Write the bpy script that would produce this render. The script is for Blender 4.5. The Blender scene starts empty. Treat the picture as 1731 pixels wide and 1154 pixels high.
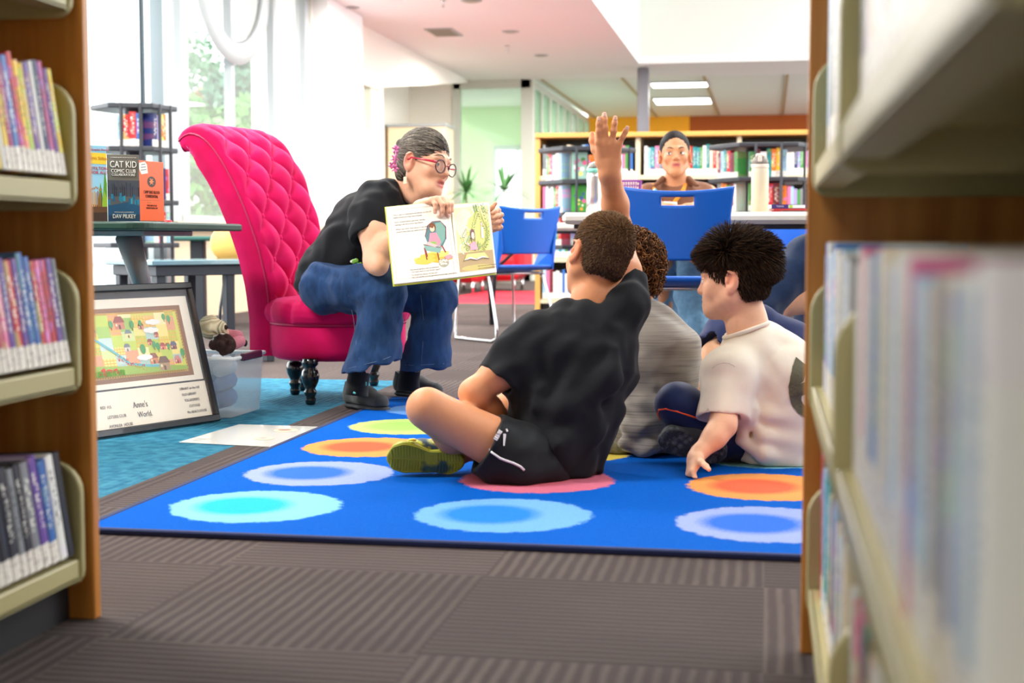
import bpy, math, random
import numpy as np
from mathutils import Vector, Matrix
C = bpy.context.scene.collection
R = math.radians
# ------------------------------------------------------------------ camera
F = 2404.0; YAW = R(10.2); PIT = R(4.1); CAM = np.array([0, 0, .61])
fw = np.array([-math.sin(YAW)*math.cos(PIT), math.cos(YAW)*math.cos(PIT), -math.sin(PIT)])
rt = np.array([math.cos(YAW), math.sin(YAW), 0.]); upv = np.cross(rt, fw)
def W(px, py, d):                      # photo pixel + distance along the view -> place in the room (metres)
    return CAM + d*(fw + rt*(px-865.5)/F - upv*(py-577)/F)
def G(px, py, z=0.):                   # photo pixel -> place on the horizontal plane z
    r = fw + rt*(px-865.5)/F - upv*(py-577)/F
    return CAM + r*((z-CAM[2])/r[2])
cd = bpy.data.cameras.new('camera'); cam = bpy.data.objects.new('camera', cd); C.objects.link(cam)
cam.location = CAM; cam.rotation_euler = (R(90)-PIT, 0, YAW)
cd.lens = 36*F/1731; cd.sensor_width = 36; cd.clip_start = .02; cd.clip_end = 300
cd.dof.use_dof = True; cd.dof.focus_distance = 4.35; cd.dof.aperture_fstop = 3.9
bpy.context.scene.camera = cam
# ------------------------------------------------------------------ world, light, exposure
sc = bpy.context.scene
sc.view_settings.view_transform = 'Standard'; sc.view_settings.look = 'None'
sc.view_settings.gamma = 1; sc.view_settings.use_curve_mapping = False
sc.view_settings.exposure = 1.42
w = bpy.data.worlds.new('overcast_sky'); sc.world = w; w.use_nodes = True
nt = w.node_tree; nt.nodes.clear()
o_ = nt.nodes.new('ShaderNodeOutputWorld'); b_ = nt.nodes.new('ShaderNodeBackground')
b_.inputs[0].default_value = (.93, .97, 1.0, 1); b_.inputs[1].default_value = 2.1
nt.links.new(b_.outputs[0], o_.inputs[0])
sc.cycles.max_bounces = 8; sc.cycles.diffuse_bounces = 5; sc.cycles.transparent_max_bounces = 12
sc.cycles.caustics_reflective = False; sc.cycles.caustics_refractive = False
sc.cycles.sample_clamp_indirect = 6
try: sc.cycles.use_denoising = True
except Exception: pass
def area(name, loc, sx, sy, power, rot=(0, 0, 0), col=(1, .97, .93)):
    l = bpy.data.lights.new(name, 'AREA'); l.shape = 'RECTANGLE'; l.size = sx; l.size_y = sy; l.energy = power; l.color = col
    o = bpy.data.objects.new(name, l); o.location = loc; o.rotation_euler = rot; C.objects.link(o); return o
def sun(name, az, el, power, ang, col):
    l = bpy.data.lights.new(name, 'SUN'); l.energy = power; l.angle = R(ang); l.color = col
    o = bpy.data.objects.new(name, l); C.objects.link(o)
    d = Vector((math.cos(el)*math.cos(az), math.cos(el)*math.sin(az), math.sin(el)))
    o.rotation_euler = d.to_track_quat('Z', 'Y').to_euler(); return o
sun('sun', R(197), R(34), 1.4, 3, (1, .95, .86))
# fill lamps added under the ceiling for brightness; most have no housing
for i, (x, y, p) in enumerate([(-2.9, 3.2, 60), (-2.9, 6.4, 60), (-2.9, 9.6, 60), (-3, 13, 60), (-.6, 15, 60), (-1.3, -.9, 15), (1.2, 23, 110), (-1.2, 23, 110), (-3, 18, 70)]):
    area('ceiling_fill_lamp', (x, y, 2.90), 1.2, .6, p)
area('well_fill_lamp', (1.0, 9.0, 4.6), 2.4, 2.0, 120)  # fill lamp added inside the light well, without a fixture
# ------------------------------------------------------------------ materials
MATS = {}
def S(r, g=None, b=None):              # sRGB 0-255 -> linear
    if g is None: r, g, b = r
    f = lambda c: (c/255/12.92) if c <= 10 else ((c/255+.055)/1.055)**2.4
    return (f(r), f(g), f(b), 1)
def mat(name, col=(.8, .8, .8, 1), rough=.6, metal=0., noise=0., nscale=40., bump=0., bscale=200., attr=False, spec=.5,
        sheen=0., sss=0., sssr=(1, .3, .15), trans=0., alpha=1., emit=0., stretch=None, coat=0.):
    if name in MATS: return MATS[name]
    m = bpy.data.materials.new(name); m.use_nodes = True; MATS[name] = m
    n = m.node_tree.nodes; L = m.node_tree.links; p = n['Principled BSDF']
    p.inputs['Base Color'].default_value = col; p.inputs['Roughness'].default_value = rough
    p.inputs['Metallic'].default_value = metal; p.inputs['Specular IOR Level'].default_value = spec
    p.inputs['Sheen Weight'].default_value = sheen; p.inputs['Coat Weight'].default_value = coat
    p.inputs['Transmission Weight'].default_value = trans; p.inputs['Alpha'].default_value = alpha
    if sss: p.inputs['Subsurface Weight'].default_value = sss; p.inputs['Subsurface Radius'].default_value = sssr; p.inputs['Subsurface Scale'].default_value = .012
    if emit: p.inputs['Emission Color'].default_value = col; p.inputs['Emission Strength'].default_value = emit
    tc = n.new('ShaderNodeTexCoord'); co = tc.outputs['Object']
    if stretch:
        mp = n.new('ShaderNodeMapping'); mp.inputs['Scale'].default_value = stretch; L.new(co, mp.inputs[0]); co = mp.outputs[0]
    src = None
    if attr:
        a = n.new('ShaderNodeVertexColor'); a.layer_name = 'Col'; src = a.outputs[0]
        L.new(src, p.inputs['Base Color'])
    if noise:
        nz = n.new('ShaderNodeTexNoise'); nz.inputs['Scale'].default_value = nscale; nz.inputs['Detail'].default_value = 4; L.new(co, nz.inputs[0])
        mr = n.new('ShaderNodeMapRange'); mr.inputs[1].default_value = .25; mr.inputs[2].default_value = .75
        mr.inputs[3].default_value = 1-noise; mr.inputs[4].default_value = 1+noise; L.new(nz.outputs[0], mr.inputs[0])
        mx = n.new('ShaderNodeVectorMath'); mx.operation = 'SCALE'; L.new(mr.outputs[0], mx.inputs['Scale'])
        if src is None:
            rgb = n.new('ShaderNodeRGB'); rgb.outputs[0].default_value = col; src = rgb.outputs[0]
        L.new(src, mx.inputs[0]); L.new(mx.outputs[0], p.inputs['Base Color'])
    if bump:
        nb = n.new('ShaderNodeTexNoise'); nb.inputs['Scale'].default_value = bscale; nb.inputs['Detail'].default_value = 3; L.new(co, nb.inputs[0])
        bp = n.new('ShaderNodeBump'); bp.inputs['Strength'].default_value = bump; bp.inputs['Distance'].default_value = .003
        L.new(nb.outputs[0], bp.inputs['Height']); L.new(bp.outputs[0], p.inputs['Normal'])
    return m
class NB:                               # tiny node builder
    def __init__(s, name):
        s.m = bpy.data.materials.new(name); s.m.use_nodes = True; s.n = s.m.node_tree.nodes; s.L = s.m.node_tree.links
        s.p = s.n['Principled BSDF']; s.tc = s.n.new('ShaderNodeTexCoord').outputs['Object']; MATS[name] = s.m
    def put(s, sock, v):
        if hasattr(v, 'is_linked') or hasattr(v, 'links'): s.L.new(v, sock)
        else: sock.default_value = v
    def math(s, op, a, b=0., c=None, clamp=False):
        k = s.n.new('ShaderNodeMath'); k.operation = op; k.use_clamp = clamp; s.put(k.inputs[0], a); s.put(k.inputs[1], b)
        if c is not None: s.put(k.inputs[2], c)
        return k.outputs[0]
    def mix(s, f, a, b):
        k = s.n.new('ShaderNodeMix'); k.data_type = 'RGBA'; s.put(k.inputs[0], f); s.put(k.inputs[6], a); s.put(k.inputs[7], b); return k.outputs[2]
    def noise(s, scale, detail=2, vec=None):
        k = s.n.new('ShaderNodeTexNoise'); k.inputs['Scale'].default_value = scale; k.inputs['Detail'].default_value = detail
        s.L.new(vec or s.tc, k.inputs[0]); return k.outputs[0]
    def xyz(s):
        k = s.n.new('ShaderNodeSeparateXYZ'); s.L.new(s.tc, k.inputs[0]); return k.outputs
    def step(s, x, a, b, o0=0., o1=1.):
        k = s.n.new('ShaderNodeMapRange'); s.put(k.inputs[0], x); k.inputs[1].default_value = a; k.inputs[2].default_value = b
        k.inputs[3].default_value = o0; k.inputs[4].default_value = o1; return k.outputs[0]
    def bump(s, h, strength=.5, dist=.003):
        k = s.n.new('ShaderNodeBump'); k.inputs['Strength'].default_value = strength; k.inputs['Distance'].default_value = dist
        s.L.new(h, k.inputs['Height']); s.L.new(k.outputs[0], s.p.inputs['Normal'])
# ------------------------------------------------------------------ mesh collecting
def frame_m(loc, x, y, z):
    m = Matrix.Identity(4)
    for i, a in enumerate((x, y, z)):
        for j in range(3): m[j][i] = a[j]
    for j in range(3): m[j][3] = loc[j]
    return m
def nrm(v): v = np.array(v, float); return v/(np.linalg.norm(v)+1e-12)
INV = {}
def make_obj(name, me, parent=None, world=True):
    o = bpy.data.objects.new(name, me); C.objects.link(o)
    if parent is not None:
        o.parent = parent
        r = parent
        while r.name not in INV and r.parent is not None: r = r.parent
        if world and r.name in INV: me.transform(INV[r.name])
    return o
class MB:
    def __init__(s): s.v = []; s.f = []; s.mi = []; s.col = []; s.c = (1, 1, 1, 1); s.k = 0; s.M = None; s.sm = []; s.smooth = False
    def add(s, vs, fs):
        b = len(s.v)
        if s.M is not None: vs = [tuple(s.M @ Vector(v)) for v in vs]
        s.v += [tuple(float(c) for c in v) for v in vs]
        for f in fs: s.f.append(tuple(b+i for i in f)); s.mi.append(s.k); s.col.append(s.c); s.sm.append(s.smooth)
    def box(s, lo, hi, M=None):
        x0, y0, z0 = lo; x1, y1, z1 = hi
        vs = [(x0,y0,z0),(x1,y0,z0),(x1,y1,z0),(x0,y1,z0),(x0,y0,z1),(x1,y0,z1),(x1,y1,z1),(x0,y1,z1)]
        if M is not None: vs = [tuple(M @ Vector(v)) for v in vs]
        s.add(vs, [(0,3,2,1),(4,5,6,7),(0,1,5,4),(1,2,6,5),(2,3,7,6),(3,0,4,7)])
    def rbox(s, lo, hi, r=.004, M=None):           # box with all edges chamfered
        lo = np.array(lo, float); hi = np.array(hi, float); r = min(r, (hi-lo).min()*.45)
        vs = []; idx = {}
        for sx in (0, 1):
            for sy in (0, 1):
                for sz in (0, 1):
                    c = np.array([(lo, hi)[sx][0], (lo, hi)[sy][1], (lo, hi)[sz][2]]); dd = np.array([1-2*sx, 1-2*sy, 1-2*sz])*r
                    for a in range(3):
                        p = c.copy()
                        for b in range(3):
                            if b != a: p[b] += dd[b]
                        idx[(sx, sy, sz, a)] = len(vs); vs.append(p)
        fs = []
        for a in range(3):
            b, c = (a+1) % 3, (a+2) % 3
            for t in (0, 1):
                q = []
                for (u, v_) in ((0,0),(1,0),(1,1),(0,1)):
                    k = [0, 0, 0]; k[a] = t; k[b] = u; k[c] = v_; q.append(idx[(*k, a)])
                fs.append(tuple(q) if t else tuple(q[::-1]))
            for u in (0, 1):                        # edges along a
                for v_ in (0, 1):
                    k0 = [0,0,0]; k1 = [0,0,0]; k0[b] = k1[b] = u; k0[c] = k1[c] = v_; k1[a] = 1
                    q = (idx[(*k0, b)], idx[(*k1, b)], idx[(*k1, c)], idx[(*k0, c)])
                    fs.append(q if (u == v_) else q[::-1])
        for sx in (0, 1):
            for sy in (0, 1):
                for sz in (0, 1):
                    q = tuple(idx[(sx, sy, sz, a)] for a in range(3)); fs.append(q if (sx+sy+sz) % 2 else q[::-1])
        if M is not None: vs = [tuple(M @ Vector(v)) for v in vs]
        s.add(vs, fs)
    def quad(s, a, b, c, d): s.add([a, b, c, d], [(0, 1, 2, 3)])
    def poly(s, pts): s.add(pts, [tuple(range(len(pts)))])
    def prism(s, pts, off):                         # polygon (3d) extruded by off
        n = len(pts); off = np.array(off); p2 = [tuple(np.array(p)+off) for p in pts]
        s.add([tuple(p) for p in pts]+p2, [tuple(range(n))[::-1], tuple(range(n, 2*n))]+[(i, (i+1) % n, n+(i+1) % n, n+i) for i in range(n)])
    def tube(s, path, rad, seg=10, cap=True, flat=1., up=None):
        P = [np.array(p, float) for p in path]; n = len(P)
        if not hasattr(rad, '__len__'): rad = [rad]*n
        rings = []; ref = np.array(up if up is not None else (0, 0, 1.))
        prev = None
        for i in range(n):
            t = nrm(P[min(i+1, n-1)]-P[max(i-1, 0)])
            if prev is None:
                a = np.cross(t, ref)
                if np.linalg.norm(a) < .1: a = np.cross(t, (1., 0, 0))
                a = nrm(a)
            else: a = nrm(prev - t*np.dot(prev, t))
            prev = a; b = np.cross(t, a)
            rings.append([P[i]+rad[i]*(a*math.cos(2*math.pi*k/seg)+flat*b*math.sin(2*math.pi*k/seg)) for k in range(seg)])
        vs = [tuple(v) for r in rings for v in r]
        fs = [(i*seg+k, i*seg+(k+1) % seg, (i+1)*seg+(k+1) % seg, (i+1)*seg+k) for i in range(n-1) for k in range(seg)]
        if cap: fs += [tuple(range(seg))[::-1], tuple((n-1)*seg+k for k in range(seg))]
        s.add(vs, fs)
    def lathe(s, prof, o=(0, 0, 0), ax=(0, 0, 1), seg=24, cap=True):
        ax = nrm(ax); a = np.cross(ax, (0, 1., 0)) if abs(ax[1]) < .9 else np.cross(ax, (1., 0, 0)); a = nrm(a); b = np.cross(ax, a); o = np.array(o, float)
        vs = []
        for r, h in prof:
            for k in range(seg):
                t = 2*math.pi*k/seg; vs.append(tuple(o+ax*h+r*(a*math.cos(t)+b*math.sin(t))))
        n = len(prof); fs = [(i*seg+k, i*seg+(k+1) % seg, (i+1)*seg+(k+1) % seg, (i+1)*seg+k) for i in range(n-1) for k in range(seg)]
        if cap: fs += [tuple(range(seg))[::-1], tuple((n-1)*seg+k for k in range(seg))]
        s.add(vs, fs)
    def grid(s, fn, nu, nv, closed_u=False, flip=False):
        vs = [tuple(fn(i/(nu if closed_u else nu-1), j/(nv-1))) for j in range(nv) for i in range(nu)]
        fs = []
        for j in range(nv-1):
            for i in range(nu if closed_u else nu-1):
                q = (j*nu+i, j*nu+(i+1) % nu, (j+1)*nu+(i+1) % nu, (j+1)*nu+i); fs.append(q[::-1] if flip else q)
        s.add(vs, fs)
    def build(s, name, mats, parent=None, smooth=False, world=True, bevel=0, subsurf=0, solid=0):
        me = bpy.data.meshes.new(name); me.from_pydata(s.v, [], s.f)
        if not isinstance(mats, (list, tuple)): mats = [mats]
        for m in mats: me.materials.append(m)
        me.polygons.foreach_set('material_index', s.mi)
        ca = me.color_attributes.new('Col', 'FLOAT_COLOR', 'CORNER')
        tot = np.array([len(f) for f in s.f]); cc = np.repeat(np.array([tuple(c)[:3]+(1,) for c in s.col], np.float32), tot, axis=0)
        ca.data.foreach_set('color', cc.ravel())
        me.polygons.foreach_set('use_smooth', [True]*len(s.f) if smooth else s.sm)
        me.update()
        o = make_obj(name, me, parent, world)
        if solid: md = o.modifiers.new('solid', 'SOLIDIFY'); md.thickness = solid; md.offset = 0
        if bevel: md = o.modifiers.new('bevel', 'BEVEL'); md.width = bevel; md.segments = 2; md.limit_method = 'ANGLE'
        if subsurf: md = o.modifiers.new('sub', 'SUBSURF'); md.levels = subsurf; md.render_levels = subsurf
        return o
def tag(o, label=None, cat=None, group=None, kind=None):
    if label: o['label'] = label
    if cat: o['category'] = cat
    if group: o['group'] = group
    if kind: o['kind'] = kind
    return o
def thing(name, label, cat, loc=(0, 0, 0), rz=0., group=None):
    o = bpy.data.objects.new(name, None); C.objects.link(o); o.empty_display_size = .05
    o.location = tuple(loc); o.rotation_euler = (0, 0, rz)
    M = Matrix.Translation(Vector(tuple(float(c) for c in loc))) @ Matrix.Rotation(rz, 4, 'Z'); INV[o.name] = M.inverted()
    return tag(o, label, cat, group)
def struct(o, label=None): o['kind'] = 'structure'; return o
def copy_tree(o, loc=None, rot=None, label=None, group=None):
    c = o.copy(); C.objects.link(c)
    for ch in o.children:
        d = ch.copy(); C.objects.link(d); d.parent = c
        for g in ch.children: e = g.copy(); C.objects.link(e); e.parent = d
    if loc is not None: c.location = loc
    if rot is not None: c.rotation_euler = rot
    if label: c['label'] = label
    if group: c['group'] = group
    return c
def text_obj(name, txt, M, size, m, parent, ext=.0004, align='CENTER', sx=1., space=1.):
    cu = bpy.data.curves.new(name, 'FONT'); cu.body = txt; cu.size = size; cu.extrude = ext; cu.align_x = align; cu.align_y = 'CENTER'
    cu.space_line = space; cu.resolution_u = 3
    t = bpy.data.objects.new('tmp', cu); C.objects.link(t)
    dg = bpy.context.evaluated_depsgraph_get(); me = bpy.data.meshes.new_from_object(t.evaluated_get(dg)); me.name = name
    bpy.data.objects.remove(t)
    if sx != 1.: me.transform(Matrix.Diagonal((sx, 1, 1, 1)))
    me.transform(M); me.materials.clear(); me.materials.append(m)
    return make_obj(name, me, parent)
random.seed(7); rnd = random.Random(11)
PAINT = mat('paint', attr=True, rough=.65)
PRINT = mat('print', attr=True, rough=.4)
# ================================================================== SMOOTH SURFACES (distance fields, meshed by surface nets)
def _rot(fr): return np.array(fr, float)
class SD:
    def __init__(s): s.ops = []                     # (kind, fn, k, centre, radius)
    def _add(s, kind, fn, k): s.ops.append((kind, fn, k)); return s
    def cap(s, a, b, ra, rb=None, k=.02, flat=None, kind='u'):
        a = np.array(a, float); b = np.array(b, float); rb = ra if rb is None else rb; ba = b-a; L2 = ba @ ba+1e-12
        n = nrm(flat[0]) if flat else None; sc_ = flat[1] if flat else 1.
        def fn(P):
            q = P-a; t = np.clip((q @ ba)/L2, 0, 1); d = q-t[..., None]*ba
            if n is not None: e = (d @ n); d = d-(e*(1-1/sc_))[..., None]*n
            return np.sqrt((d*d).sum(-1))-(ra+(rb-ra)*t)
        s._add(kind, fn, k); s.ops[-1] += (np.minimum(a-ra*max(1, sc_), b-rb*max(1, sc_)), np.maximum(a+ra*max(1, sc_), b+rb*max(1, sc_))); return s
    def chain(s, pts, rad, k=.02, flat=None, kind='u'):
        if not hasattr(rad, '__len__'): rad = [rad]*len(pts)
        for i in range(len(pts)-1): s.cap(pts[i], pts[i+1], rad[i], rad[i+1], k, flat, kind)
        return s
    def ell(s, c, r, fr=None, k=.02, kind='u'):
        c = np.array(c, float); r = np.array(r, float); Mx = np.eye(3) if fr is None else np.array(fr, float)   # rows = axes
        def fn(P):
            q = (P-c) @ Mx.T; k0 = np.sqrt(((q/r)**2).sum(-1)); k1 = np.sqrt(((q/(r*r))**2).sum(-1))+1e-9; return k0*(k0-1)/k1
        s._add(kind, fn, k); m = r.max(); s.ops[-1] += (c-m, c+m); return s
    def plane(s, o, n, k=.004):                     # keep the side the normal points away from
        o = np.array(o, float); n = nrm(n)
        s._add('i', lambda P: (P-o) @ n, k); s.ops[-1] += (None, None); return s
    def group(s, g, k=.02, kind='u'):
        def fn(P):
            D = None
            for op in g.ops: D = _apply(D, op[0], op[1](P), op[2])
            return D
        lo = np.min([o[3] for o in g.ops if o[3] is not None and o[0] == 'u'], 0); hi = np.max([o[4] for o in g.ops if o[4] is not None and o[0] == 'u'], 0)
        s._add(kind, fn, k); s.ops[-1] += (lo, hi); return s
def _apply(D, kind, d, k):
    if D is None: return d
    if kind == 'u': h = np.maximum(k-np.abs(D-d), 0)/k; return np.minimum(D, d)-h*h*k/4
    d2 = -d if kind == 's' else d
    h = np.maximum(k-np.abs(D-d2), 0)/k; return np.maximum(D, d2)+h*h*k/4
def field(s, P, extra=None):
    D = None
    for op in s.ops: D = _apply(D, op[0], op[1](P), op[2])
    return D if extra is None else D+extra(P)
def sd_mesh(s, h, extra=None, smooth=1):
    us = [o for o in s.ops if o[0] == 'u']
    lo = np.min([o[3] for o in us], 0)-.02; hi = np.max([o[4] for o in us], 0)+.02
    B = 8; bs = B*h; nb = np.ceil((hi-lo)/bs).astype(int)
    ii = np.stack(np.meshgrid(*[np.arange(n) for n in nb], indexing='ij'), -1).reshape(-1, 3)
    cen = lo+(ii+.5)*bs; half = bs*.87
    per = [op[1](cen) for op in s.ops]; D = None
    for op, d in zip(s.ops, per): D = _apply(D, op[0], d, op[2])
    act = np.abs(D) < half*1.35+.006; idx = np.where(act)[0]
    ax = np.arange(B+1); off = np.stack(np.meshgrid(ax, ax, ax, indexing='ij'), -1)
    big = nb*B+4; keys = []; verts = []; QA = []
    def key(c): return (c[:, 0]*big[1]+c[:, 1])*big[2]+c[:, 2]
    E = [((0,0,0),(1,0,0)),((0,1,0),(1,1,0)),((0,0,1),(1,0,1)),((0,1,1),(1,1,1)),((0,0,0),(0,1,0)),((1,0,0),(1,1,0)),((0,0,1),(0,1,1)),((1,0,1),(1,1,1)),((0,0,0),(0,0,1)),((1,0,0),(1,0,1)),((0,1,0),(0,1,1)),((1,1,0),(1,1,1))]
    for c0 in range(0, len(idx), 400):
        I = idx[c0:c0+400]; base = ii[I]*B
        g = base[:, None, None, None, :]+off[None]; P = lo+g*h; V = None
        for oi_, op in enumerate(s.ops):
            pc = per[oi_][I]
            if V is None: V = op[1](P); continue
            if op[0] == 'u': m = pc < D[I]+2*half*1.2+op[2]
            elif op[0] == 's': m = pc < half*1.3+op[2]
            else: m = pc > -(half*1.3+op[2])
            if m.any(): V[m] = _apply(V[m], op[0], op[1](P[m]), op[2])
        if extra is not None: V = V+extra(P)
        sg = V < 0
        cc = sum(sg[:, a:a+B, b:b+B, c:c+B].astype(np.int8) for a in (0, 1) for b in (0, 1) for c in (0, 1))
        m = (cc > 0) & (cc < 8); w_ = np.argwhere(m)
        if len(w_):
            acc = np.zeros((len(w_), 3)); cnt = np.zeros(len(w_))
            for (p, q) in E:
                va = V[w_[:, 0], w_[:, 1]+p[0], w_[:, 2]+p[1], w_[:, 3]+p[2]]; vb = V[w_[:, 0], w_[:, 1]+q[0], w_[:, 2]+q[1], w_[:, 3]+q[2]]
                x = (va < 0) != (vb < 0); t = np.where(x, va/(va-vb+1e-20), 0)
                acc += np.where(x[:, None], np.array(p)+t[:, None]*(np.array(q)-np.array(p)), 0); cnt += x
            gc = base[w_[:, 0]]+w_[:, 1:]; verts.append(lo+(gc+acc/cnt[:, None])*h); keys.append(key(gc+2))
        for a in range(3):
            sl = [slice(0, B)]*3; s2 = list(sl); s2[a] = slice(1, B+1)
            A0 = sg[(slice(None), *sl)]; A1 = sg[(slice(None), *s2)]; w_ = np.argwhere(A0 != A1)
            if not len(w_): continue
            gc = base[w_[:, 0]]+w_[:, 1:]+2; eb = np.zeros(3, int); ec = np.zeros(3, int); eb[(a+1) % 3] = 1; ec[(a+2) % 3] = 1
            q = np.stack([key(gc-eb-ec), key(gc-ec), key(gc), key(gc-eb)], 1)
            fl = ~A0[w_[:, 0], w_[:, 1], w_[:, 2], w_[:, 3]]; q[fl] = q[fl][:, ::-1]; QA.append(q)
    V = np.concatenate(verts); K = np.concatenate(keys); o = np.argsort(K); K = K[o]; V = V[o]; Q = np.concatenate(QA)
    r = np.searchsorted(K, Q); r = np.minimum(r, len(K)-1); ok = (K[r] == Q).all(1); F_ = r[ok]
    for _ in range(smooth):
        e = np.concatenate([F_[:, [i, (i+1) % 4]] for i in range(4)]); n = np.bincount(e[:, 0], minlength=len(V))
        S_ = np.stack([np.bincount(e[:, 0], V[e[:, 1], i], minlength=len(V)) for i in range(3)], 1)+np.stack([np.bincount(e[:, 1], V[e[:, 0], i], minlength=len(V)) for i in range(3)], 1)
        n2 = n+np.bincount(e[:, 1], minlength=len(V)); V = np.where(n2[:, None] > 0, .5*V+.5*S_/np.maximum(n2, 1)[:, None], V)
    return V, F_
def np_mesh(name, V, F_, mats, parent=None, col=None, smooth=True, vcol=None):
    me = bpy.data.meshes.new(name); k = F_.shape[1]
    me.vertices.add(len(V)); me.vertices.foreach_set('co', np.ascontiguousarray(V, np.float32).ravel())
    me.loops.add(F_.size); me.loops.foreach_set('vertex_index', np.ascontiguousarray(F_, np.int32).ravel())
    me.polygons.add(len(F_)); me.polygons.foreach_set('loop_start', np.arange(0, F_.size, k, dtype=np.int32))
    me.polygons.foreach_set('use_smooth', [smooth]*len(F_))
    for m in (mats if isinstance(mats, (list, tuple)) else [mats]): me.materials.append(m)
    if vcol is not None:
        ca = me.color_attributes.new('Col', 'FLOAT_COLOR', 'POINT'); c = np.ones((len(V), 4), np.float32); c[:, :3] = vcol; ca.data.foreach_set('color', c.ravel())
    me.update(); me.validate(); return make_obj(name, me, parent)
def sd_obj(name, s, h, m, parent, extra=None, colfn=None, smooth=1):
    V, F_ = sd_mesh(s, h, extra, smooth)
    if parent is not None and parent.get('zmin'): V[:, 2] = np.maximum(V[:, 2], parent['zmin'])
    return np_mesh(name, V, F_, m, parent, vcol=colfn(V) if colfn else None)
def folds(fs, amp, freq, seed=0, warp=1.2):
    """soft cloth folds running roughly along direction fs"""
    q = np.random.default_rng(seed); a = nrm(fs); o1 = nrm(np.cross(a, q.normal(size=3))); o2 = np.cross(a, o1); ph = q.uniform(0, 6, 6)
    def fn(P):
        x = P @ o1; y = P @ o2; z = P @ a
        w1 = np.sin(z*freq*.45+ph[0]+1.3*np.sin(y*freq*.5+ph[1])); w2 = np.sin(z*freq*.37+ph[2]+np.sin(x*freq*.6+ph[3]))
        return -amp*(np.sin(x*freq+warp*2*w1+ph[4])*.6+np.sin(y*freq*1.13+warp*2*w2+ph[5])*.6)
    return fn
def hair_mesh(name, P, rad, cols, mat_, parent):
    """P (N,K,3) strands -> one mesh of thin tapering three-sided tubes"""
    N, K, _ = P.shape; T = np.gradient(P, axis=1); T /= np.linalg.norm(T, axis=2, keepdims=True)+1e-9
    q = np.random.default_rng(3); ref = q.normal(size=(N, 1, 3)); A = np.cross(T, ref); A /= np.linalg.norm(A, axis=2, keepdims=True)+1e-9; Bv = np.cross(T, A)
    rr = np.array(rad)[None, :, None] if np.ndim(rad) == 1 else rad[..., None]
    V = np.stack([P+rr*(A*math.cos(t)+Bv*math.sin(t)) for t in (0, 2.094, 4.189)], 2).reshape(-1, 3)
    n = np.arange(N)[:, None, None]; k = np.arange(K-1)[None, :, None]; j = np.arange(3)[None, None, :]; b0 = (n*K+k)*3
    F_ = np.stack([b0+j, b0+(j+1) % 3, b0+3+(j+1) % 3, b0+3+j], -1).reshape(-1, 4)
    return np_mesh(name, V, F_, mat_, parent, vcol=np.repeat(cols, K*3, axis=0))
def grow(root, d0, flow, steps, step, inside, w=.35, q=None, jit=.1):
    P = [root]; d = d0.copy(); p = root.copy()
    for i in range(steps):
        fl = flow(p); d = d*(1-w)+fl*w
        if q is not None: d = d+q.normal(size=d.shape)*jit
        d /= np.linalg.norm(d, axis=1, keepdims=True)+1e-9; p = inside(p+d*step[:, None] if np.ndim(step) else p+d*step); P.append(p)
    return np.stack(P, 1)
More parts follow.
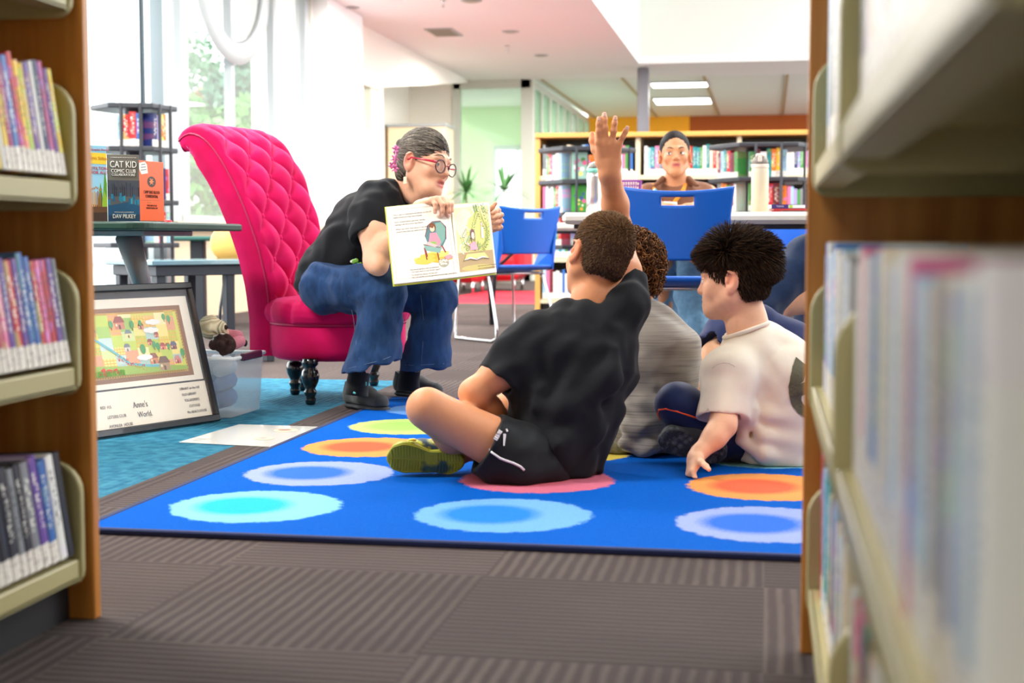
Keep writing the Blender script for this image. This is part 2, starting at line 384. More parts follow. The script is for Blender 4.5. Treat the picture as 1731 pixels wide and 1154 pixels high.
# ------------------------------------------------------------------ heads and hands
SKIN = mat('skin', attr=True, rough=.5, spec=.3, noise=.05, nscale=60, bump=.06, bscale=700)
HAIRM = mat('hair', attr=True, rough=.6, spec=.12)
EYEW = mat('eye_white', (.85, .83, .8, 1), .15)
class Head:
    def __init__(s, c, f, u, size=1., face='adult'):
        s.c = np.array(c, float); s.f = nrm(f); s.r = nrm(np.cross(s.f, u)); s.u = np.cross(s.r, s.f); s.z = size; s.face = face
        s.fr = np.array([s.r, s.f, s.u]); s.cr = np.array([.073, .093, .086])*size; s.cc = s.w(0, -.012, .032)
    def w(s, x, y, z): return s.c+s.z*(s.r*x+s.f*y+s.u*z)
    def loc(s, P): return (P-s.c) @ s.fr.T/s.z
    def add(s, S_, mouth_open=0.):
        z = s.z; w = s.w; ch = s.face == 'child'; sl = .88 if s.face == 'slim' else 1.
        S_.ell(s.cc, s.cr, s.fr, .02)
        S_.ell(w(0, .022, -.028), np.array([.058*sl, .066, .078 if not ch else .068])*z, s.fr, .03)
        cz = -.092 if not ch else -.082
        for e in (-1, 1):
            S_.cap(w(e*.052*sl, -.002, -.052), w(e*.014, .064, cz), .020*z, .016*z, .03)
            S_.ell(w(e*.036, .058, -.024), np.array([.022, .020, .020 if not ch else .026])*z, s.fr, .022)
            S_.cap(w(e*.012, .083, .024), w(e*.040, .072, .020), .009*z, .008*z, .014)
            S_.ell(w(e*.031, .098, .002), np.array([.015, .016, .010])*z, s.fr, .012, 's')
            S_.ell(w(e*.031, .071, .001), np.array([.0145, .0135, .0125])*z, s.fr, .006)        # lids
            if s.face != 'none':
                g = SD(); g.ell(w(e*.076, -.012, -.006), np.array([.009, .020, .032])*z, s.fr, .01)
                g.ell(w(e*.078, -.006, -.030), np.array([.008, .010, .013])*z, s.fr, .008)
                g.ell(w(e*.086, -.006, .000), np.array([.010, .011, .019])*z, s.fr, .006, 's')
                g.cap(w(e*.082, -.020, .014), w(e*.084, -.002, .022), .0035*z, .003*z, .004)
                g.cap(w(e*.080, .003, -.008), w(e*.080, .003, -.001), .004*z, .003*z, .004)
                S_.group(g, .010)
        S_.cap(w(0, .012, cz+.006), w(0, .066, cz), .018*z, .016*z, .03)
        S_.cap(w(0, .082, .012), w(0, .099 if not ch else .095, -.022), .0075*z, .0105*z, .012)
        S_.ell(w(0, .101 if not ch else .097, -.026), np.array([.011, .010, .009])*z, s.fr, .008)
        for e in (-1, 1): S_.ell(w(e*.011, .092, -.029), np.array([.0075, .009, .007])*z, s.fr, .006)
        S_.ell(w(0, .074, -.055), np.array([.026, .016, .020])*z, s.fr, .016)
        S_.cap(w(-.017, .080, -.053), w(.017, .080, -.053), .0058*z, .0058*z, .006); S_.cap(w(0, .088, -.052), w(0, .088, -.052), .005*z, .005*z, .008)
        S_.cap(w(-.013, .082, -.064-mouth_open), w(.013, .082, -.064-mouth_open), .0066*z, .0066*z, .006)
        S_.cap(w(-.020, .092, -.0582-mouth_open/2), w(.020, .092, -.0582-mouth_open/2), (.0012+mouth_open*.55)*z, (.0012+mouth_open*.55)*z, .004, None, 's')
        return S_
    def colours(s, V, base, lips=(196, 92, 88), mouth_open=0., brow=None, teeth=False):
        base = np.array(S(base)[:3]); C_ = np.tile(base, (len(V), 1)); p = s.loc(V)
        def blend(m, col, a): C_[:] = C_*(1-m[:, None]*a)+np.array(S(col)[:3])*m[:, None]*a
        sm = lambda v, a, b: np.clip((v-a)/(b-a), 0, 1)
        red = (min(255, s_[0]+18), s_[1]-26, s_[2]-22) if (s_ := tuple(s._b)) else None
        for e in (-1, 1):
            ear = np.exp(-(((p[:, 0]-e*.08)/.012)**2+((p[:, 1]+.010)/.03)**2+((p[:, 2]+.004)/.04)**2)); blend(ear, red, .6)
            chk_ = np.exp(-(((p[:, 0]-e*.042)/.022)**2+((p[:, 1]-.07)/.03)**2+((p[:, 2]+.03)/.022)**2)); blend(chk_, red, .16)
        nose = np.exp(-((p[:, 0]/.014)**2+((p[:, 1]-.10)/.015)**2+((p[:, 2]+.026)/.012)**2)); blend(nose, red, .35)
        lip = np.exp(-np.maximum((np.abs(p[:, 0])/.022)**4+((p[:, 2]+.0585+mouth_open/2)/(.0105+mouth_open))**4, 0)*2.2)*(p[:, 1] > .07)
        blend(np.clip(lip*1.6, 0, 1), lips, .85); slit_shade = ((np.abs(p[:, 0]) < .019) & (np.abs(p[:, 2]+.0583+mouth_open/2) < .0013) & (p[:, 1] > .07)).astype(float); blend(slit_shade, (104, 46, 44), .7)  # dark parting line between the lips, shade put into the colour
        if mouth_open:
            inn = ((np.abs(p[:, 0]) < .017) & (np.abs(p[:, 2]+.0585+mouth_open/2) < .004+mouth_open*.35) & (p[:, 1] > .06) & (p[:, 1] < .0865)).astype(float); blend(inn, (60, 20, 22), .95)
        if brow is not None:
            for e in (-1, 1):
                bx = np.abs(p[:, 0]*e-.032); bz = p[:, 2]-(.0225+.004*np.cos(bx*60)); m = ((bx < .019) & (np.abs(bz) < .0034*(1.1-bx/.03)) & (p[:, 1] > .05)).astype(float); blend(m, brow, .8)
        return C_
    _b = (220, 165, 130)
    def eyes(s, parent, look=(0, 1, 0), iris=(60, 36, 22), closed=0.):
        z = s.z
        for e in (-1, 1):
            c = s.w(e*.031, .0745, .0005); r = .0122*z; lk = nrm(s.r*look[0]+s.f*look[1]+s.u*look[2])
            b = MB(); b.smooth = True; n = 14
            b.lathe([(r*math.sin(t)+1e-5, -r*math.cos(t)) for t in np.linspace(.02, math.pi-.02, 14)], c, lk, 20, True); ey = b.build('eye', EYEW, parent)
            b = MB(); b.c = S(iris); a = .46; b.lathe([(r*1.004*math.sin(t)+1e-5, r*1.004*math.cos(t)) for t in np.linspace(a, .19, 4)], c, lk, 18, False)
            b.c = S(8, 6, 6); b.lathe([(r*1.006*math.sin(t)+1e-5, r*1.006*math.cos(t)) for t in np.linspace(.2, .001, 3)], c, lk, 18, False)
            b.build('iris', mat('iris', attr=True, rough=.1, coat=.6), ey, True)
            # upper lid and lashes
            tc_ = R(66+closed*60)
            def lidp(u_, v_, sg=1, t1=tc_): th = R(8)+(t1-R(8))*v_; ph = R(-100+200*u_); q_ = r*(1.07 if v_ < .97 else 1.02); return c+s.u*sg*q_*math.cos(th)+(s.f*math.cos(ph)+s.r*math.sin(ph))*q_*math.sin(th)
            lid = [lidp(u_, 1.) for u_ in np.linspace(.06, .94, 13)]
            b = MB(); b.smooth = True; b.c = s.lidc; b.grid(lidp, 17, 9); b.c = S(30, 20, 18); b.tube(lid, .0008*z, 5); b.build('eyelid', mat('lid', attr=True, rough=.5), parent, True)
            b = MB(); b.smooth = True; b.c = s.lidc; b.grid(lambda u_, v_: lidp(u_, v_, -1, R(60)), 17, 7, flip=True); b.build('eyelid', MATS['lid'], parent, True)
    lidc = S(205, 145, 112)
def hand(S_, wr, d, pn, th, size=1., curl=None, spread=None, thumb=None, k=.006, wide=1., kw=.018):
    """wr wrist, d wrist->knuckles, pn direction the palm faces, th toward the thumb side"""
    wr = np.array(wr, float); d = nrm(d); th = nrm(np.array(th)-d*(np.array(th) @ d)); pn_ = np.cross(d, th); pn = pn_ if pn_ @ np.array(pn) > 0 else -pn_
    z = size; curl = curl or [(15, 20, 12)]*4; spread = spread or [6, 1, -5, -12]; L = [.070, .078, .072, .056]; out = []
    S_.cap(wr-d*.02*z, wr+d*.022*z, .0175*z, .018*z, kw, (th, 1.45)); S_.cap(wr+d*.02*z, wr+d*.072*z, .0165*z, .0135*z, .014, (th, 2.05*wide))
    S_.cap(wr+d*.022*z+th*.024*z+pn*.008*z, wr+d*.052*z+th*.026*z+pn*.006*z, .014*z, .010*z, .012)
    def rot(v, ax, a): a = R(a); return v*math.cos(a)+np.cross(ax, v)*math.sin(a)+ax*(ax @ v)*(1-math.cos(a))
    for i in range(4):
        x = (.030-.0198*i)*z*wide; base = wr+d*((.083, .087, .082, .073)[i])*z+th*x
        r = (.0088, .0090, .0086, .0076)[i]*z; dd = rot(d, pn, 0); dd = nrm(d*math.cos(R(spread[i]))+th*math.sin(R(spread[i])))
        S_.cap(wr+d*.045*z+th*x*.7, base, .011*z, r*1.12, .010)
        p = base; axis = np.cross(dd, pn); seg = (.46, .30, .24); rr = [r*1.08, r*1.0, r*.93, r*.82]
        for j in range(3):
            dd = rot(dd, axis, curl[i][j]); n_ = p+dd*L[i]*seg[j]*z; S_.cap(p, n_, rr[j], rr[j+1], k); p = n_
        out.append((p, dd, np.cross(axis, dd), r))
    t = thumb or (40, 25, 12, 8)                 # out angle, toward palm, bend, bend
    b = wr+d*.026*z+th*.024*z+pn*.004*z; dd = nrm(d*math.cos(R(t[0]))+th*math.sin(R(t[0]))+pn*math.sin(R(t[1]))); p = b
    for j, (l, ra, rb) in enumerate(((.038, .0125, .0110), (.030, .0108, .0096), (.024, .0096, .0078))):
        if j: dd = nrm(dd*math.cos(R(t[1+j]))+(-th*.5+pn*.5+d*.3)*math.sin(R(t[1+j])))
        n_ = p+dd*l*z; S_.cap(p, n_, ra*z, rb*z, .008 if j == 0 else k); p = n_
    out.append((p, dd, -pn, .009*z)); return out
def nails(fing, parent, size=1.):
    for (p, d, pn, r) in fing:
        n_ = -nrm(pn); s_ = nrm(np.cross(d, n_)); c = p-d*.001+n_*r*.72; M = frame_m(c, s_, d, n_)
        b = MB(); b.smooth = True; b.grid(lambda u, v_: tuple(M @ Vector(((u-.5)*r*1.25, (v_-.6)*r*1.5, r*.16*(1-(2*u-1)**2)))), 5, 5); b.build('fingernail', mat('nail', S(236, 190, 172), .3), parent, solid=.0006)

def cap_roots(o, person, H, N, q, mask=None):
    """hair roots spread over the hair cap's own surface: ellipsoid direction, place, outward normal"""
    me = o.data; n = len(me.vertices); V = np.empty(n*3); me.vertices.foreach_get('co', V); V = V.reshape(-1, 3); Nn = np.empty(n*3); me.vertex_normals.foreach_get('vector', Nn); Nn = Nn.reshape(-1, 3)
    V = V+np.array(person.location); d = nrm_rows(((V-H.cc) @ H.fr.T)/H.cr); ok = np.einsum('ij,ij->i', Nn, nrm_rows(V-H.cc)) > .25
    if mask is not None: ok &= mask(d)
    idx = np.where(ok)[0]; idx = q.choice(idx, min(N, len(idx)) if N < len(idx) else N); return d[idx], V[idx]+q.normal(size=(len(idx), 3))*.0012, Nn[idx]
def nrm_rows(a): return a/(np.linalg.norm(a, axis=1, keepdims=True)+1e-9)

def sdf_push(g, lift=.0012):
    """keeps hair outside a surface"""
    def f_(p):
        for _ in range(2):
            d = field(g, p); e = .0015; n = np.stack([field(g, p+np.eye(3)[i]*e)-d for i in range(3)], 1); n = n/(np.linalg.norm(n, axis=1, keepdims=True)+1e-9); p = p+n*np.maximum(lift-d, 0)[:, None]
        return p
    return f_
# ================================================================== ROOM
CEIL = 2.95; XL = -4.4; YB = 20.8; ZM = 2443.
def xz(px, X): return -X/((1300-px)/ZM) if True else 0   # distance into the room at which plane X shows at pixel px
m_wall = mat('wall_paint', (.80, .76, .68, 1), .8, bump=.05)
m_ceil = mat('ceiling_paint', (.86, .86, .85, 1), .85)
m_white = mat('white_frame', (.36, .39, .40, 1), .35)
m_grey = mat('grey_frame', S(150, 158, 162), .4, .3)
m_gasket = mat('dark_gasket', S(38, 52, 60), .5)
m_glass = mat('window_glass', (1, 1, 1, 1), .02, alpha=.10, spec=.5)
# ---- floor (carpet tiles)
f = NB('carpet_tiles'); X, Y, Z = f.xyz()
tx = f.math('FLOOR', f.math('DIVIDE', X, .5)); ty = f.math('FLOOR', f.math('DIVIDE', Y, .5))
chk = f.math('PINGPONG', f.math('ADD', f.math('MULTIPLY', tx, 1.), ty), 1.)
wn = f.noise(14, 2)
sX = f.math('SINE', f.math('ADD', f.math('MULTIPLY', X, 2*math.pi/.0245), f.math('MULTIPLY', wn, 2.)))
sY = f.math('SINE', f.math('ADD', f.math('MULTIPLY', Y, 2*math.pi/.024), f.math('MULTIPLY', wn, 2.)))
rib = f.math('ADD', f.math('MULTIPLY', sX, f.math('SUBTRACT', 1., chk)), f.math('MULTIPLY', sY, chk))
rib01 = f.step(rib, -.6, .9)
fib = f.noise(420, 3)
wv = f.n.new('ShaderNodeTexWhiteNoise'); wv.noise_dimensions = '2D'; cmb = f.n.new('ShaderNodeCombineXYZ'); f.L.new(tx, cmb.inputs[0]); f.L.new(ty, cmb.inputs[1]); f.L.new(cmb.outputs[0], wv.inputs[0])
tile = f.step(wv.outputs[0], 0, 1, .82, 1.12)
amp = f.math('MULTIPLY', rib01, f.step(f.noise(3, 2), .35, .65, .55, 1.))
base = f.mix(amp, S(68, 58, 57), S(94, 84, 79))
base = f.mix(f.math('MULTIPLY', f.step(fib, .35, .7), .35), base, S(52, 44, 46))
# teal inlay
teal = f.mix(f.step(f.noise(25, 4), .35, .68), S(26, 92, 120), S(58, 126, 148))
teal = f.mix(f.math('MULTIPLY', f.step(fib, .4, .7), .3), teal, S(22, 78, 104))
nearX = f.math('LESS_THAN', X, -1.55); nearY = f.math('LESS_THAN', Y, 5.95)
fine = f.math('MULTIPLY', nearX, nearY)
base = f.mix(fine, base, teal)
red = f.mix(f.step(fib, .3, .7), S(190, 30, 50), S(225, 60, 75))
r1 = f.math('MULTIPLY', f.math('MULTIPLY', f.math('GREATER_THAN', X, -.85), f.math('LESS_THAN', X, .3)), f.math('MULTIPLY', f.math('GREATER_THAN', Y, 8.1), f.math('LESS_THAN', Y, 11.0)))
r2 = f.math('MULTIPLY', f.math('MULTIPLY', f.math('LESS_THAN', X, -1.9), f.math('GREATER_THAN', X, -3.3)), f.math('MULTIPLY', f.math('GREATER_THAN', Y, 13.4), f.math('LESS_THAN', Y, 16.6)))
base = f.mix(f.math('MAXIMUM', r1, r2), base, red)
vm = f.n.new('ShaderNodeVectorMath'); vm.operation = 'SCALE'; f.L.new(base, vm.inputs[0]); f.L.new(tile, vm.inputs['Scale'])
f.L.new(vm.outputs[0], f.p.inputs['Base Color']); f.p.inputs['Roughness'].default_value = .95; f.p.inputs['Specular IOR Level'].default_value = .15
hh = f.math('ADD', f.math('MULTIPLY', rib01, .7), f.math('MULTIPLY', fib, .5)); f.bump(hh, .8, .004)
b = MB(); b.box((-7, -3.5, -.1), (7, 29, 0)); struct(b.build('floor', f.m))
# ---- ceiling with raised light well (open to daylight on its right side)
wx0, wx1, wy0, wy1, wz = -1.73, 4.2, 1.2, 19.2, 4.9
b = MB()
b.box((-6, -3.5, CEIL), (wx0, YB, CEIL+.1)); b.box((wx0, wy1, CEIL), (5.5, YB, CEIL+.1)); b.box((wx0, -3.5, CEIL), (5.5, wy0, CEIL+.1))
b.box((wx1, wy0, CEIL), (5.5, wy1, CEIL+.1)); b.box((-6, YB, CEIL+.12), (5.5, 27.8, CEIL+.2))
struct(b.build('ceiling', m_ceil))
b = MB(); mw = mat('well_paint', (.78, .80, .74, 1), .85)
b.box((wx0-.1, wy0, CEIL+.1), (wx0, wy1, wz)); b.box((wx0, wy1, CEIL+.1), (wx1, wy1+.1, wz)); b.box((wx0, wy0-.1, CEIL+.1), (wx1, wy0, wz))
b.box((wx0, wy0, wz), (2.2, wy1, wz+.1)); b.box((wx1, wy0, CEIL+.1), (wx1+.1, wy1, 3.4))
struct(b.build('ceiling_well', mw))
# T-bar tiles beyond
tb = mat('ceiling_grid', S(176, 160, 128), .6); tl = mat('ceiling_tile', (.80, .82, .78, 1), .9, bump=.15, bscale=60)
b = MB(); b.box((-3.4, YB, CEIL+.005), (5.5, 27.5, CEIL+.03)); struct(b.build('ceiling_tiles', tl))
b = MB()
for k in range(8):
    x = -3.3+k*.62*1.9; b.box((x-.02, 20.85, CEIL-.012), (x+.02, 27.5, CEIL+.004))
for y in (22.2, 24.6): pass
struct(b.build('trim_1', tb))
def tro(x, y, sx, sy, lab):
    t = thing('ceiling_light', lab, 'ceiling light', (x, y, CEIL), 0, 'troffer lights')
    b = MB(); b.box((x-sx/2, y-sy/2, CEIL-.02), (x+sx/2, y+sy/2, CEIL+.02)); b.build('light_housing', m_white, t)
    b = MB(); b.box((x-sx/2+.04, y-sy/2+.04, CEIL-.028), (x+sx/2-.04, y+sy/2-.04, CEIL-.018)); b.build('diffuser', mat('diffuser', (1, .97, .9, 1), .5, emit=3.2), t)
tro(-1.35, 21.75, .9, .55, 'nearer of the two glowing ceiling panels beside the grey column')
tro(-1.45, 24.3, 1.0, .9, 'farther of the two glowing ceiling panels beside the grey column')
tro(-2.9, 3.2, 1.2, .6, 'unseen added fill light panel above the pink chair'); tro(-2.9, 6.4, 1.2, .6, 'unseen added fill light panel behind the pink chair'); tro(-1.3, -.9, 1.2, .6, 'unseen added fill light panel over the aisle')  # unseen panels added to go with three of the fill lamps
# downlights, vent, sprinklers on white ceiling
def on_ceil(px, py): g = G(px, py, CEIL); return g
for (px, py, r, lab) in ((797, 1, .085, 'round recessed downlight at the top of the white ceiling'), (863, 53, .08, 'round recessed downlight right of the ceiling vent'), (915, 93, .075, 'smallest, farthest round recessed downlight'), (597, 12, .05, 'small round downlight close to the left wall')):
    g = on_ceil(px, py); t = thing('recessed_downlight', lab, 'ceiling light', g)
    b = MB(); b.lathe([(r, -.012), (r+.02, -.006), (r+.02, .0)], g, cap=True); b.build('light_trim', m_white, t, True)
    b = MB(); b.lathe([(r*.8, -.016), (r*.8, -.0125)], g); b.build('lens', mat('lens', S(160, 150, 130), .4), t)
g = on_ceil(750, 54); t = thing('ceiling_vent', 'small square louvred air vent in the white ceiling', 'vent', g)
b = MB(); b.box(g+(-.16, -.3, -.012), g+(.16, .3, 0)); b.build('vent_frame', m_white, t)
b = MB()
for k in range(6): b.box(g+(-.13, -.26+k*.09, -.02), g+(.13, -.22+k*.09, -.011))
b.build('louvres', mat('louvre', S(150, 145, 130), .5), t)
for (px, py, lab) in ((749, 0, 'sprinkler head hanging from the ceiling above the vent'), (857, 77, 'sprinkler head hanging between two downlights')):
    g = on_ceil(px, py); b = MB(); b.lathe([(.03, 0), (.03, -.01), (.008, -.012), (.008, -.06), (.02, -.065), (.02, -.07)], g, seg=10)
    tag(b.build('ceiling_sprinkler', mat('chrome', (.7, .7, .7, 1), .25, 1.), smooth=True), lab, 'sprinkler')
# ---- left wall with windows, seen edge-on (plane X = XL)
Yw = lambda px: xz(px, XL)
ya, yb_, yc, yd = 5.0, Yw(500), Yw(575), Yw(631)
b = MB()
b.box((XL-.15, ya, -.0), (XL, yd, .70)) if False else None
b.box((XL-.15, Yw(215), 0), (XL, yb_, .71))                    # low wall below the sill
b.box((XL-.15, yb_, 0), (XL, yc, CEIL))                        # white pier
b.box((XL-.15, yc, 2.38), (XL, yd, CEIL)); b.box((XL-.15, Yw(608), 0), (XL, yd, 2.38)); b.box((XL-.15, yc, 0), (XL, Yw(608), .3))
b.box((XL-.15, -3.5, 0), (XL, ya, CEIL))  # unseen stretch, lengthened to cut window light on the foreground
struct(b.build('wall_left', m_wall)); b = MB(); b.box((XL, Yw(215), 0), (XL+.03, yb_, .70)); struct(b.build('trim_4', mat('wainscot_beige', S(196, 178, 150), .8)))
b = MB(); b.prism([(XL, yd, 2.36), (XL, YB, 2.92), (XL, YB, CEIL), (XL, yd, CEIL)], (-.1, 0, 0)); struct(b.build('wall_left_upper', m_wall))
b = MB(); b.box((XL+.0, yb_+.02, 0), (XL+.16, yc-.15, CEIL)); struct(b.build('trim_2', mat('pier_white', (.9, .9, .9, 1), .6)))
b = MB(); b.box((XL-.15, Yw(215), .71), (XL+.12, yb_, .745)); struct(b.build('trim_3', mat('oak_sill', S(214, 186, 150), .4)))
# window frames: mullions at photo columns
b = MB()
for (p0, p1, dep) in ((256, 268, .1), (351, 356, .07), (430, 436, .07), (489, 497, .1)):
    b.box((XL-dep, Yw(p0), .74), (XL, Yw(p1), CEIL))
b.box((XL-.1, Yw(215), .74), (XL-.02, yb_, .80))
for z0 in (): b.box((XL-.1, Yw(215), z0), (XL-.03, yb_, z0+.04))
wn1 = struct(b.build('window_1', m_white))
b = MB(); b.box((XL-.06, Yw(215), .8), (XL-.055, yb_, CEIL)); b.build('pane', m_glass, wn1)
# round ring hung against the glass
ry = Yw(352); b = MB(); rr = .62; b.smooth = True
cz = .61+(405-(-62))/ZM*ry
def ringf(u, v):
    a = 2*math.pi*u; q = 2*math.pi*v; r = rr+.10*math.cos(q)*(1 if True else 1)
    return (XL+.02+.035*math.sin(q), ry+r*math.cos(a)*1.15, cz+r*math.sin(a))
b.grid(ringf, 64, 9, closed_u=True)
tag(b.build('round_window_ring', mat('ring_white', (.36, .39, .40, 1), .5)), 'large white ring framing a round opening in the tall left window', 'window ring')
# near glass frame at left edge (door sized, white and grey uprights with a dark gasket)
b = MB(); b.k = 0
b.box((XL-.1, Yw(128), 0), (XL, Yw(176), CEIL)); b.k = 1; b.box((XL-.02, Yw(176), 0), (XL+.02, Yw(180.5), CEIL))
b.k = 0; b.box((XL-.1, Yw(180.5), 0), (XL, Yw(196), CEIL)); b.k = 2; b.box((XL-.06, Yw(196), 0), (XL+.10, Yw(212), CEIL))
struct(b.build('window_2', [mat('blue_white_frame', S(226, 240, 244), .35), m_gasket, m_grey]))
b = MB(); b.k = 0
for p0, p1 in ((574, 579), (606, 620)): b.box((XL-.1, Yw(p0), .3), (XL+.01, Yw(p1), 2.4))
b.box((XL-.1, yc, 2.30), (XL+.02, Yw(622), 2.44)); wn3 = struct(b.build('window_3', mat('window_trim', S(196, 198, 178), .5)))
b = MB(); b.box((XL-.06, yc, .3), (XL-.055, Yw(608), 2.4)); b.build('pane', m_glass, wn3)
# ---- back wall, alcove, glass lobby
gx0, gx1 = -(1300-757)/ZM*YB, -(1300-893)/ZM*YB
b = MB(); b.box((-6, YB, 0), (gx0, YB+.15, CEIL)); struct(b.build('wall_back', m_wall))
b = MB(); b.box((-6, yd, 0), (XL-.9, YB, CEIL)); struct(b.build('wall_alcove', m_wall))
fr = mat('lobby_frame', S(196, 200, 188), .5)
b = MB(); b.box((gx0-.02, YB-.02, 0), (gx0+.10, YB+.1, CEIL)); b.box((gx1-.14, YB-.02, 0), (gx1+.04, YB+.14, CEIL)); b.box((gx0, YB-.02, CEIL-.12), (gx1, YB+.1, CEIL)); b.box((gx0, YB-.02, 0), (gx1, YB+.1, .25))
w4 = struct(b.build('window_4', fr))
b = MB(); b.box((gx0+.1, YB+.03, .25), (gx1-.14, YB+.04, CEIL-.12)); b.build('pane', mat('green_glass', S(200, 240, 205), .02, alpha=.22), w4)
# lobby beyond: green wall, white window, floor light
b = MB(); b.box((-6.6, 26.2, 0), (gx1-.2, 26.3, 3.4)); b.build('wall_lobby', mat('lobby_green', S(205, 232, 180), .8)); struct(bpy.data.objects['wall_lobby'])
b = MB()
b.box((-5.05, 26.1, .2), (-4.15, 26.19, 2.35)); struct(b.build('window_5', m_white))
b = MB()
for x0, x1 in ((-4.98, -4.62), (-4.56, -4.22)): b.box((x0, 26.06, .3), (x1, 26.1, 2.25))
b.build('glow_pane', mat('bright_pane', (.95, .98, 1, 1), .4, emit=1.1), bpy.data.objects['window_5'])  # pane glows by emission, standing in for daylight behind it
# transom wall running back, right of the corner
b = MB(); X0 = gx1
n = 8; ys = np.linspace(YB+.14, 27.5, n+1)
b.box((X0-.05, YB+.14, CEIL-.10), (X0+.02, 27.5, CEIL)); b.box((X0-.05, YB+.14, 0), (X0+.02, 27.5, .5))
for y in ys: b.box((X0-.05, y-.07, .5), (X0+.03, y+.07, CEIL-.1))
w6 = struct(b.build('window_6', fr))
b = MB()
for y in ys[:-1]: b.box((X0+.02, y+.07, .5), (X0+.03, y+.13, CEIL-.12))
b.build('gasket', mat('green_gasket', S(40, 110, 90), .5), w6)
b = MB(); b.box((X0-.02, YB+.14, .5), (X0-.012, 27.5, CEIL-.1)); b.build('pane', mat('green_glass2', S(170, 225, 185), .05, alpha=.45), w6)
om = mat('orange_wall', S(252, 172, 30), .7); od = mat('rust_wall', S(172, 82, 22), .8)
b = MB(); b.box((X0, 27.5, 0), (-1.51, 27.6, CEIL+.1)); struct(b.build('wall_orange', om))
b = MB(); b.box((-1.51, 27.5, 0), (5.5, 27.62, CEIL+.1)); struct(b.build('wall_rust', od))
b = MB(); b.box((-6, -3.6, 0), (5.5, -3.5, CEIL)); struct(b.build('light_block_wall', m_wall))  # unseen wall added behind the camera to cut light from there
b = MB(); b.box((5.4, -3.5, 0), (5.5, 6.0, CEIL)); b.box((5.4, -3.5, 0), (5.5, 27.5, .35)); b.box((5.4, -3.5, 2.8), (5.5, 27.5, CEIL+.1))  # unseen side, opened as a window band for sky light, closed up front
for y in np.arange(-3.5, 28, 3.1): b.box((5.4, y-.1, .35), (5.5, y+.1, 2.8))
struct(b.build('wall_right', m_wall))
cx0, cx1 = -(1300-1077)/ZM*19.6, -(1300-1096)/ZM*19.6
b = MB(); b.rbox((cx0, 19.6, 0), (cx1, 19.6+.16, CEIL), .015); tag(b.build('steel_column', mat('column_grey', S(112, 112, 118), .5)), 'square grey steel column rising to the ceiling behind the bookcase', 'column')
# cabinet in the alcove
y0 = 19.4; x0 = -(1300-638)/ZM*y0; x1 = -(1300-741)/ZM*y0; zt = .61+(405-203)/ZM*y0
t = thing('tall_cabinet', 'tall pale maple cabinet against the back wall behind the reader', 'cabinet', ((x0+x1)/2, y0+.3, 0))
cm = mat('maple', S(238, 214, 178), .4, noise=.04, nscale=6)
b = MB(); b.rbox((x0, y0, .1), (x1, y0+.55, zt-.04), .006); b.build('body', cm, t)
b = MB(); b.rbox((x0-.02, y0-.02, zt-.04), (x1+.02, y0+.57, zt), .004); b.build('cabinet_top', m_white, t)
for s_ in (0, 1):
    xx0 = x0+.015+(x1-x0-.03)/2*s_; b = MB(); b.rbox((xx0, y0-.02, .13), (xx0+(x1-x0-.03)/2-.008, y0, zt-.06), .004); d = b.build('door', cm, t)
    hx = (x0+x1)/2+(.03 if s_ else -.03); b = MB(); b.tube([(hx, y0-.05, 1.0), (hx, y0-.05, 1.15)], .006, 8); b.build('handle', MATS['chrome'], d)
b = MB(); b.box((x0+.02, y0+.02, 0), (x1-.02, y0+.5, .1)); b.build('plinth', m_gasket, t)
# thermostat / notice on the left pier
yy = Yw(569); b = MB(); b.rbox((XL+.0, yy-.12, .61+(405-274)/ZM*yy), (XL+.05, yy+.28, .61+(405-240)/ZM*yy), .01)
t = b.build('wall_plaque', mat('plaque', S(206, 180, 132), .6)); tag(t, 'small tan framed notice on the white pier by the tall window', 'plaque')
b = MB(); b.box((XL+.05, yy-.06, .61+(405-270)/ZM*yy), (XL+.055, yy+.22, .61+(405-245)/ZM*yy)); b.build('notice_sheet', mat('sheet', S(225, 215, 190), .6), t)
# ---- outdoors: ground, hedge trees and a pale building beyond the left windows
b = MB(); b.box((-60, -10, -.2), (-7.0, 70, -.1)); struct(b.build('ground_outside', mat('paving', (.42, .43, .40, 1), .9)))
def tree(x, y, h, r, col, lab, sd):
    q = np.random.default_rng(sd); t = thing('tree', lab, 'tree', (x, y, 0), 0, 'trees outside')
    b = MB(); b.tube([(x, y, -.1), (x+.05, y, h*.5), (x, y+.1, h*.8)], [.14, .1, .05], 8); b.build('trunk', mat('bark', S(96, 80, 64), .9), t, True)
    n = 5200; d = q.normal(size=(n, 3)); d /= np.linalg.norm(d, axis=1)[:, None]; rad = r*q.uniform(.45, 1., n)**.5*(1+.25*np.sin(d[:, 0]*5+sd)*np.cos(d[:, 2]*4))
    c = np.array([x, y, h])+d*rad[:, None]*np.array([1, 1, 1.05]); a = q.normal(size=(n, 3)); a /= np.linalg.norm(a, axis=1)[:, None]
    bb = np.cross(a, q.normal(size=(n, 3))); bb /= np.linalg.norm(bb, axis=1)[:, None]; L = q.uniform(.07, .13, n)[:, None]
    v = np.stack([c-a*L, c+bb*L*.5, c+a*L, c-bb*L*.5], 1).reshape(-1, 3)
    me = bpy.data.meshes.new('foliage'); me.from_pydata(v.tolist(), [], [(4*i, 4*i+1, 4*i+2, 4*i+3) for i in range(n)]); me.materials.append(mat('leaf_%d' % sd, col, .6, noise=.3, nscale=3))
    make_obj('foliage', me, t)
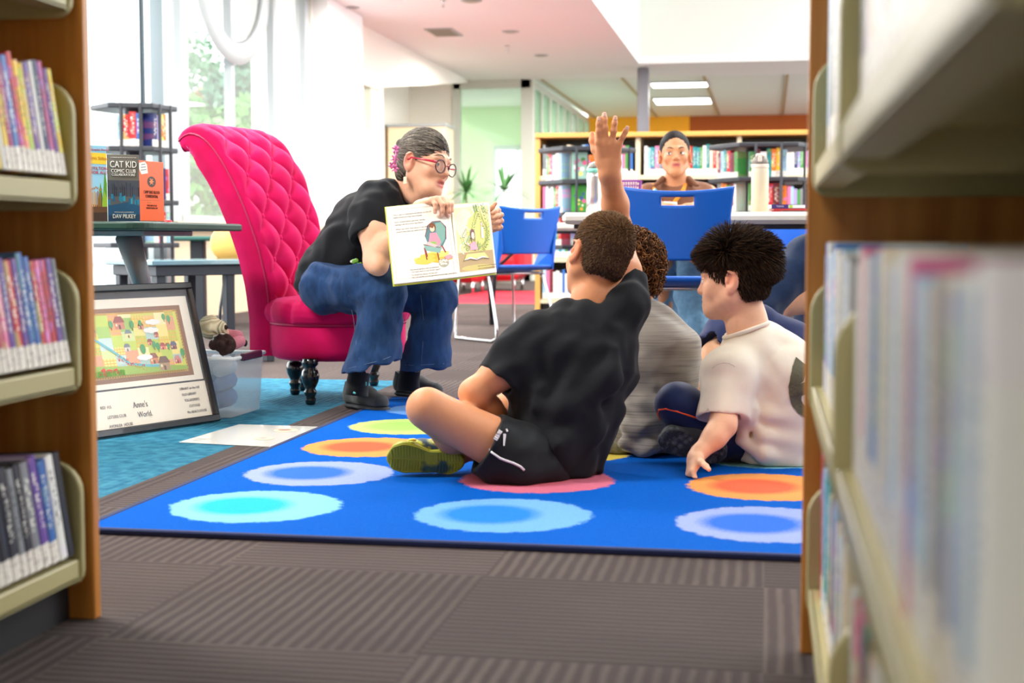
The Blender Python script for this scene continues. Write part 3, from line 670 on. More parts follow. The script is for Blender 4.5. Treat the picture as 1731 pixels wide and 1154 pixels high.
for i, (px, X, h, r, lab) in enumerate(((300, -8.5, 1.5, 1.3, 'low leafy green tree outside the window left of the pink chair'), (345, -12, 3.1, .9, 'tree with reddish green leaves outside the tall window'), (240, -17, 4.6, 1.8, 'tree crown seen above the spinner rack'), (400, -9, 2.9, 1.0, 'tree seen inside the white ring'), (455, -12, 2.8, 1.0, 'pale tree behind the right part of the tall window'))):
    tree(X, xz(px, X)*(1+.0*i), h, r, (S(70, 128, 50), S(128, 110, 66), S(60, 110, 70), S(60, 108, 80), S(90, 130, 80))[i], lab, i+1)
X = -20.; b = MB()
b.box((X-1, 30, -.1), (X, 60, 4.6)); pb = tag(b.build('pale_building', mat('pale_render', (.8, .8, .78, 1), .8)), 'pale low building far outside the left windows', 'building')
b = MB(); b.box((X-.05, 34, 1), (X+.03, 56, 1.8)); b.build('window_band', m_gasket, pb)
# ================================================================== RUG
f = NB('rug_pile'); X, Y, Z = f.xyz()
fib = f.noise(500, 3); n2 = f.noise(38, 3); n3 = f.noise(170, 2)
base = f.mix(f.step(fib, .3, .7), S(0, 70, 160), S(2, 98, 196))
cols = {'aqua': (S(140, 210, 222), S(44, 176, 186)), 'sky': (S(120, 180, 232), S(40, 122, 206)), 'peri': (S(160, 176, 226), S(52, 104, 200)), 'pink': (S(228, 120, 140), S(232, 110, 120)),
        'orange': (S(246, 164, 82), S(240, 96, 54)), 'lime': (S(190, 214, 120), S(150, 200, 90)), 'yellow': (S(238, 214, 84), S(226, 190, 60)), 'blue2': (S(110, 160, 224), S(70, 130, 214))}
rows = [(3.02, ['aqua', 'sky', 'peri', 'lime']), (3.48, ['peri', 'pink', 'orange', 'sky']), (3.95, ['orange', 'yellow', 'aqua', 'pink']), (4.41, ['lime', 'sky', 'pink', 'peri']), (4.87, ['blue2', 'orange', 'lime', 'yellow'])]
for ry_, cl in rows:
    yy = f.math('SUBTRACT', Y, ry_)
    for k, cn in enumerate(cl):
        xx = f.math('SUBTRACT', X, -1.13+.567*k)
        d = f.math('SQRT', f.math('ADD', f.math('MULTIPLY', xx, xx), f.math('MULTIPLY', yy, yy)))
        d = f.math('ADD', d, f.math('MULTIPLY', f.math('SUBTRACT', n2, .5), .035)); d = f.math('ADD', d, f.math('MULTIPLY', f.math('SUBTRACT', n3, .5), .018))
        base = f.mix(f.step(d, .196, .186), base, tuple(v*.8 for v in cols[cn][0][:3])+(1,)); 
        x2 = f.math('ADD', xx, .03); d2 = f.math('SQRT', f.math('ADD', f.math('MULTIPLY', x2, x2), f.math('MULTIPLY', yy, yy)))
        d2 = f.math('ADD', d2, f.math('MULTIPLY', f.math('SUBTRACT', n3, .5), .03))
        base = f.mix(f.step(d2, .125, .085), base, cols[cn][1])
base = f.mix(f.math('MULTIPLY', f.step(fib, .35, .75), .22), base, S(6, 50, 130))
f.L.new(base, f.p.inputs['Base Color']); f.p.inputs['Roughness'].default_value = .95; f.p.inputs['Specular IOR Level'].default_value = .05
f.bump(fib, .7, .004)
t = thing('play_rug', 'blue rug with rows of coloured dots that the children sit on', 'rug', (0, 0, 0))
b = MB(); b.rbox((-1.40, 2.728, .001), (1.05, 5.22, .011), .003); b.build('rug_pile', f.m, t)
b = MB()
for lo, hi in (((-1.412, 2.714, 0), (1.06, 2.732, .013)), ((-1.412, 5.216, 0), (1.06, 5.232, .013)), ((-1.415, 2.714, 0), (-1.398, 5.232, .012)), ((1.045, 2.714, 0), (1.06, 5.232, .012))): b.rbox(lo, hi, .003)
b.build('bound_edge', mat('navy_binding', S(16, 32, 78), .9, bump=.4), t)
# ================================================================== BOOKS
f = NB('book_cover')
oi = f.n.new('ShaderNodeObjectInfo'); col, rn = oi.outputs['Color'], oi.outputs['Random']
X, Y, Z = f.xyz()
mp = f.n.new('ShaderNodeMapping'); mp.inputs['Scale'].default_value = (1.2, .2, 26); cb = f.n.new('ShaderNodeCombineXYZ'); f.L.new(f.math('MULTIPLY', rn, 40.), cb.inputs[2]); f.L.new(cb.outputs[0], mp.inputs['Location']); f.L.new(f.tc, mp.inputs[0])
let = f.noise(1.6, 2, mp.outputs[0])
blk = f.noise(1.0, 1, mp.outputs[0])
mp2 = f.n.new('ShaderNodeMapping'); mp2.inputs['Scale'].default_value = (.7, .1, 3.2); f.L.new(cb.outputs[0], mp2.inputs['Location']); f.L.new(f.tc, mp2.inputs[0]); big = f.noise(1.3, 1, mp2.outputs[0])
hs = f.n.new('ShaderNodeHueSaturation'); f.L.new(col, hs.inputs['Color']); f.L.new(f.math('ADD', f.math('MULTIPLY', rn, .5), .25), hs.inputs['Hue']); hs.inputs['Saturation'].default_value = .8; hs.inputs['Value'].default_value = 1.0
c = f.mix(f.step(big, .56, .60), col, hs.outputs[0])
band = f.math('MULTIPLY', f.math('GREATER_THAN', Z, .34), f.math('LESS_THAN', Z, .86))
inner = f.math('LESS_THAN', f.math('ABSOLUTE', X), .26)
txt = f.math('MULTIPLY', f.math('MULTIPLY', band, inner), f.step(let, .52, .56))
bright = f.math('GREATER_THAN', rn, .35)
c = f.mix(f.math('MULTIPLY', txt, .85), c, f.mix(bright, S(30, 30, 40), S(245, 240, 225)))
stk = f.math('MULTIPLY', f.math('LESS_THAN', Z, .21), f.math('LESS_THAN', Y, .10))
stk = f.math('MULTIPLY', stk, f.math('GREATER_THAN', rn, .12))
c = f.mix(stk, c, f.mix(f.math('MULTIPLY', f.math('MULTIPLY', f.step(let, .55, .6), f.math('GREATER_THAN', Z, .05)), .5), S(236, 228, 216), S(120, 112, 110)))
f.L.new(c, f.p.inputs['Base Color']); f.p.inputs['Roughness'].default_value = .38; COVER = f.m
PAGES = mat('paper_block', S(240, 232, 214), .8)
def book_mesh(detail=True):
    b = MB()      # unit book: x -.5..+.5 thickness, y 0 (spine) .. 1, z 0..1
    b.box((-.5, .03, 0), (-.40, 1, 1)); b.box((.40, .03, 0), (.5, 1, 1))
    pts = [(-.5, .03), (-.44, .008), (-.2, 0), (.2, 0), (.44, .008), (.5, .03), (.40, .06), (-.40, .06)]
    n = len(pts); vs = [(x, y, 0) for x, y in pts]+[(x, y, 1) for x, y in pts]
    b.add(vs, [tuple(range(n))[::-1], tuple(range(n, 2*n))]+[(i, (i+1) % n, n+(i+1) % n, n+i) for i in range(n)])
    if not detail: b.box((-.42, .05, .015), (.42, .97, .98))
    return b
def proto_book(detail):
    o = book_mesh(detail).build('book', [COVER], None)
    if detail:
        b = MB(); b.box((-.42, .05, .015), (.42, .97, .98)); b.build('pages', PAGES, o, world=False)
    return o
PAL = {'white': (232, 230, 224), 'pale blue': (160, 196, 222), 'blue': (52, 104, 178), 'navy': (34, 42, 96), 'teal': (40, 138, 142), 'green': (72, 146, 70), 'lime': (150, 190, 60), 'yellow': (236, 200, 50),
       'orange': (232, 124, 36), 'red': (200, 38, 42), 'dark red': (120, 28, 38), 'pink': (226, 120, 160), 'magenta': (176, 44, 116), 'purple': (100, 64, 150), 'lilac': (176, 160, 210), 'grey': (130, 132, 136), 'black': (34, 32, 38), 'brown': (110, 74, 48), 'cream': (224, 208, 176)}
USED = {}
BDET = proto_book(True); BSMP = proto_book(False); first = {True: True, False: True}
def shelf_books(p0, dirn, inward, L, shelf, group, names, thick=(.012, .026), hh=(.19, .2), dep=.14, lean=0., back=0., detail=False, seed=1, fill=.995, where=None, gaps=()):
    """row of books from p0 along dirn; spines face -inward"""
    q = random.Random(seed); p0 = np.array(p0, float); dirn = nrm(dirn); inward = nrm(inward); x = 0.; items = []
    while x < L:
        t = q.uniform(*thick); 
        if x+t > L: break
        for ga, gb in gaps:
            if x < gb and x+t > ga: x = gb+.002
        items.append((x+t/2, t*.96, q.uniform(*hh), q.choice(names))); x += t
    zup = np.array([0, 0, 1.])
    for i, (xc, t, h, cn) in enumerate(items):
        o = (BDET if detail else BSMP)
        if first[detail]: first[detail] = False
        else: o = copy_tree(o)
        # axes: local x = along row, y = inward, z = up ; handedness
        xa = np.cross(inward, zup); base = p0+dirn*xc+zup*(.0006+abs(math.sin(lean))*t*.5+abs(math.sin(back))*dep)
        M = frame_m(base, xa, inward, zup) @ Matrix.Rotation(back, 4, 'X') @ Matrix.Rotation(lean, 4, 'Y') @ Matrix.Diagonal((t, dep*q.uniform(.94, 1.), h, 1))
        o.matrix_basis = M; r = q.uniform(.85, 1.1); c = PAL[cn]; o.color = tuple(min(1, v*r) for v in S(c)[:3])+(1,)
        l = items[i-1][3] if i else None; rr = items[i+1][3] if i+1 < len(items) else None
        thin = 'thin ' if t < thick[0]+.3*(thick[1]-thick[0]) else ('thick ' if t > thick[0]+.75*(thick[1]-thick[0]) else '')
        if l and rr: lab = f'{thin}{cn} book between {l} and {rr} ones, {shelf}'
        elif rr: lab = f'{thin}{cn} book at one end beside a {rr} one, {shelf}'
        else: lab = f'{thin}{cn} book closing the row after a {l} one, {shelf}'
        if lab in USED:
            z = xc/L; extra = 'near the start of the row' if z < .2 else 'before the middle of the row' if z < .45 else 'past the middle of the row' if z < .7 else 'near the far end of the row'
            lab = f'{thin}{cn} book between {l} and {rr}, {shelf}, {extra}'
        USED[lab] = 1
        lab = ' '.join(lab.split()[:16])
        tag(o, lab, 'book', group); 
# ================================================================== FOREGROUND BOOKCASES
f = NB('oak_panel'); mp = f.n.new('ShaderNodeMapping'); mp.inputs['Scale'].default_value = (14, 14, .9); f.L.new(f.tc, mp.inputs[0])
g1 = f.noise(2.2, 5, mp.outputs[0]); c = f.mix(f.step(g1, .3, .7), S(176, 104, 34), S(212, 146, 66)); f.L.new(c, f.p.inputs['Base Color']); f.p.inputs['Roughness'].default_value = .35; OAK = f.m
BEIGE = mat('shelf_beige', S(180, 169, 120), .42, .0)
KICK = mat('kick_black', S(26, 24, 28), .6)
def fore_case(name, lab, sgn, xf, y1, y0, wide):
    """steel shelving with a wooden end panel at y1; fronts at x = xf; sgn = +1 when books sit toward +X"""
    t = thing(name, lab, 'bookcase', (xf, y1, 0)); xb = xf+sgn*wide
    lo, hi = min(xf, xb), max(xf, xb)
    b = MB(); b.rbox((lo, y1, 0), (hi, y1+.022, 2.0), .002); b.build('end_panel', OAK, t)
    b = MB(); a0, a1 = sorted((xf+sgn*.30, xf+sgn*.335)); b.rbox((a0, y1-.05, .0), (a1, y1-.01, 2.0), .002); b.build('upright_post', BEIGE, t)
    a0, a1 = sorted((xf+sgn*.045, xf+sgn*.29)); b = MB(); b.box((a0, y0, 0), (a1, y1, .068)); b.build('kick_plate', KICK, t)
    a0, a1 = sorted((xf+sgn*.33, xf+sgn*.34)); b = MB(); b.box((a0, y0, .07), (a1, y1-.05, 2.0)); b.build('back_panel', mat('back_tan', S(150, 120, 80), .6), t)
    for k, zt in enumerate(SH):
        b = MB(); a0, a1 = sorted((xf+sgn*.012, xf+sgn*.30)); b.box((a0, y0, zt-.006), (a1, y1-.03, zt))
        a0, a1 = sorted((xf+sgn*.010, xf+sgn*.016)); b.rbox((a0, y0, zt-.033), (a1, y1-.03, zt), .002)
        a0, a1 = sorted((xf+sgn*.010, xf+sgn*.05)); b.box((a0, y0, zt-.033), (a1, y1-.03, zt-.028)); b.build('shelf', BEIGE, t)
        for yy_ in ([y1-.028]+([1.33] if sgn > 0 else [])):
            pr = []
            z0, z1, r = zt-.045, zt+.155, .05
            for a in np.linspace(0, 90, 7): pr.append((xf+sgn*(.006+r-r*math.sin(R(a))), z1-r+r*math.cos(R(a))))
            for a in np.linspace(0, 90, 5): pr.append((xf+sgn*(.006+.025-.025*math.cos(R(a))), z0+.025-.025*math.sin(R(a))))
            pr += [(xf+sgn*.30, z0), (xf+sgn*.30, z1)]
            b = MB(); b.prism([(x, yy_, z) for x, z in pr], (0, .014, 0)); b.build('shelf_bracket', BEIGE, t, bevel=.004)
    return t
SH = [.105, .410, .700, .997]
fore_case('bookcase', 'wooden ended metal bookcase cropped by the left edge of the photo', -1, -1.058, 2.095, .9, .5)
SHL = ['top shelf of left bookcase', 'middle shelf of left bookcase', 'bottom shelf of left bookcase']
pl = [['navy', 'purple', 'magenta', 'red', 'cream', 'red', 'yellow', 'white', 'blue', 'purple'], ['purple', 'magenta', 'red', 'blue', 'grey', 'orange', 'navy', 'pink', 'red'], ['black', 'navy', 'purple', 'grey', 'white', 'blue', 'black']]
for k, z in enumerate((.700, .410, .105)):
    shelf_books((-1.070, 2.058, z), (0, -1, 0), (-1, 0, 0), .27, SHL[k], 'paperbacks on the left bookcase', pl[k], (.012, .021) if k < 2 else (.016, .026), (.160, .173), .12, lean=R(-8), back=R(-4), detail=True, seed=31+k)
SH = [.105, .400, .715]
fore_case('bookcase', 'wooden ended metal bookcase filling the right edge of the photo', 1, .054, 2.105, .45, .68)
pr_ = [['white', 'pale blue', 'white', 'cream', 'grey'], ['white', 'pale blue', 'white', 'pink', 'pale blue', 'cream', 'blue', 'white', 'grey', 'pale blue', 'white'], ['pale blue', 'white', 'teal', 'cream', 'pink', 'white', 'blue', 'red', 'brown']]
for k, z in enumerate((.715, .400, .105)):
    shelf_books((.078, 2.05, z), (0, -1, 0), (1, 0, 0), 1.55, ('top', 'middle', 'bottom')[k]+' shelf of right bookcase', 'picture books on the right bookcase', pr_[k], (.035, .06, .03)[k:k+1]*0 or ((.04, .07), (.022, .046), (.03, .055))[k], (.185, .205) if k else (.21, .25), .16, lean=R(-3), back=R(0), detail=True, seed=51+k, gaps=((.700, .728),))
# ================================================================== FAR BOOKCASE
DK = mat('rack_black', S(44, 46, 52), .45); MEL = mat('far_oak', S(214, 160, 84), .4, noise=.08, nscale=5)
GRYS = mat('far_backing', S(120, 116, 104), .6)
t = thing('bookcase', 'long oak topped bookcase across the back of the room behind the table', 'bookcase', (0, 11.57, 0))
b = MB(); b.rbox((-1.89, 11.55, 1.435), (3.2, 12.2, 1.475), .006); b.build('bookcase_top', MEL, t)
b = MB(); b.rbox((-1.89, 11.57, 0), (-1.85, 12.18, 1.435), .004); b.build('end_panel', MEL, t)
b = MB(); b.box((-1.85, 11.95, .08), (3.2, 11.97, 1.435)); b.build('back_panel', GRYS, t)
for x in (-1.05, -.24, .57, 1.4, 2.2): b = MB(); b.box((x-.018, 11.59, .08), (x+.018, 11.95, 1.435)); b.build('upright_post', mat('far_cream', S(214, 200, 168), .5), t)
for z in (.12, .46, .80, 1.13): b = MB(); b.box((-1.85, 11.58, z-.035), (3.2, 11.95, z)); b.build('shelf', MATS['far_cream'], t)
b = MB(); b.box((-1.85, 11.62, 0), (3.2, 11.9, .085)); b.build('kick_plate', KICK, t)
mix_ = ['white', 'pale blue', 'blue', 'teal', 'red', 'grey', 'navy', 'green', 'pink', 'cream', 'dark red', 'black', 'pale blue', 'white', 'lilac']
far_rows = [(-1.02, -.27, 'left'), (-.21, .34, 'right')]
for (a, c_, nm) in far_rows:
    shelf_books((a+.02, 11.60, 1.13), (1, 0, 0), (0, 1, 0), c_-a, f'top shelf of the far bookcase, {nm} bay', 'books on the top shelf of the far bookcase', mix_, (.022, .036), (.215, .245), .2, seed=71 if nm == 'left' else 72)
def stuff_books(name, label, rows, mats_seed):
    q = random.Random(mats_seed); b = MB()
    for (a, c_, y, z, hmin, hmax) in rows:
        x = a
        while x < c_-.03:
            tk = q.uniform(.02, .034); h = q.uniform(hmin, hmax); cc = PAL[q.choice(mix_)]; r = q.uniform(.85, 1.1)
            b.c = tuple(min(1, v*r) for v in S(cc)[:3])+(1,); b.box((x, y, z+h*.2), (x+tk*.95, y+.18, z+h)); b.c = S(232, 226, 214); b.box((x, y-.001, z), (x+tk*.95, y+.18, z+h*.2)); x += tk
    tag(b.build(name, PRINT), label, 'books', None, 'stuff')
stuff_books('book_rows', 'rows of mixed coloured books on the lower shelves of the far bookcase', [(a, c_, 11.60, z, .2, .25) for z in (.124, .464, .804) for a, c_ in ((-1.83, -1.08), (-1.025, -.27), (-.215, .54), (.60, 1.37), (1.43, 2.17), (2.23, 3.15))]+[(-1.83, -1.08, 11.6, 1.134, .2, .25), (.36, .54, 11.6, 1.134, .2, .25), (.6, 1.36, 11.6, 1.134, .2, .25)], 5)
# ================================================================== SPINNER RACKS
def rack(cx, cy, zs, rad, lab, where, seed, rot=0., white_side=False, sets=None, books=None, bh=(.17, .2), faceouts={}):
    Z_ = np.array([0, 0, 1.])
    t = thing('spinner_rack', lab, 'book rack', (cx, cy, 0)); hexp = [(cx+rad*math.cos(R(60*k+rot)), cy+rad*math.sin(R(60*k+rot))) for k in range(6)]
    for z in zs:
        b = MB(); b.prism([(x, y, z-.032) for x, y in hexp], (0, 0, .032)); b.build('shelf', DK, t, bevel=.006)
    b = MB(); r0 = rad*(.34 if rad > .3 else .2); b.prism([(cx+r0*math.cos(R(60*k+rot)), cy+r0*math.sin(R(60*k+rot)), zs[-1]) for k in range(6)], (0, 0, zs[0]-zs[-1])); b.build('core', mat('rack_core', S(58, 58, 64), .6), t)
    for k in range(6):
        for o_ in (.28, .72):
            x = hexp[k][0]*(1-o_)+hexp[(k+1) % 6][0]*o_; y = hexp[k][1]*(1-o_)+hexp[(k+1) % 6][1]*o_; x = cx+(x-cx)*.985; y = cy+(y-cy)*.985
            if k in (4, 5): b = MB(); b.tube([(x, y, .12), (x, y, zs[0])], .011, 6); b.build('rod', DK, t)
    b = MB(); b.lathe([(rad*.6, 0), (rad*.6, .04), (.06, .06), (.06, zs[-1])], (cx, cy, 0)); b.build('base', DK, t)
    for k in range(6):
        mx, my = (hexp[k][0]+hexp[(k+1) % 6][0])/2-cx, (hexp[k][1]+hexp[(k+1) % 6][1])/2-cy
        if books is not None and k not in books: continue
        n = nrm((mx, my, 0)); dr = nrm((hexp[(k+1) % 6][0]-hexp[k][0], hexp[(k+1) % 6][1]-hexp[k][1], 0)); ap = rad*math.cos(R(30))
        for j, z in enumerate(zs[1:]):
            side = books[k]; L = rad*.66; p0 = np.array([cx, cy, z])+n*(ap-.032)-dr*L/2; off = 0
            if (k, j) in faceouts:
                cn, lb = faceouts[(k, j)]; off = .125; h_ = .195; M = frame_m(p0+Z_*.004, dr, Z_, np.cross(dr, Z_)) @ Matrix.Rotation(R(-4), 4, 'X')
                q = random.Random(seed+j); t2 = thing('face_out_book', lb, 'book', p0); b = MB(); b.c = S(cn); b.rbox((.004, 0, -.03), (.120, h_, -.018), .002, M); b.build('cover', PRINT, t2)
                b = MB()
                for m_ in range(12):
                    cc = q.choice([(240, 230, 120), (220, 90, 140), (70, 130, 60), (250, 250, 240), (60, 90, 150), (230, 150, 60)]); x = q.uniform(.025, .10); y = q.uniform(.02, .14); r = q.uniform(.006, .018)
                    b.c = S(cc); b.add([tuple(M @ Vector((x+r*math.cos(a), y+r*math.sin(a), .0004-.018+m_*.00005))) for a in np.linspace(0, 2*math.pi, 9)[:-1]], [tuple(range(8))])
                b.build('cover_art', PRINT, t2)
            shelf_books(p0+dr*off, dr, -n, L-off, f'{ORD[j]} tier, {side} face, {where}', 'books in the '+where, (sets or mix_) if not isinstance(sets, dict) else sets[k], (.026, .05), bh, .078, seed=seed+k*10+j)
    return t
ORD = ['first', 'second', 'third', 'fourth', 'fifth']
zs = [1.275, 1.04, .805, .57]
rack(-1.32, 10.45, zs, .36, 'black six-sided book spinner at the left end of the far bookcase', 'left book spinner', 100, rot=8, sets={3: ['white', 'pale blue', 'pink', 'red', 'white', 'green'], 4: ['purple', 'green', 'grey', 'teal', 'orange', 'yellow', 'black', 'lilac']}, books={3: 'left', 4: 'front'}, faceouts={(4, 0): ((150, 190, 176), 'green and grey book facing out, upper tier of the left spinner'), (4, 1): ((60, 150, 50), 'bright green book facing out, lower tier of the left spinner')})
rack(-.03, 10.3, zs, .40, 'black six-sided book spinner in front of the far bookcase, behind the beige bottle', 'right book spinner', 200, rot=4, sets=['pale blue', 'white', 'lilac', 'yellow', 'red', 'green', 'grey', 'teal', 'navy', 'orange', 'dark red'], books={4: 'front', 3: 'left', 5: 'right'} and {4: 'front', 3: 'left'})
rack(-3.98, 8.55, [1.455, 1.19, .86, .59], .27, 'black book spinner by the window left of the pink chair', 'window book spinner', 300, rot=20, sets=['yellow', 'pale blue', 'orange', 'red', 'red', 'lilac', 'navy', 'blue'], books={4: 'front', 5: 'right'}, bh=(.19, .215))
# ================================================================== PINK CHAIR
VEL = NB('pink_velvet'); v = VEL
lw = v.n.new('ShaderNodeLayerWeight'); lw.inputs[0].default_value = .35
nz = v.noise(7, 4); c = v.mix(v.step(nz, .35, .7), S(186, 2, 74), S(212, 6, 92)); v.L.new(c, v.p.inputs['Base Color']); v.p.inputs['Roughness'].default_value = .85; v.p.inputs['Sheen Weight'].default_value = .55; v.p.inputs['Sheen Tint'].default_value = S(255, 120, 185); v.p.inputs['Sheen Roughness'].default_value = .35; v.p.inputs['Specular IOR Level'].default_value = .2
v.bump(v.noise(90, 3), .15, .003); VEL = v.m
BLK = mat('gloss_black', S(14, 14, 16), .18, coat=.5)
cf = np.array([.966, -.259, 0]); cw = np.array([.259, .966, 0]); cb0 = np.array([-1.795, 5.328, 0]); cz_ = np.array([0, 0, 1.])
chair = thing('slipper_chair', 'tall hot pink velvet chair with buttoned scroll back and round seat', 'chair', (cb0[0], cb0[1], 0))
prof = [(.16, .0), (.30, .0), (.45, .008), (.58, .035), (.70, .076), (.80, .118), (.89, .165), (.96, .215), (1.01, .272), (1.028, .335), (1.015, .380), (.985, .400)]   # z, s backward (inner face)
pz = np.array([(-s, z) for z, s in prof]); seg = np.r_[0, np.cumsum(np.linalg.norm(np.diff(pz, axis=0), axis=1))]; LEN = seg[-1]
def pf(l): return np.array([np.interp(l, seg, pz[:, 0]), np.interp(l, seg, pz[:, 1])])
def pfs(l):
    e = .035; return (pf(max(l-e, 0))+2*pf(l)+pf(min(l+e, LEN)))/4
def hw(l):
    t_ = l/LEN; return .190+.055*min(1, max(0, (t_-.15)/.6))**.8
BUT = []
def inner(u, v_):
    l = v_*LEN; p = pfs(l); p2 = pfs(min(l+.01, LEN)); tg = nrm(p2-pfs(max(l-.01, 0))); nn = np.array([tg[1], -tg[0]])   # toward front
    x = (u*2-1); h = hw(l); edge = 1-abs(x)
    a = (x*h/.076+(l-.03)/.086)*math.pi/1; bq = (x*h/.076-(l-.03)/.086)*math.pi/1
    puff = (abs(math.sin(a/2))*abs(math.sin(bq/2)))**.55
    top_ = min(1, max(0, (LEN-l-.10)/.12)); pleat = abs(math.sin(math.pi*(x*h/.076+.5)))**.5; puff = puff*top_+(.75+.25*pleat)*(1-top_)
    fade = min(1, edge*h/.055)*min(1, max(0, (LEN-l)/.06))*min(1, l/.1)
    d = .010+.034*puff*fade+.012*(1-fade)*min(1, edge*h/.02)**.5
    if edge < .08: d -= .012*(1-edge/.08)**2
    # the corners round off at the scroll
    q = p+nn*(d-.008); wrap = .0
    return cb0+cf*q[0]+cz_*q[1]+cw*(x*h)
b = MB(); b.smooth = True; b.grid(inner, 130, 220, flip=True)
TH = .112
def outer(u, v_):
    l = v_*LEN; p = pfs(l); tg = nrm(pfs(min(l+.01, LEN))-pfs(max(l-.01, 0))); nn = np.array([tg[1], -tg[0]]); t_ = TH*(1 if v_ < .8 else max(.45, 1-(v_-.8)*2.2)); x = u*2-1
    q = p-nn*t_; return cb0+cf*q[0]+cz_*q[1]+cw*(x*hw(l))
b.grid(outer, 12, 60)
for s_ in (0, 1):                                        # side bands
    def side(u, v_, s_=s_):
        A = inner(s_, v_); B_ = outer(s_, v_); bul = .012*math.sin(math.pi*u); return A*(1-u)+B_*u+cw*(bul*(1 if s_ else -1))
    b.grid(side, 8, 70, flip=(s_ == 0))
def endcap(u, v_): A = inner(u, 1.); B_ = outer(u, 1.); return A*(1-v_)+B_*v_+(-cf*.0-cz_*.0)+np.array([0, 0, -1])*.018*math.sin(math.pi*v_)
b.grid(endcap, 24, 6); b.build('backrest', VEL, chair)
# scroll roll ends and piping
for s_ in (0, 1):
    b = MB(); b.smooth = True; path = [inner(s_, q)+cw*(.004 if s_ else -.004) for q in np.linspace(.02, 1, 40)]; b.tube(path, .0035, 6); b.build('piping', mat('pink_piping', S(176, 4, 76), .6), chair)
# buttons at the diamond crossings
q_ = []
for i in range(-6, 7):
    for j in range(0, 20):
        l = .03+j*.086; x = i*.076
        if (i+j) % 2 or l > LEN-.20 or l < .12 or abs(x) > hw(l)-.035: continue
        q_.append((x/hw(l)/2+.5, l/LEN))
for u, v_ in q_:
    c0 = inner(u, v_); e1 = inner(u, v_+.004)-c0; n_ = nrm(np.cross(cw, e1)); n_ = n_ if n_ @ cf > 0 or n_[2] > 0 else -n_
    b = MB(); b.lathe([(.0125, -.004), (.012, .002), (.008, .006), (.002, .0075)], c0, n_, 12, True); b.build('button', VEL, chair, True)
SC = cb0+cf*.165; SC[2] = 0
def pucker(a, r): return 1
b = MB(); b.smooth = True
b.lathe([(.235, .158), (.258, .172), (.262, .20), (.262, .285), (.255, .295)], SC, seg=64); b.build('seat_base', VEL, chair)
def cush(u, v_):
    a = 2*math.pi*u; prof_ = [(.248, .290), (.274, .302), (.284, .328), (.282, .352), (.268, .374), (.235, .388), (.15, .396), (.0, .398)]
    k = v_*(len(prof_)-1); i = min(int(k), len(prof_)-2); t_ = k-i; r = prof_[i][0]*(1-t_)+prof_[i+1][0]*t_; z = prof_[i][1]*(1-t_)+prof_[i+1][1]*t_
    w_ = max(0, math.sin(a*9+math.sin(a*3)*1.6))**3*.016*math.sin(math.pi*min(1, v_*1.5)); z2 = .008*math.sin(a*5+1)*math.sin(math.pi*min(1, v_*1.2))
    return SC+np.array([(r-w_)*math.cos(a), (r-w_)*math.sin(a), z-w_*.6+z2*.5])
b = MB(); b.smooth = True; b.grid(cush, 120, 28, closed_u=True); b.build('seat_cushion', VEL, chair)
b = MB(); b.smooth = True; b.tube([SC+np.array([.262*math.cos(a), .262*math.sin(a), .293]) for a in np.linspace(0, 2*math.pi, 60)], .005, 6); b.build('piping', MATS['pink_piping'], chair)
lp = [(.012, 0), (.018, .004), (.021, .02), (.017, .03), (.023, .042), (.024, .05), (.018, .06), (.030, .085), (.034, .105), (.030, .125), (.020, .140), (.030, .150), (.030, .172)]
def leg_at(p): b = MB(); b.lathe(lp, (p[0], p[1], 0), seg=20); b.build('leg', BLK, chair, True)
for g_ in (G(525, 684), G(632, 652), G(512, 660), SC-cf*.2):
    leg_at(g_)
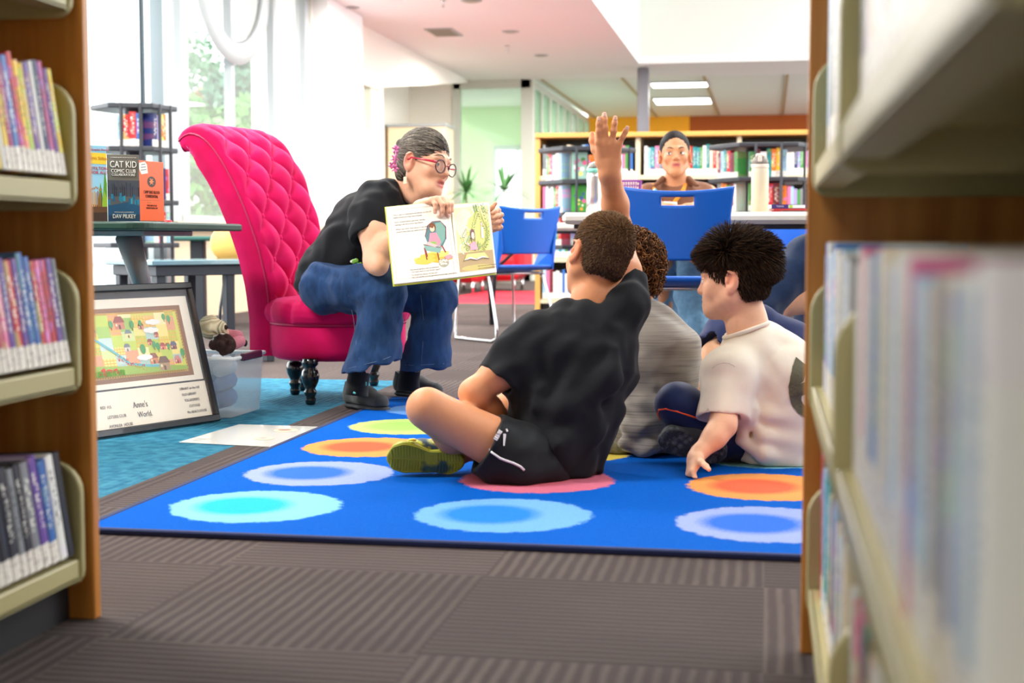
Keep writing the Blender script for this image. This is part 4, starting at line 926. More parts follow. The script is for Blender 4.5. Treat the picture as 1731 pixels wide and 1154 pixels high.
# ================================================================== BLUE CHAIRS
BLU = mat('blue_plastic', S(14, 98, 200), .38, bump=.12, bscale=500); CHR = MATS['chrome']
def blue_chair(lab, loc, rz, h=.815):
    t = thing('blue_chair', lab, 'chair', (loc[0], loc[1], 0), rz, 'blue plastic chairs'); W2 = .225
    def back(u, v_):                                 # local: +y = front, back at -y
        x = (u*2-1); wv_ = .190+.035*v_; z = .525+(h-.525)*v_-.020*(1-x*x)*v_
        return (x*wv_, -.185-.05*v_+.045*x*x*0+(-.04)*(1-x*x), z)
    nu, nv = 41, 25; b = MB(); b.smooth = True; vs = [back(i/(nu-1), j/(nv-1)) for j in range(nv) for i in range(nu)]; fs = []
    for j in range(nv-1):
        for i in range(nu-1):
            if 14 <= i < 26 and 19 <= j < 22: continue
            fs.append((j*nu+i, j*nu+i+1, (j+1)*nu+i+1, (j+1)*nu+i))
    b.add(vs, fs); b.build('backrest', BLU, t, world=False, solid=.012)
    def seat(u, v_):
        x = u*2-1; y = -.19+.42*v_; return (x*(.215-.02*(1-v_)), y, .435-.018*(1-x*x)*math.sin(math.pi*min(v_*1.1, 1))-(max(0, v_-.85)/.15)**2*.03+(max(0, .12-v_)/.12)**2*.02)
    b = MB(); b.smooth = True; b.grid(seat, 25, 25); b.build('seat', BLU, t, world=False, solid=.014)
    for s_ in (-1, 1):
        b = MB(); pts = [(s_*.212, -.19, .43), (s_*.214, .02, .43), (s_*.214, -.10, .62), (s_*.216, -.13, .68), (s_*.214, -.225, .70), (s_*.19, -.215, .55)]
        b.prism(pts, (-s_*.010, 0, 0)); b.build('side_panel', BLU, t, world=False, bevel=.003)
        b = MB(); b.tube([(s_*.18, .20, .405), (s_*.20, .22, .38), (s_*.225, .235, .05), (s_*.225, .22, .012), (s_*.225, .1, .010), (s_*.225, -.16, .010), (s_*.225, -.21, .03), (s_*.22, -.20, .10), (s_*.20, -.10, .38), (s_*.19, -.08, .405)], .0095, 8); b.build('sled_leg', CHR, t, True, world=False)
    b = MB(); b.tube([(-.20, .20, .407), (.20, .20, .407)], .009, 8); b.tube([(-.20, -.09, .407), (.20, -.09, .407)], .009, 8)
    for s_ in (-1, 1): b.tube([(s_*.2, -.1, .407), (s_*.2, .2, .407)], .009, 8)
    b.build('seat_rail', CHR, t, True, world=False); return t
blue_chair('blue plastic chair in the middle with its back to the viewer', (-.372, 6.05), R(2), .824)
blue_chair('blue plastic chair left of the table, turned toward the reader', (-1.56, 8.5), R(46), .81)
blue_chair('light blue chair behind the end of the near table', (-.98, 9.3), R(190), .78)
blue_chair('blue chair at the right end under the table', (.12, 7.75), R(180), .76)
# ================================================================== TABLES
TT = mat('table_top', S(214, 206, 190), .5, bump=.3, bscale=300); TLg = mat('table_leg', S(30, 32, 36), .4)
def fold_table(lab, x0, x1, y0, y1, z=.735):
    t = thing('folding_table', lab, 'table', ((x0+x1)/2, (y0+y1)/2, 0))
    b = MB(); b.rbox((x0, y0, z-.055), (x1, y1, z), .018); b.build('tabletop', TT, t)
    b = MB(); b.rbox((x0+.05, y0+.05, z-.075), (x1-.05, y0+.08, z-.055), .003); b.rbox((x0+.05, y1-.08, z-.075), (x1-.05, y1-.05, z-.055), .003); b.build('apron', TLg, t)
    for xe, s_ in ((x0+.28, 1), (x1-.28, -1)):
        ym = (y0+y1)/2
        b = MB(); b.tube([(xe, y0+.12, z-.06), (xe, y0+.22, .36), (xe, y0+.10, .012)], .016, 8); b.build('leg', TLg, t, True)
        b = MB(); b.tube([(xe, y1-.12, z-.06), (xe, y1-.22, .36), (xe, y1-.10, .012)], .016, 8); b.build('leg', TLg, t, True)
        b = MB(); b.tube([(xe, y0+.21, .36), (xe, y1-.21, .36)], .014, 8); b.tube([(xe, ym, z-.06), (xe+s_*.3, ym, z-.06)], .010, 6); b.tube([(xe, ym, .38), (xe+s_*.32, ym, z-.06)], .012, 6); b.build('leg_brace', TLg, t, True)
fold_table('near white folding table with bottles, behind the blue chair', -.945, .9, 6.55, 7.18)
fold_table('farther white folding table seen past the left end of the near one', -2.2, -.62, 9.75, 10.0-.02, .725)
# ================================================================== PEOPLE
def cloth(name, col, rough=.85, b=.25, bs=900, sheen=.2, noise=.06, ns=30, stretch=None): return mat(name, col, rough, noise=noise, nscale=ns, bump=b, bscale=bs, sheen=sheen, spec=.2, stretch=stretch)
DENIM = cloth('dark_denim', S(30, 60, 102), .85, .5, 1100, .08, .35, 55, (1, 1, .35)); STITCH = mat('stitching', S(96, 112, 146), .8)
BTEE = cloth('black_cotton', S(24, 25, 29), .9, .2, 1000, .05)
# ------------------------------------------------------------------ the reader on the pink chair
rd = thing('person', 'grey haired person in glasses, black tee and jeans reading from the pink chair', 'person', (-1.5, 5.1, 0))
P = W
hips = P(556, 470, 5.22); chest = P(618, 385, 5.20); neckb = P(680, 325, 5.16)
H = Head(P(718, 277, 5.08), nrm(rt*.80-fw*.56-upv*.17), nrm(upv*.97+rt*.20), 1.02); H._b = (226, 172, 142)
S_ = SD()
S_.cap(hips, chest, .085, .095, .04, (nrm(fw), 1.15)); S_.cap(chest, neckb-(neckb-chest)*.25, .095, .065, .04, (nrm(fw), 1.3))
S_.chain([neckb-(neckb-chest)*.15, P(695, 312, 5.13), P(712, 292, 5.12)], [.056, .049, .050], .03)
S_.cap(P(725, 318, 5.02), P(708, 330, 5.08), .02, .045, .03)
H.add(S_, .006)
rsh, rel, rwr = P(634, 345, 5.02), P(635, 442, 4.93), P(712, 350, 4.87)
S_.chain([rsh, P(629, 390, 4.97), rel], [.048, .045, .040], .03)
S_.chain([rel, P(655, 415, 4.92), P(690, 374, 4.89), rwr], [.040, .041, .030, .024], .02)
S_.cap(P(640, 450, 4.90), P(640, 450, 4.90), .034, .034, .02)
lsh, lel, lwr = P(672, 350, 5.36), P(775, 425, 5.25), P(812, 388, 4.985)
S_.chain([lsh, P(730, 395, 5.3), lel], [.052, .046, .042], .03); S_.chain([lel, P(800, 405, 5.12), lwr], [.040, .034, .024], .02)
for e, hp, kn, an, ft in ((0, P(552, 486, 5.1), P(652, 492, 4.98), P(603, 650, 5.02), P(640, 686, 4.96)), (1, P(565, 488, 5.34), P(738, 500, 5.28), P(690, 640, 5.36), P(745, 664, 5.30))):
    S_.chain([hips, hp, kn, an], [.085, .062, .050, .030], .03); S_.cap(an, an-np.array([0,0,.02]), .026, .02, .02)
# hands: right one curls over the top edge of the book, left holds its right edge
fr_ = hand(S_, P(716, 346, 4.86), nrm(P(750, 334, 4.795)-P(716, 346, 4.86)), -upv, nrm(fw+rt*.6), .95, [(48, 52, 18), (46, 55, 20), (50, 55, 18), (52, 50, 16)], [3, 0, -4, -9], (18, 40, 10, 10))
fl_ = hand(S_, P(812, 388, 4.985), nrm(rt*.85+upv*.42-fw*.25), nrm(-fw-rt*.2), nrm(upv*.9-rt*.3), .88, [(42, 75, 35), (50, 75, 35), (56, 72, 35), (60, 70, 30)], [4, 0, -5, -10], (30, 5, 10, 10))
sk = lambda V: H.colours(V, H._b, (196, 96, 88), .006)
body = sd_obj('body', S_, .0021, SKIN, rd, colfn=sk)
H.lidc = S(206, 150, 122); H.eyes(rd, (.1, 1, -.05), (40, 26, 20), .15)
nails(fr_[:4], rd); 
# eyebrows
for e in (-1, 1):
    b = MB(); b.tube([H.w(e*x, y, z) for x, y, z in ((.014, .0925, .0285), (.026, .0895, .0335), (.038, .081, .0325), (.048, .070, .026))], [.0006, .0015, .0014, .0006], 6, flat=1.6); b.build('eyebrow', mat('brow', S(96, 76, 64), .8), rd, True)
# t-shirt
T_ = SD()
ax = nrm(chest-hips)
T_.cap(hips-ax*.035, chest, .108, .122, .05, (nrm(fw), 1.18)); T_.cap(chest, neckb-(neckb-chest)*.28, .120, .086, .05, (nrm(fw), 1.32))
T_.cap(P(562, 458, 5.18), P(590, 430, 5.16), .105, .112, .05)
g = SD(); g.chain([P(640, 340, 5.06), P(627, 362, 5.01), P(624, 412, 4.96)], [.080, .070, .064], .03); g.plane(P(624, 402, 4.96), nrm(P(637, 443, 4.9)-P(632, 345, 5.02)+rt*-.01), .003)
g.cap(P(624, 402, 4.96), P(626, 430, 4.95), .051, .058, .003, None, 's'); T_.group(g, .035)
T_.chain([P(668, 345, 5.3), P(720, 385, 5.3)], [.075, .068], .04)
T_.ell(P(700, 306, 5.12), np.array([.070, .070, .060]), None, .006, 's'); T_.cap(P(718, 330, 5.03), P(712, 285, 5.05), .045, .05, .012, None, 's')
T_.plane(hips-ax*.09, -ax, .01)
fo = folds(rt*.4-upv*.9, .0050, 42, 4); fo2 = folds(ax, .003, 70, 9)
sd_obj('t_shirt', T_, .0042, BTEE, rd, extra=lambda Q: fo(Q)+fo2(Q), smooth=2)
b = MB(); nk = [P(674, 305, 5.02), P(668, 296, 5.08), P(672, 290, 5.16)]
# printed motif on the shirt front
b = MB(); q = random.Random(5)
for k in range(9):
    c = P(600+q.uniform(-6, 12), 447+q.uniform(-9, 9), 5.02); r = q.uniform(.004, .009); b.c = S(q.choice([(110, 170, 60), (225, 225, 215), (150, 190, 90)])); b.lathe([(r, 0), (r*.6, .0015)], c, -fw, 7, True)
b.build('shirt_motif', PRINT, rd)
# jeans
J = SD()
J.cap(P(548, 480, 5.28), P(556, 482, 5.12), .100, .098, .05)
J.chain([P(552, 487, 5.1), P(600, 488, 5.03), P(650, 489, 4.98)], [.086, .080, .074], .03)
g = SD(); g.chain([P(652, 492, 4.98), P(641, 545, 4.98), P(630, 642, 4.99)], [.076, .070, .108], .03, (nrm(rt), 1.02)); g.plane(P(630, 618, 4.99), nrm(rt*.22-np.array([0, 0, 1])), .003); J.group(g, .03)
J.chain([P(566, 482, 5.36), P(660, 484, 5.32), P(738, 500, 5.28)], [.09, .082, .074], .04)
g = SD(); g.chain([P(738, 502, 5.28), P(726, 560, 5.3), P(718, 655, 5.33)], [.074, .074, .112], .03); g.plane(P(718, 622, 5.33), nrm(rt*.05-np.array([0, 0, 1])), .003); J.group(g, .03)
g = SD(); g.cap(P(629, 624, 4.99), P(629, 690, 4.99), .084, .10, .003); J.group(g, .003, 's')
g = SD(); g.cap(P(716, 628, 5.33), P(716, 690, 5.33), .09, .11, .003); J.group(g, .003, 's')
z0 = P(632, 618, 4.99)[2]; z1 = P(716, 622, 5.33)[2]
pass
fo = folds(nrm(P(652, 490, 4.98)-P(632, 632, 4.99)), .0042, 48, 2); fo2 = folds(rt, .0035, 60, 5)
sd_obj('jeans', J, .0042, DENIM, rd, extra=lambda Q: fo(Q)+fo2(Q), smooth=2)
def on_surf(SDx, p, dr, off=.001, extra=None):
    p = np.array(p, float); dr = nrm(dr); t = np.linspace(.45, -.45, 901); d = field(SDx, p+t[:, None]*dr, extra); k = np.argmax(d < 0)
    return p+dr*((t[k] if d[k] < 0 else 0)+off)
def seam(pts, r, m, parent, name='seam'): b = MB(); b.tube(pts, r, 5); b.build(name, m, parent, True)
for ln in ([(594, 622), (606, 619), (622, 615), (638, 611), (654, 606), (664, 602)], [(686, 616), (700, 617), (716, 616), (734, 615), (752, 614)], [(592, 500), (598, 540), (606, 580), (612, 606)], [(714, 500), (718, 540), (717, 580), (714, 612)]):
    pts = [on_surf(J, P(x, y, 5.0 if ln[0][0] < 680 else 5.3), -fw, .0006, lambda Q: fo(Q)+fo2(Q)) for x, y in ln]
    if all(np.linalg.norm(pts[i+1]-pts[i]) < .14 for i in range(len(pts)-1)): seam(pts, .0009, STITCH, rd)
# socks
SOCK = cloth('black_sock', S(24, 24, 27), .95, .4); b = MB(); b.tube([P(613, 600, 5.01), P(609, 622, 5.015), P(604, 650, 5.02), P(602, 668, 5.02)], [.036, .038, .040, .043], 16); b.build('sock', SOCK, rd, True)
b = MB(); b.tube([P(700, 585, 5.34), P(697, 605, 5.35), P(691, 640, 5.36), P(690, 660, 5.36)], [.036, .038, .040, .044], 16); b.build('sock', SOCK, rd, True)
# shoes
SHOE = cloth('shoe_black', S(58, 60, 62), .7, .4); SOLE = mat('shoe_sole', S(36, 37, 40), .7, bump=.2)
def shoe(heel, toe, parent, L_h=.085, wd=.036, upper=None, sole=None, laces=True, th=.024):
    heel = np.array(heel); toe = np.array(toe); d = nrm((toe-heel)*np.array([1, 1, 0])); s_ = np.cross(d, (0, 0, 1.)); z = np.array([0, 0, 1.]); Lh = np.linalg.norm(toe-heel)
    sh = thing_part('shoe', parent) if False else None
    g = SD(); g.cap(heel+d*.035+z*.05, heel+d*.035+z*.088, wd*1.0, wd*.95, .02); g.cap(heel+d*.035+z*.045, heel+d*(Lh*.45)+z*.048, wd*.98, wd, .03, None); g.cap(heel+d*(Lh*.42)+z*.046, toe-d*.045+z*.034, wd*1.0, wd*.86, .03)
    g.plane(heel+z*.022, -z, .004); g.cap(heel+d*.045+z*.080, heel+d*.03+z*.13, wd*.80, wd*.95, .006, None, 's')
    o = sd_obj('shoe', g, .003, upper or SHOE, parent)
    g = SD(); g.cap(heel+d*.034+z*.012, heel+d*(Lh*.5)+z*.012, wd*1.05, wd*1.02, .02, (z, .35)); g.cap(heel+d*(Lh*.5)+z*.012, toe-d*.045+z*.012, wd*1.02, wd*1.0, .02, (z, .35)); g.plane(heel+z*.001, -z, .002); g.plane(heel+z*th, z, .003)
    sd_obj('shoe_sole', g, .003, sole or SOLE, o)
    if laces:
        for k in range(4):
            c = heel+d*(Lh*(.34+.085*k))+z*(.094-.010*k); b = MB(); b.tube([c-s_*.022-z*.012, c+z*.002, c+s_*.022-z*.012], .0026, 6); b.build('lace', mat('lace_black', S(20, 20, 22), .8), o, True)
    return o
floor_ = lambda px, py: G(px, py, 0.)
hA = floor_(590, 688); tA = floor_(658, 699); shoe(hA-np.array([.0, 0, 0]), hA+nrm(tA-hA)*.245+np.array([.03, -.09, 0])*.0, rd)
h2 = floor_(672, 668); t2 = floor_(770, 678); o = shoe(h2, h2+nrm(t2-h2)*.25, rd)
b = MB(); b.tube([P(597, 663, 4.955), P(601, 665, 4.955)], .004, 5); b.tube([P(619, 645, 4.95), P(619, 652, 4.95)], .002, 5); b.build('shoe_tab', mat('aqua_tab', S(90, 190, 190), .5), rd, True)
# hair: cap, combed strands, bun
def ellip_in(H, sc_=1.03):
    def f_(p):
        q = (p-H.cc) @ H.fr.T/(H.cr*sc_); l = np.linalg.norm(q, axis=1, keepdims=True); q = np.where(l < 1, q/np.maximum(l, 1e-6), q); return H.cc+(q*(H.cr*sc_)) @ H.fr
    return f_
bun = H.w(.006, -.118, .030)
g = SD(); g.ell(H.cc+H.f*-.006+H.u*.004, H.cr*1.055, H.fr, .02); g.ell(H.w(0, -.06, -.03), np.array([.062, .045, .06]), H.fr, .02)
g2 = SD(); g2.cap(H.w(-.026, .112, -.022), H.w(.026, .112, -.022), .056, .056, .01); g2.cap(H.w(-.006, .108, .032), H.w(.006, .108, .032), .030, .030, .012)
g.group(g2, .01, 's'); g.cap(H.w(.08, .038, -.036), H.w(.08, .02, -.085), .034, .04, .01, None, 's'); g.cap(H.w(-.08, .035, -.03), H.w(-.08, .02, -.08), .036, .04, .01, None, 's')
g.ell(H.w(.078, -.008, -.012), np.array([.016, .020, .03]), H.fr, .006, 's'); g.ell(H.w(-.078, -.008, -.012), np.array([.016, .020, .03]), H.fr, .006, 's'); g.plane(H.w(0, -.03, -.075), -H.u, .01)
hc = lambda V: np.tile(np.array(S(74, 68, 62)[:3]), (len(V), 1))
hair = sd_obj('hair', g, .003, HAIRM, rd, colfn=hc)
q = np.random.default_rng(8); N = 2600
N = 5200; dirs, rt_, n_r = cap_roots(hair, rd, H, N, q); tgt = bun
def flow(p):
    l = (p-H.cc) @ H.fr.T; v = tgt-p; d = np.linalg.norm(v, axis=1, keepdims=True); part = np.zeros_like(p)
    side = np.sign(l[:, :1]-.0)*H.r*.9+H.u*.15; w_ = np.clip((l[:, 1:2]+.0)/.08, 0, 1)*np.clip((l[:, 2:3]-.0)/.05, 0, 1); return v/d*(1-.3*w_)+side*w_*.3
Ps = grow(rt_, flow(rt_)+n_r*.25, flow, 7, np.full(len(rt_), .0085), sdf_push(g, .0015), .5, q, .04)
gc = np.array(S(56, 48, 42)[:3]); wc = np.array(S(190, 180, 166)[:3]); t_ = np.clip(q.normal(.20, .26, len(rt_)), 0, 1)[:, None]; hair_mesh('hair_strands', Ps, np.linspace(.0012, .0006, 8), gc*(1-t_)+wc*t_, HAIRM, hair)
g = SD(); g.ell(bun, np.array([.022, .020, .034]), H.fr, .01); g.ell(bun+H.u*.03, np.array([.018, .016, .02]), H.fr, .012); sd_obj('bun', g, .003, HAIRM, hair, extra=folds(H.u, .003, 160, 3), colfn=hc)
b = MB(); CL = mat('pink_clip', S(236, 130, 190), .3, trans=.2)
for (px, py, r, a) in ((669, 252, .016, .3), (667, 268, .018, 1.), (662, 279, .014, 2.2), (668, 285, .016, 0.)):
    c = P(px, py, 5.0)
    for k in range(5): e = nrm(rt*math.cos(a+k*1.257)+upv*math.sin(a+k*1.257)); b.tube([c, c+e*r*.6-fw*.004, c+e*r], [.003, .0065, .001], 8, flat=.5)
b.tube([P(672, 248, 5.02), P(668, 265, 4.99), P(668, 290, 5.02)], .004, 8); b.build('hair_clip', CL, rd, True)
# glasses
GL = mat('red_frame', S(186, 24, 58), .25, coat=.4); GL2 = mat('dark_rim', S(70, 16, 34), .25)
gb = None
for e in (-1, 1):
    c = H.w(e*.034, .100, -.006); ring = [c+H.r*.0245*math.cos(a)+H.u*.0225*math.sin(a)-H.f*(.004*abs(math.cos(a)))*(1 if math.cos(a)*e > 0 else 0) for a in np.linspace(0, 2*math.pi, 33)]
    b = MB(); b.tube(ring, .0023, 8, cap=False); rim = b.build('lens_rim', GL2, rd, True)
    b = MB(); b.lathe([(.0235, 0), (.0235, .0006)], c, H.f, 28); b.build('lens', mat('lens_glass', (1, 1, 1, 1), .02, alpha=.05), rim)
b = MB(); b.tube([H.w(-.0125, .101, -.001), H.w(0, .104, .003), H.w(.0125, .101, -.001)], .0018, 8); b.build('bridge', GL, rd, True)
for e in (-1, 1):
    b = MB(); b.tube([H.w(e*.055, .096, .004), H.w(e*.066, .088, .004), H.w(e*.078, .05, .004), H.w(e*.080, .0, .006), H.w(e*.078, -.02, -.006)], [.0028, .0028, .0022, .002, .002], 8, flat=1.5); b.build('temple', GL, rd, True)
# earring
c = H.w(.082, -.004, -.050); b = MB(); b.tube([c+H.u*.012, c-H.u*.012], .0008, 5); b.rbox((-.006, -.001, -.014), (.006, .001, .012), .001, frame_m(c-H.u*.026, nrm(rt*.9+H.u*.2), fw, upv)); b.build('earring', mat('pearl', S(236, 232, 206), .3, coat=.4), rd)
# ------------------------------------------------------------------ picture book in her hands
bk = thing('picture_book', 'large open picture book held up showing a drawn armchair page and a leafy page', 'book', P(750, 470, 4.76))
A = P(652, 350, 4.80); B_ = P(666, 480, 4.70); C_ = P(775, 468, 4.72); D_ = P(763, 346, 4.82); E_ = P(840, 460, 4.83); F__ = P(830, 344, 4.93)
def page(o, ux, uy, wd, ht): return o, ux, uy, wd, ht
def plane_frame(o, px_, py_):      # o bottom-left, px_ bottom-right, py_ top-left
    x = nrm(px_-o); y = nrm(py_-o); n = nrm(np.cross(x, y)); return frame_m(o, x, y, n), np.linalg.norm(px_-o), np.linalg.norm(py_-o)
ML, wl, hl = plane_frame(B_, C_, A); MR, wr_, hr = plane_frame(C_, E_, D_)
b = MB(); b.rbox((-.004, -.005, -.010), (wl, hl+.005, -.0075), .001, ML); b.rbox((0, -.005, -.010), (wr_+.004, hr+.005, -.0075), .001, MR); b.build('cover', mat('cover_lime', S(196, 200, 60), .45, noise=.25, nscale=30), bk)
b = MB(); b.rbox((0, 0, -.0075), (wl, hl, 0), .001, ML); b.build('left_page', mat('page', S(244, 236, 222), .7), bk)
b = MB(); b.rbox((0, 0, -.0075), (wr_, hr, 0), .001, MR); b.build('right_page', MATS['page'], bk)
class Art:                             # flat printed artwork on a page: filled outlines, layer on layer
    def __init__(s, M, w_, h_, lift=.0004): s.b = MB(); s.M = M; s.w = w_; s.h = h_; s.z = lift
    def pt(s, x, y): return tuple(s.M @ Vector((x*s.w, y*s.h, s.z)))
    def poly(s, pts, c): s.b.c = S(c); s.b.add([s.pt(x, y) for x, y in pts], [tuple(range(len(pts)))]); s.z += .00001; return s
    def ell(s, x, y, rx, ry, c, n=18, a0=0., wob=0., ph=0.): return s.poly([(x+rx*(1+wob*math.sin(5*t+ph))*math.cos(t+a0), y+ry*(1+wob*math.sin(4*t+ph))*math.sin(t+a0)) for t in np.linspace(0, 2*math.pi, n+1)[:-1]], c)
    def line(s, pts, wd, c):
        s.b.c = S(c); P_ = [np.array(p) for p in pts]; n = len(P_); asp = s.h/s.w; v = []
        for i in range(n):
            d = P_[min(i+1, n-1)]-P_[max(i-1, 0)]; d = np.array([d[0], d[1]*asp]); d = d/(np.linalg.norm(d)+1e-9); o = np.array([-d[1], d[0]/asp])*wd/2; v += [s.pt(*(P_[i]+o)), s.pt(*(P_[i]-o))]
        s.b.add(v, [(2*i, 2*i+1, 2*i+3, 2*i+2) for i in range(n-1)]); s.z += .00001; return s
    def done(s, name, parent): return s.b.build(name, PRINT, parent)
a = Art(ML, wl, hl)
for (x0, y0, x1, y1) in ((.05, .05, .95, .05), (.95, .05, .95, .95), (.95, .95, .05, .95), (.05, .95, .05, .05)): a.line([(x0, y0), (x1, y1)], .004, (170, 160, 150))
q = random.Random(2)
for k in range(16): yy_ = .235+q.uniform(-.05, .06); a.ell(.58+q.uniform(-.14, .2), yy_+.03, q.uniform(.12, .2), q.uniform(.02, .045), q.choice([(232, 200, 90), (226, 188, 70), (240, 214, 120), (222, 180, 60)]), wob=.1, ph=k)
a.line([(.53, .42), (.55, .26)], .02, (150, 60, 60)); a.line([(.78, .47), (.85, .33)], .02, (150, 60, 60)); a.line([(.72, .36), (.74, .2)], .02, (150, 60, 60)); a.line([(.54, .40), (.56, .3)], .02, (150, 60, 60))
a.poly([(.56, .56), (.62, .70), (.70, .74), (.82, .74), (.90, .66), (.88, .50), (.82, .42), (.60, .44)], (92, 132, 140)); a.poly([(.74, .72), (.84, .73), (.89, .64), (.86, .5), (.78, .42), (.74, .5)], (130, 172, 160))
a.line([(.56, .56), (.62, .70), (.70, .745), (.82, .745), (.90, .66), (.88, .50)], .012, (140, 56, 60)); a.poly([(.52, .46), (.55, .38), (.76, .33), (.80, .40), (.66, .47)], (140, 180, 172)); a.line([(.52, .46), (.76, .40), (.80, .42)], .012, (140, 56, 60))
a.poly([(.64, .60), (.74, .60), (.80, .47), (.76, .42), (.60, .46)], (232, 150, 168)); a.ell(.66, .46, .07, .028, (150, 190, 100)); a.poly([(.55, .46), (.70, .41), (.74, .43), (.60, .49)], (240, 190, 190))
a.ell(.69, .67, .055, .06, (130, 78, 50)); a.ell(.685, .655, .038, .042, (246, 212, 184)); a.poly([(.645, .69), (.72, .70), (.70, .66), (.66, .67)], (130, 78, 50))
a.poly([(.82, .28), (.92, .30), (.96, .26), (.87, .235)], (232, 160, 170)); a.poly([(.82, .28), (.87, .235), (.87, .21), (.82, .255)], (200, 120, 130)); a.ell(.80, .20, .08, .055, (176, 170, 150))
for k in range(22): a.ell(.80+q.uniform(-.06, .06), .215+q.uniform(-.035, .035), .011, .009, q.choice([(248, 244, 226), (236, 228, 200)]))
a.done('armchair_drawing', bk)
def text_lines(M, w_, h_, lines, size, parent, name='printed_text', col=(92, 84, 84), align='LEFT'):
    m = mat('ink_%d_%d_%d' % col, S(col), .6)
    for (x, y, s_) in lines: text_obj(name, s_, M @ Matrix.Translation((x*w_, y*h_, .0006)), size, m, parent, .0001, align)
text_lines(ML, wl, hl, [(.10, .88, 'There was no meeting at the library on the hill'), (.10, .845, 'before Anne and they were friends.'), (.11, .785, 'Anne wanted books and their stories,'), (.11, .75, 'making a lot more from the library.'), (.12, .69, 'When the other read about it, she did not pout,'), (.12, .655, 'could it have been an adult stood outside.'), (.27, .155, 'She always greets with excitement:'), (.27, .125, '"I am back here to our library again!"'), (.28, .085, '"So enjoy my library on the hill!"'), (.28, .055, '"All I ask of her is to be good to our family", said Anne.')], .0068, bk)
a = Art(MR, wr_, hr)
a.poly([(.05, .06), (.95, .06), (.95, .95), (.05, .95)], (244, 226, 170)); a.poly([(.05, .30), (.95, .30), (.95, .95), (.5, .95), (.05, .7)], (240, 222, 150)); a.ell(.3, .72, .26, .2, (240, 214, 190)); a.ell(.62, .55, .30, .34, (236, 220, 110), wob=.05)
a.poly([(.05, .06), (.95, .06), (.95, .32), (.05, .32)], (184, 150, 90)); a.ell(.5, .1, .4, .04, (206, 184, 90))
rb_ = [(.50, .93), (.56, .88), (.50, .83), (.33, .78), (.27, .70), (.38, .64), (.44, .57), (.30, .48), (.12, .42), (.10, .36), (.2, .30)]
a.line([(x, y) for x, y in rb_], .030, (120, 186, 160)); a.line([(x, y) for x, y in rb_], .020, (232, 240, 224))
def frond(pts, n, L_, c):
    P_ = np.array(pts); t = np.linspace(0, 1, n)
    for tt in t:
        i = min(int(tt*(len(P_)-1)), len(P_)-2); f_ = tt*(len(P_)-1)-i; p = P_[i]*(1-f_)+P_[i+1]*f_; d = P_[i+1]-P_[i]; d = d/np.linalg.norm(d); nn = np.array([-d[1], d[0]])
        for e in (-1, 1):
            tip = p+nn*e*L_+d*L_*.9; m_ = (p+tip)/2; a.poly([tuple(p), tuple(m_+d*L_*.18), tuple(tip), tuple(m_-d*L_*.18)], c if q.random() > .35 else (150, 186, 60))
for pts, n, L_ in (([(.40, .33), (.22, .42), (.18, .52), (.3, .6)], 12, .05), ([(.5, .33), (.44, .5), (.52, .7), (.62, .84), (.60, .94)], 22, .055), ([(.62, .33), (.80, .42), (.86, .58), (.74, .74), (.66, .94)], 22, .055), ([(.7, .33), (.88, .5), (.88, .7), (.8, .94)], 16, .05), ([(.3, .33), (.28, .42), (.36, .5)], 8, .045), ([(.55, .33), (.6, .42)], 6, .05), ([(.76, .92), (.9, .86)], 6, .04), ([(.45, .34), (.5, .38)], 5, .05)): frond(pts, n, L_, (58, 128, 66))
a.poly([(.38, .44), (.52, .46), (.56, .34), (.36, .34)], (236, 160, 176)); a.ell(.46, .56, .062, .075, (112, 52, 40)); a.ell(.465, .54, .04, .05, (248, 218, 196)); a.poly([(.40, .50), (.43, .42), (.42, .58)], (112, 52, 40)); a.poly([(.52, .50), (.50, .42), (.5, .58)], (112, 52, 40)); a.ell(.32, .43, .03, .022, (246, 206, 186)); a.line([(.33, .42), (.42, .37)], .03, (236, 160, 176))
a.poly([(.70, .66), (.76, .64), (.74, .48), (.68, .5)], (220, 228, 232)); a.ell(.72, .69, .025, .03, (226, 200, 190))
a.poly([(.18, .21), (.50, .225), (.50, .29), (.26, .29)], (244, 232, 120)); a.poly([(.50, .225), (.82, .205), (.72, .29), (.50, .29)], (244, 232, 120)); a.poly([(.17, .21), (.34, .25), (.50, .215), (.50, .20), (.34, .225)], (250, 248, 240)); a.poly([(.50, .20), (.50, .215), (.66, .245), (.82, .205), (.66, .225)], (236, 236, 240)); a.line([(.16, .205), (.34, .222), (.5, .198), (.66, .222), (.83, .2)], .012, (96, 60, 40))
a.done('leafy_drawing', bk)
text_lines(MR, wr_, hr, [(.52, .115, 'Anne went up to her library again,'), (.52, .08, 'and so it would be all summer long.')], .0062, bk, col=(90, 70, 40))
b = MB(); b.c = S(60, 60, 66)
b.build('gutter', PRINT, bk) if False else None
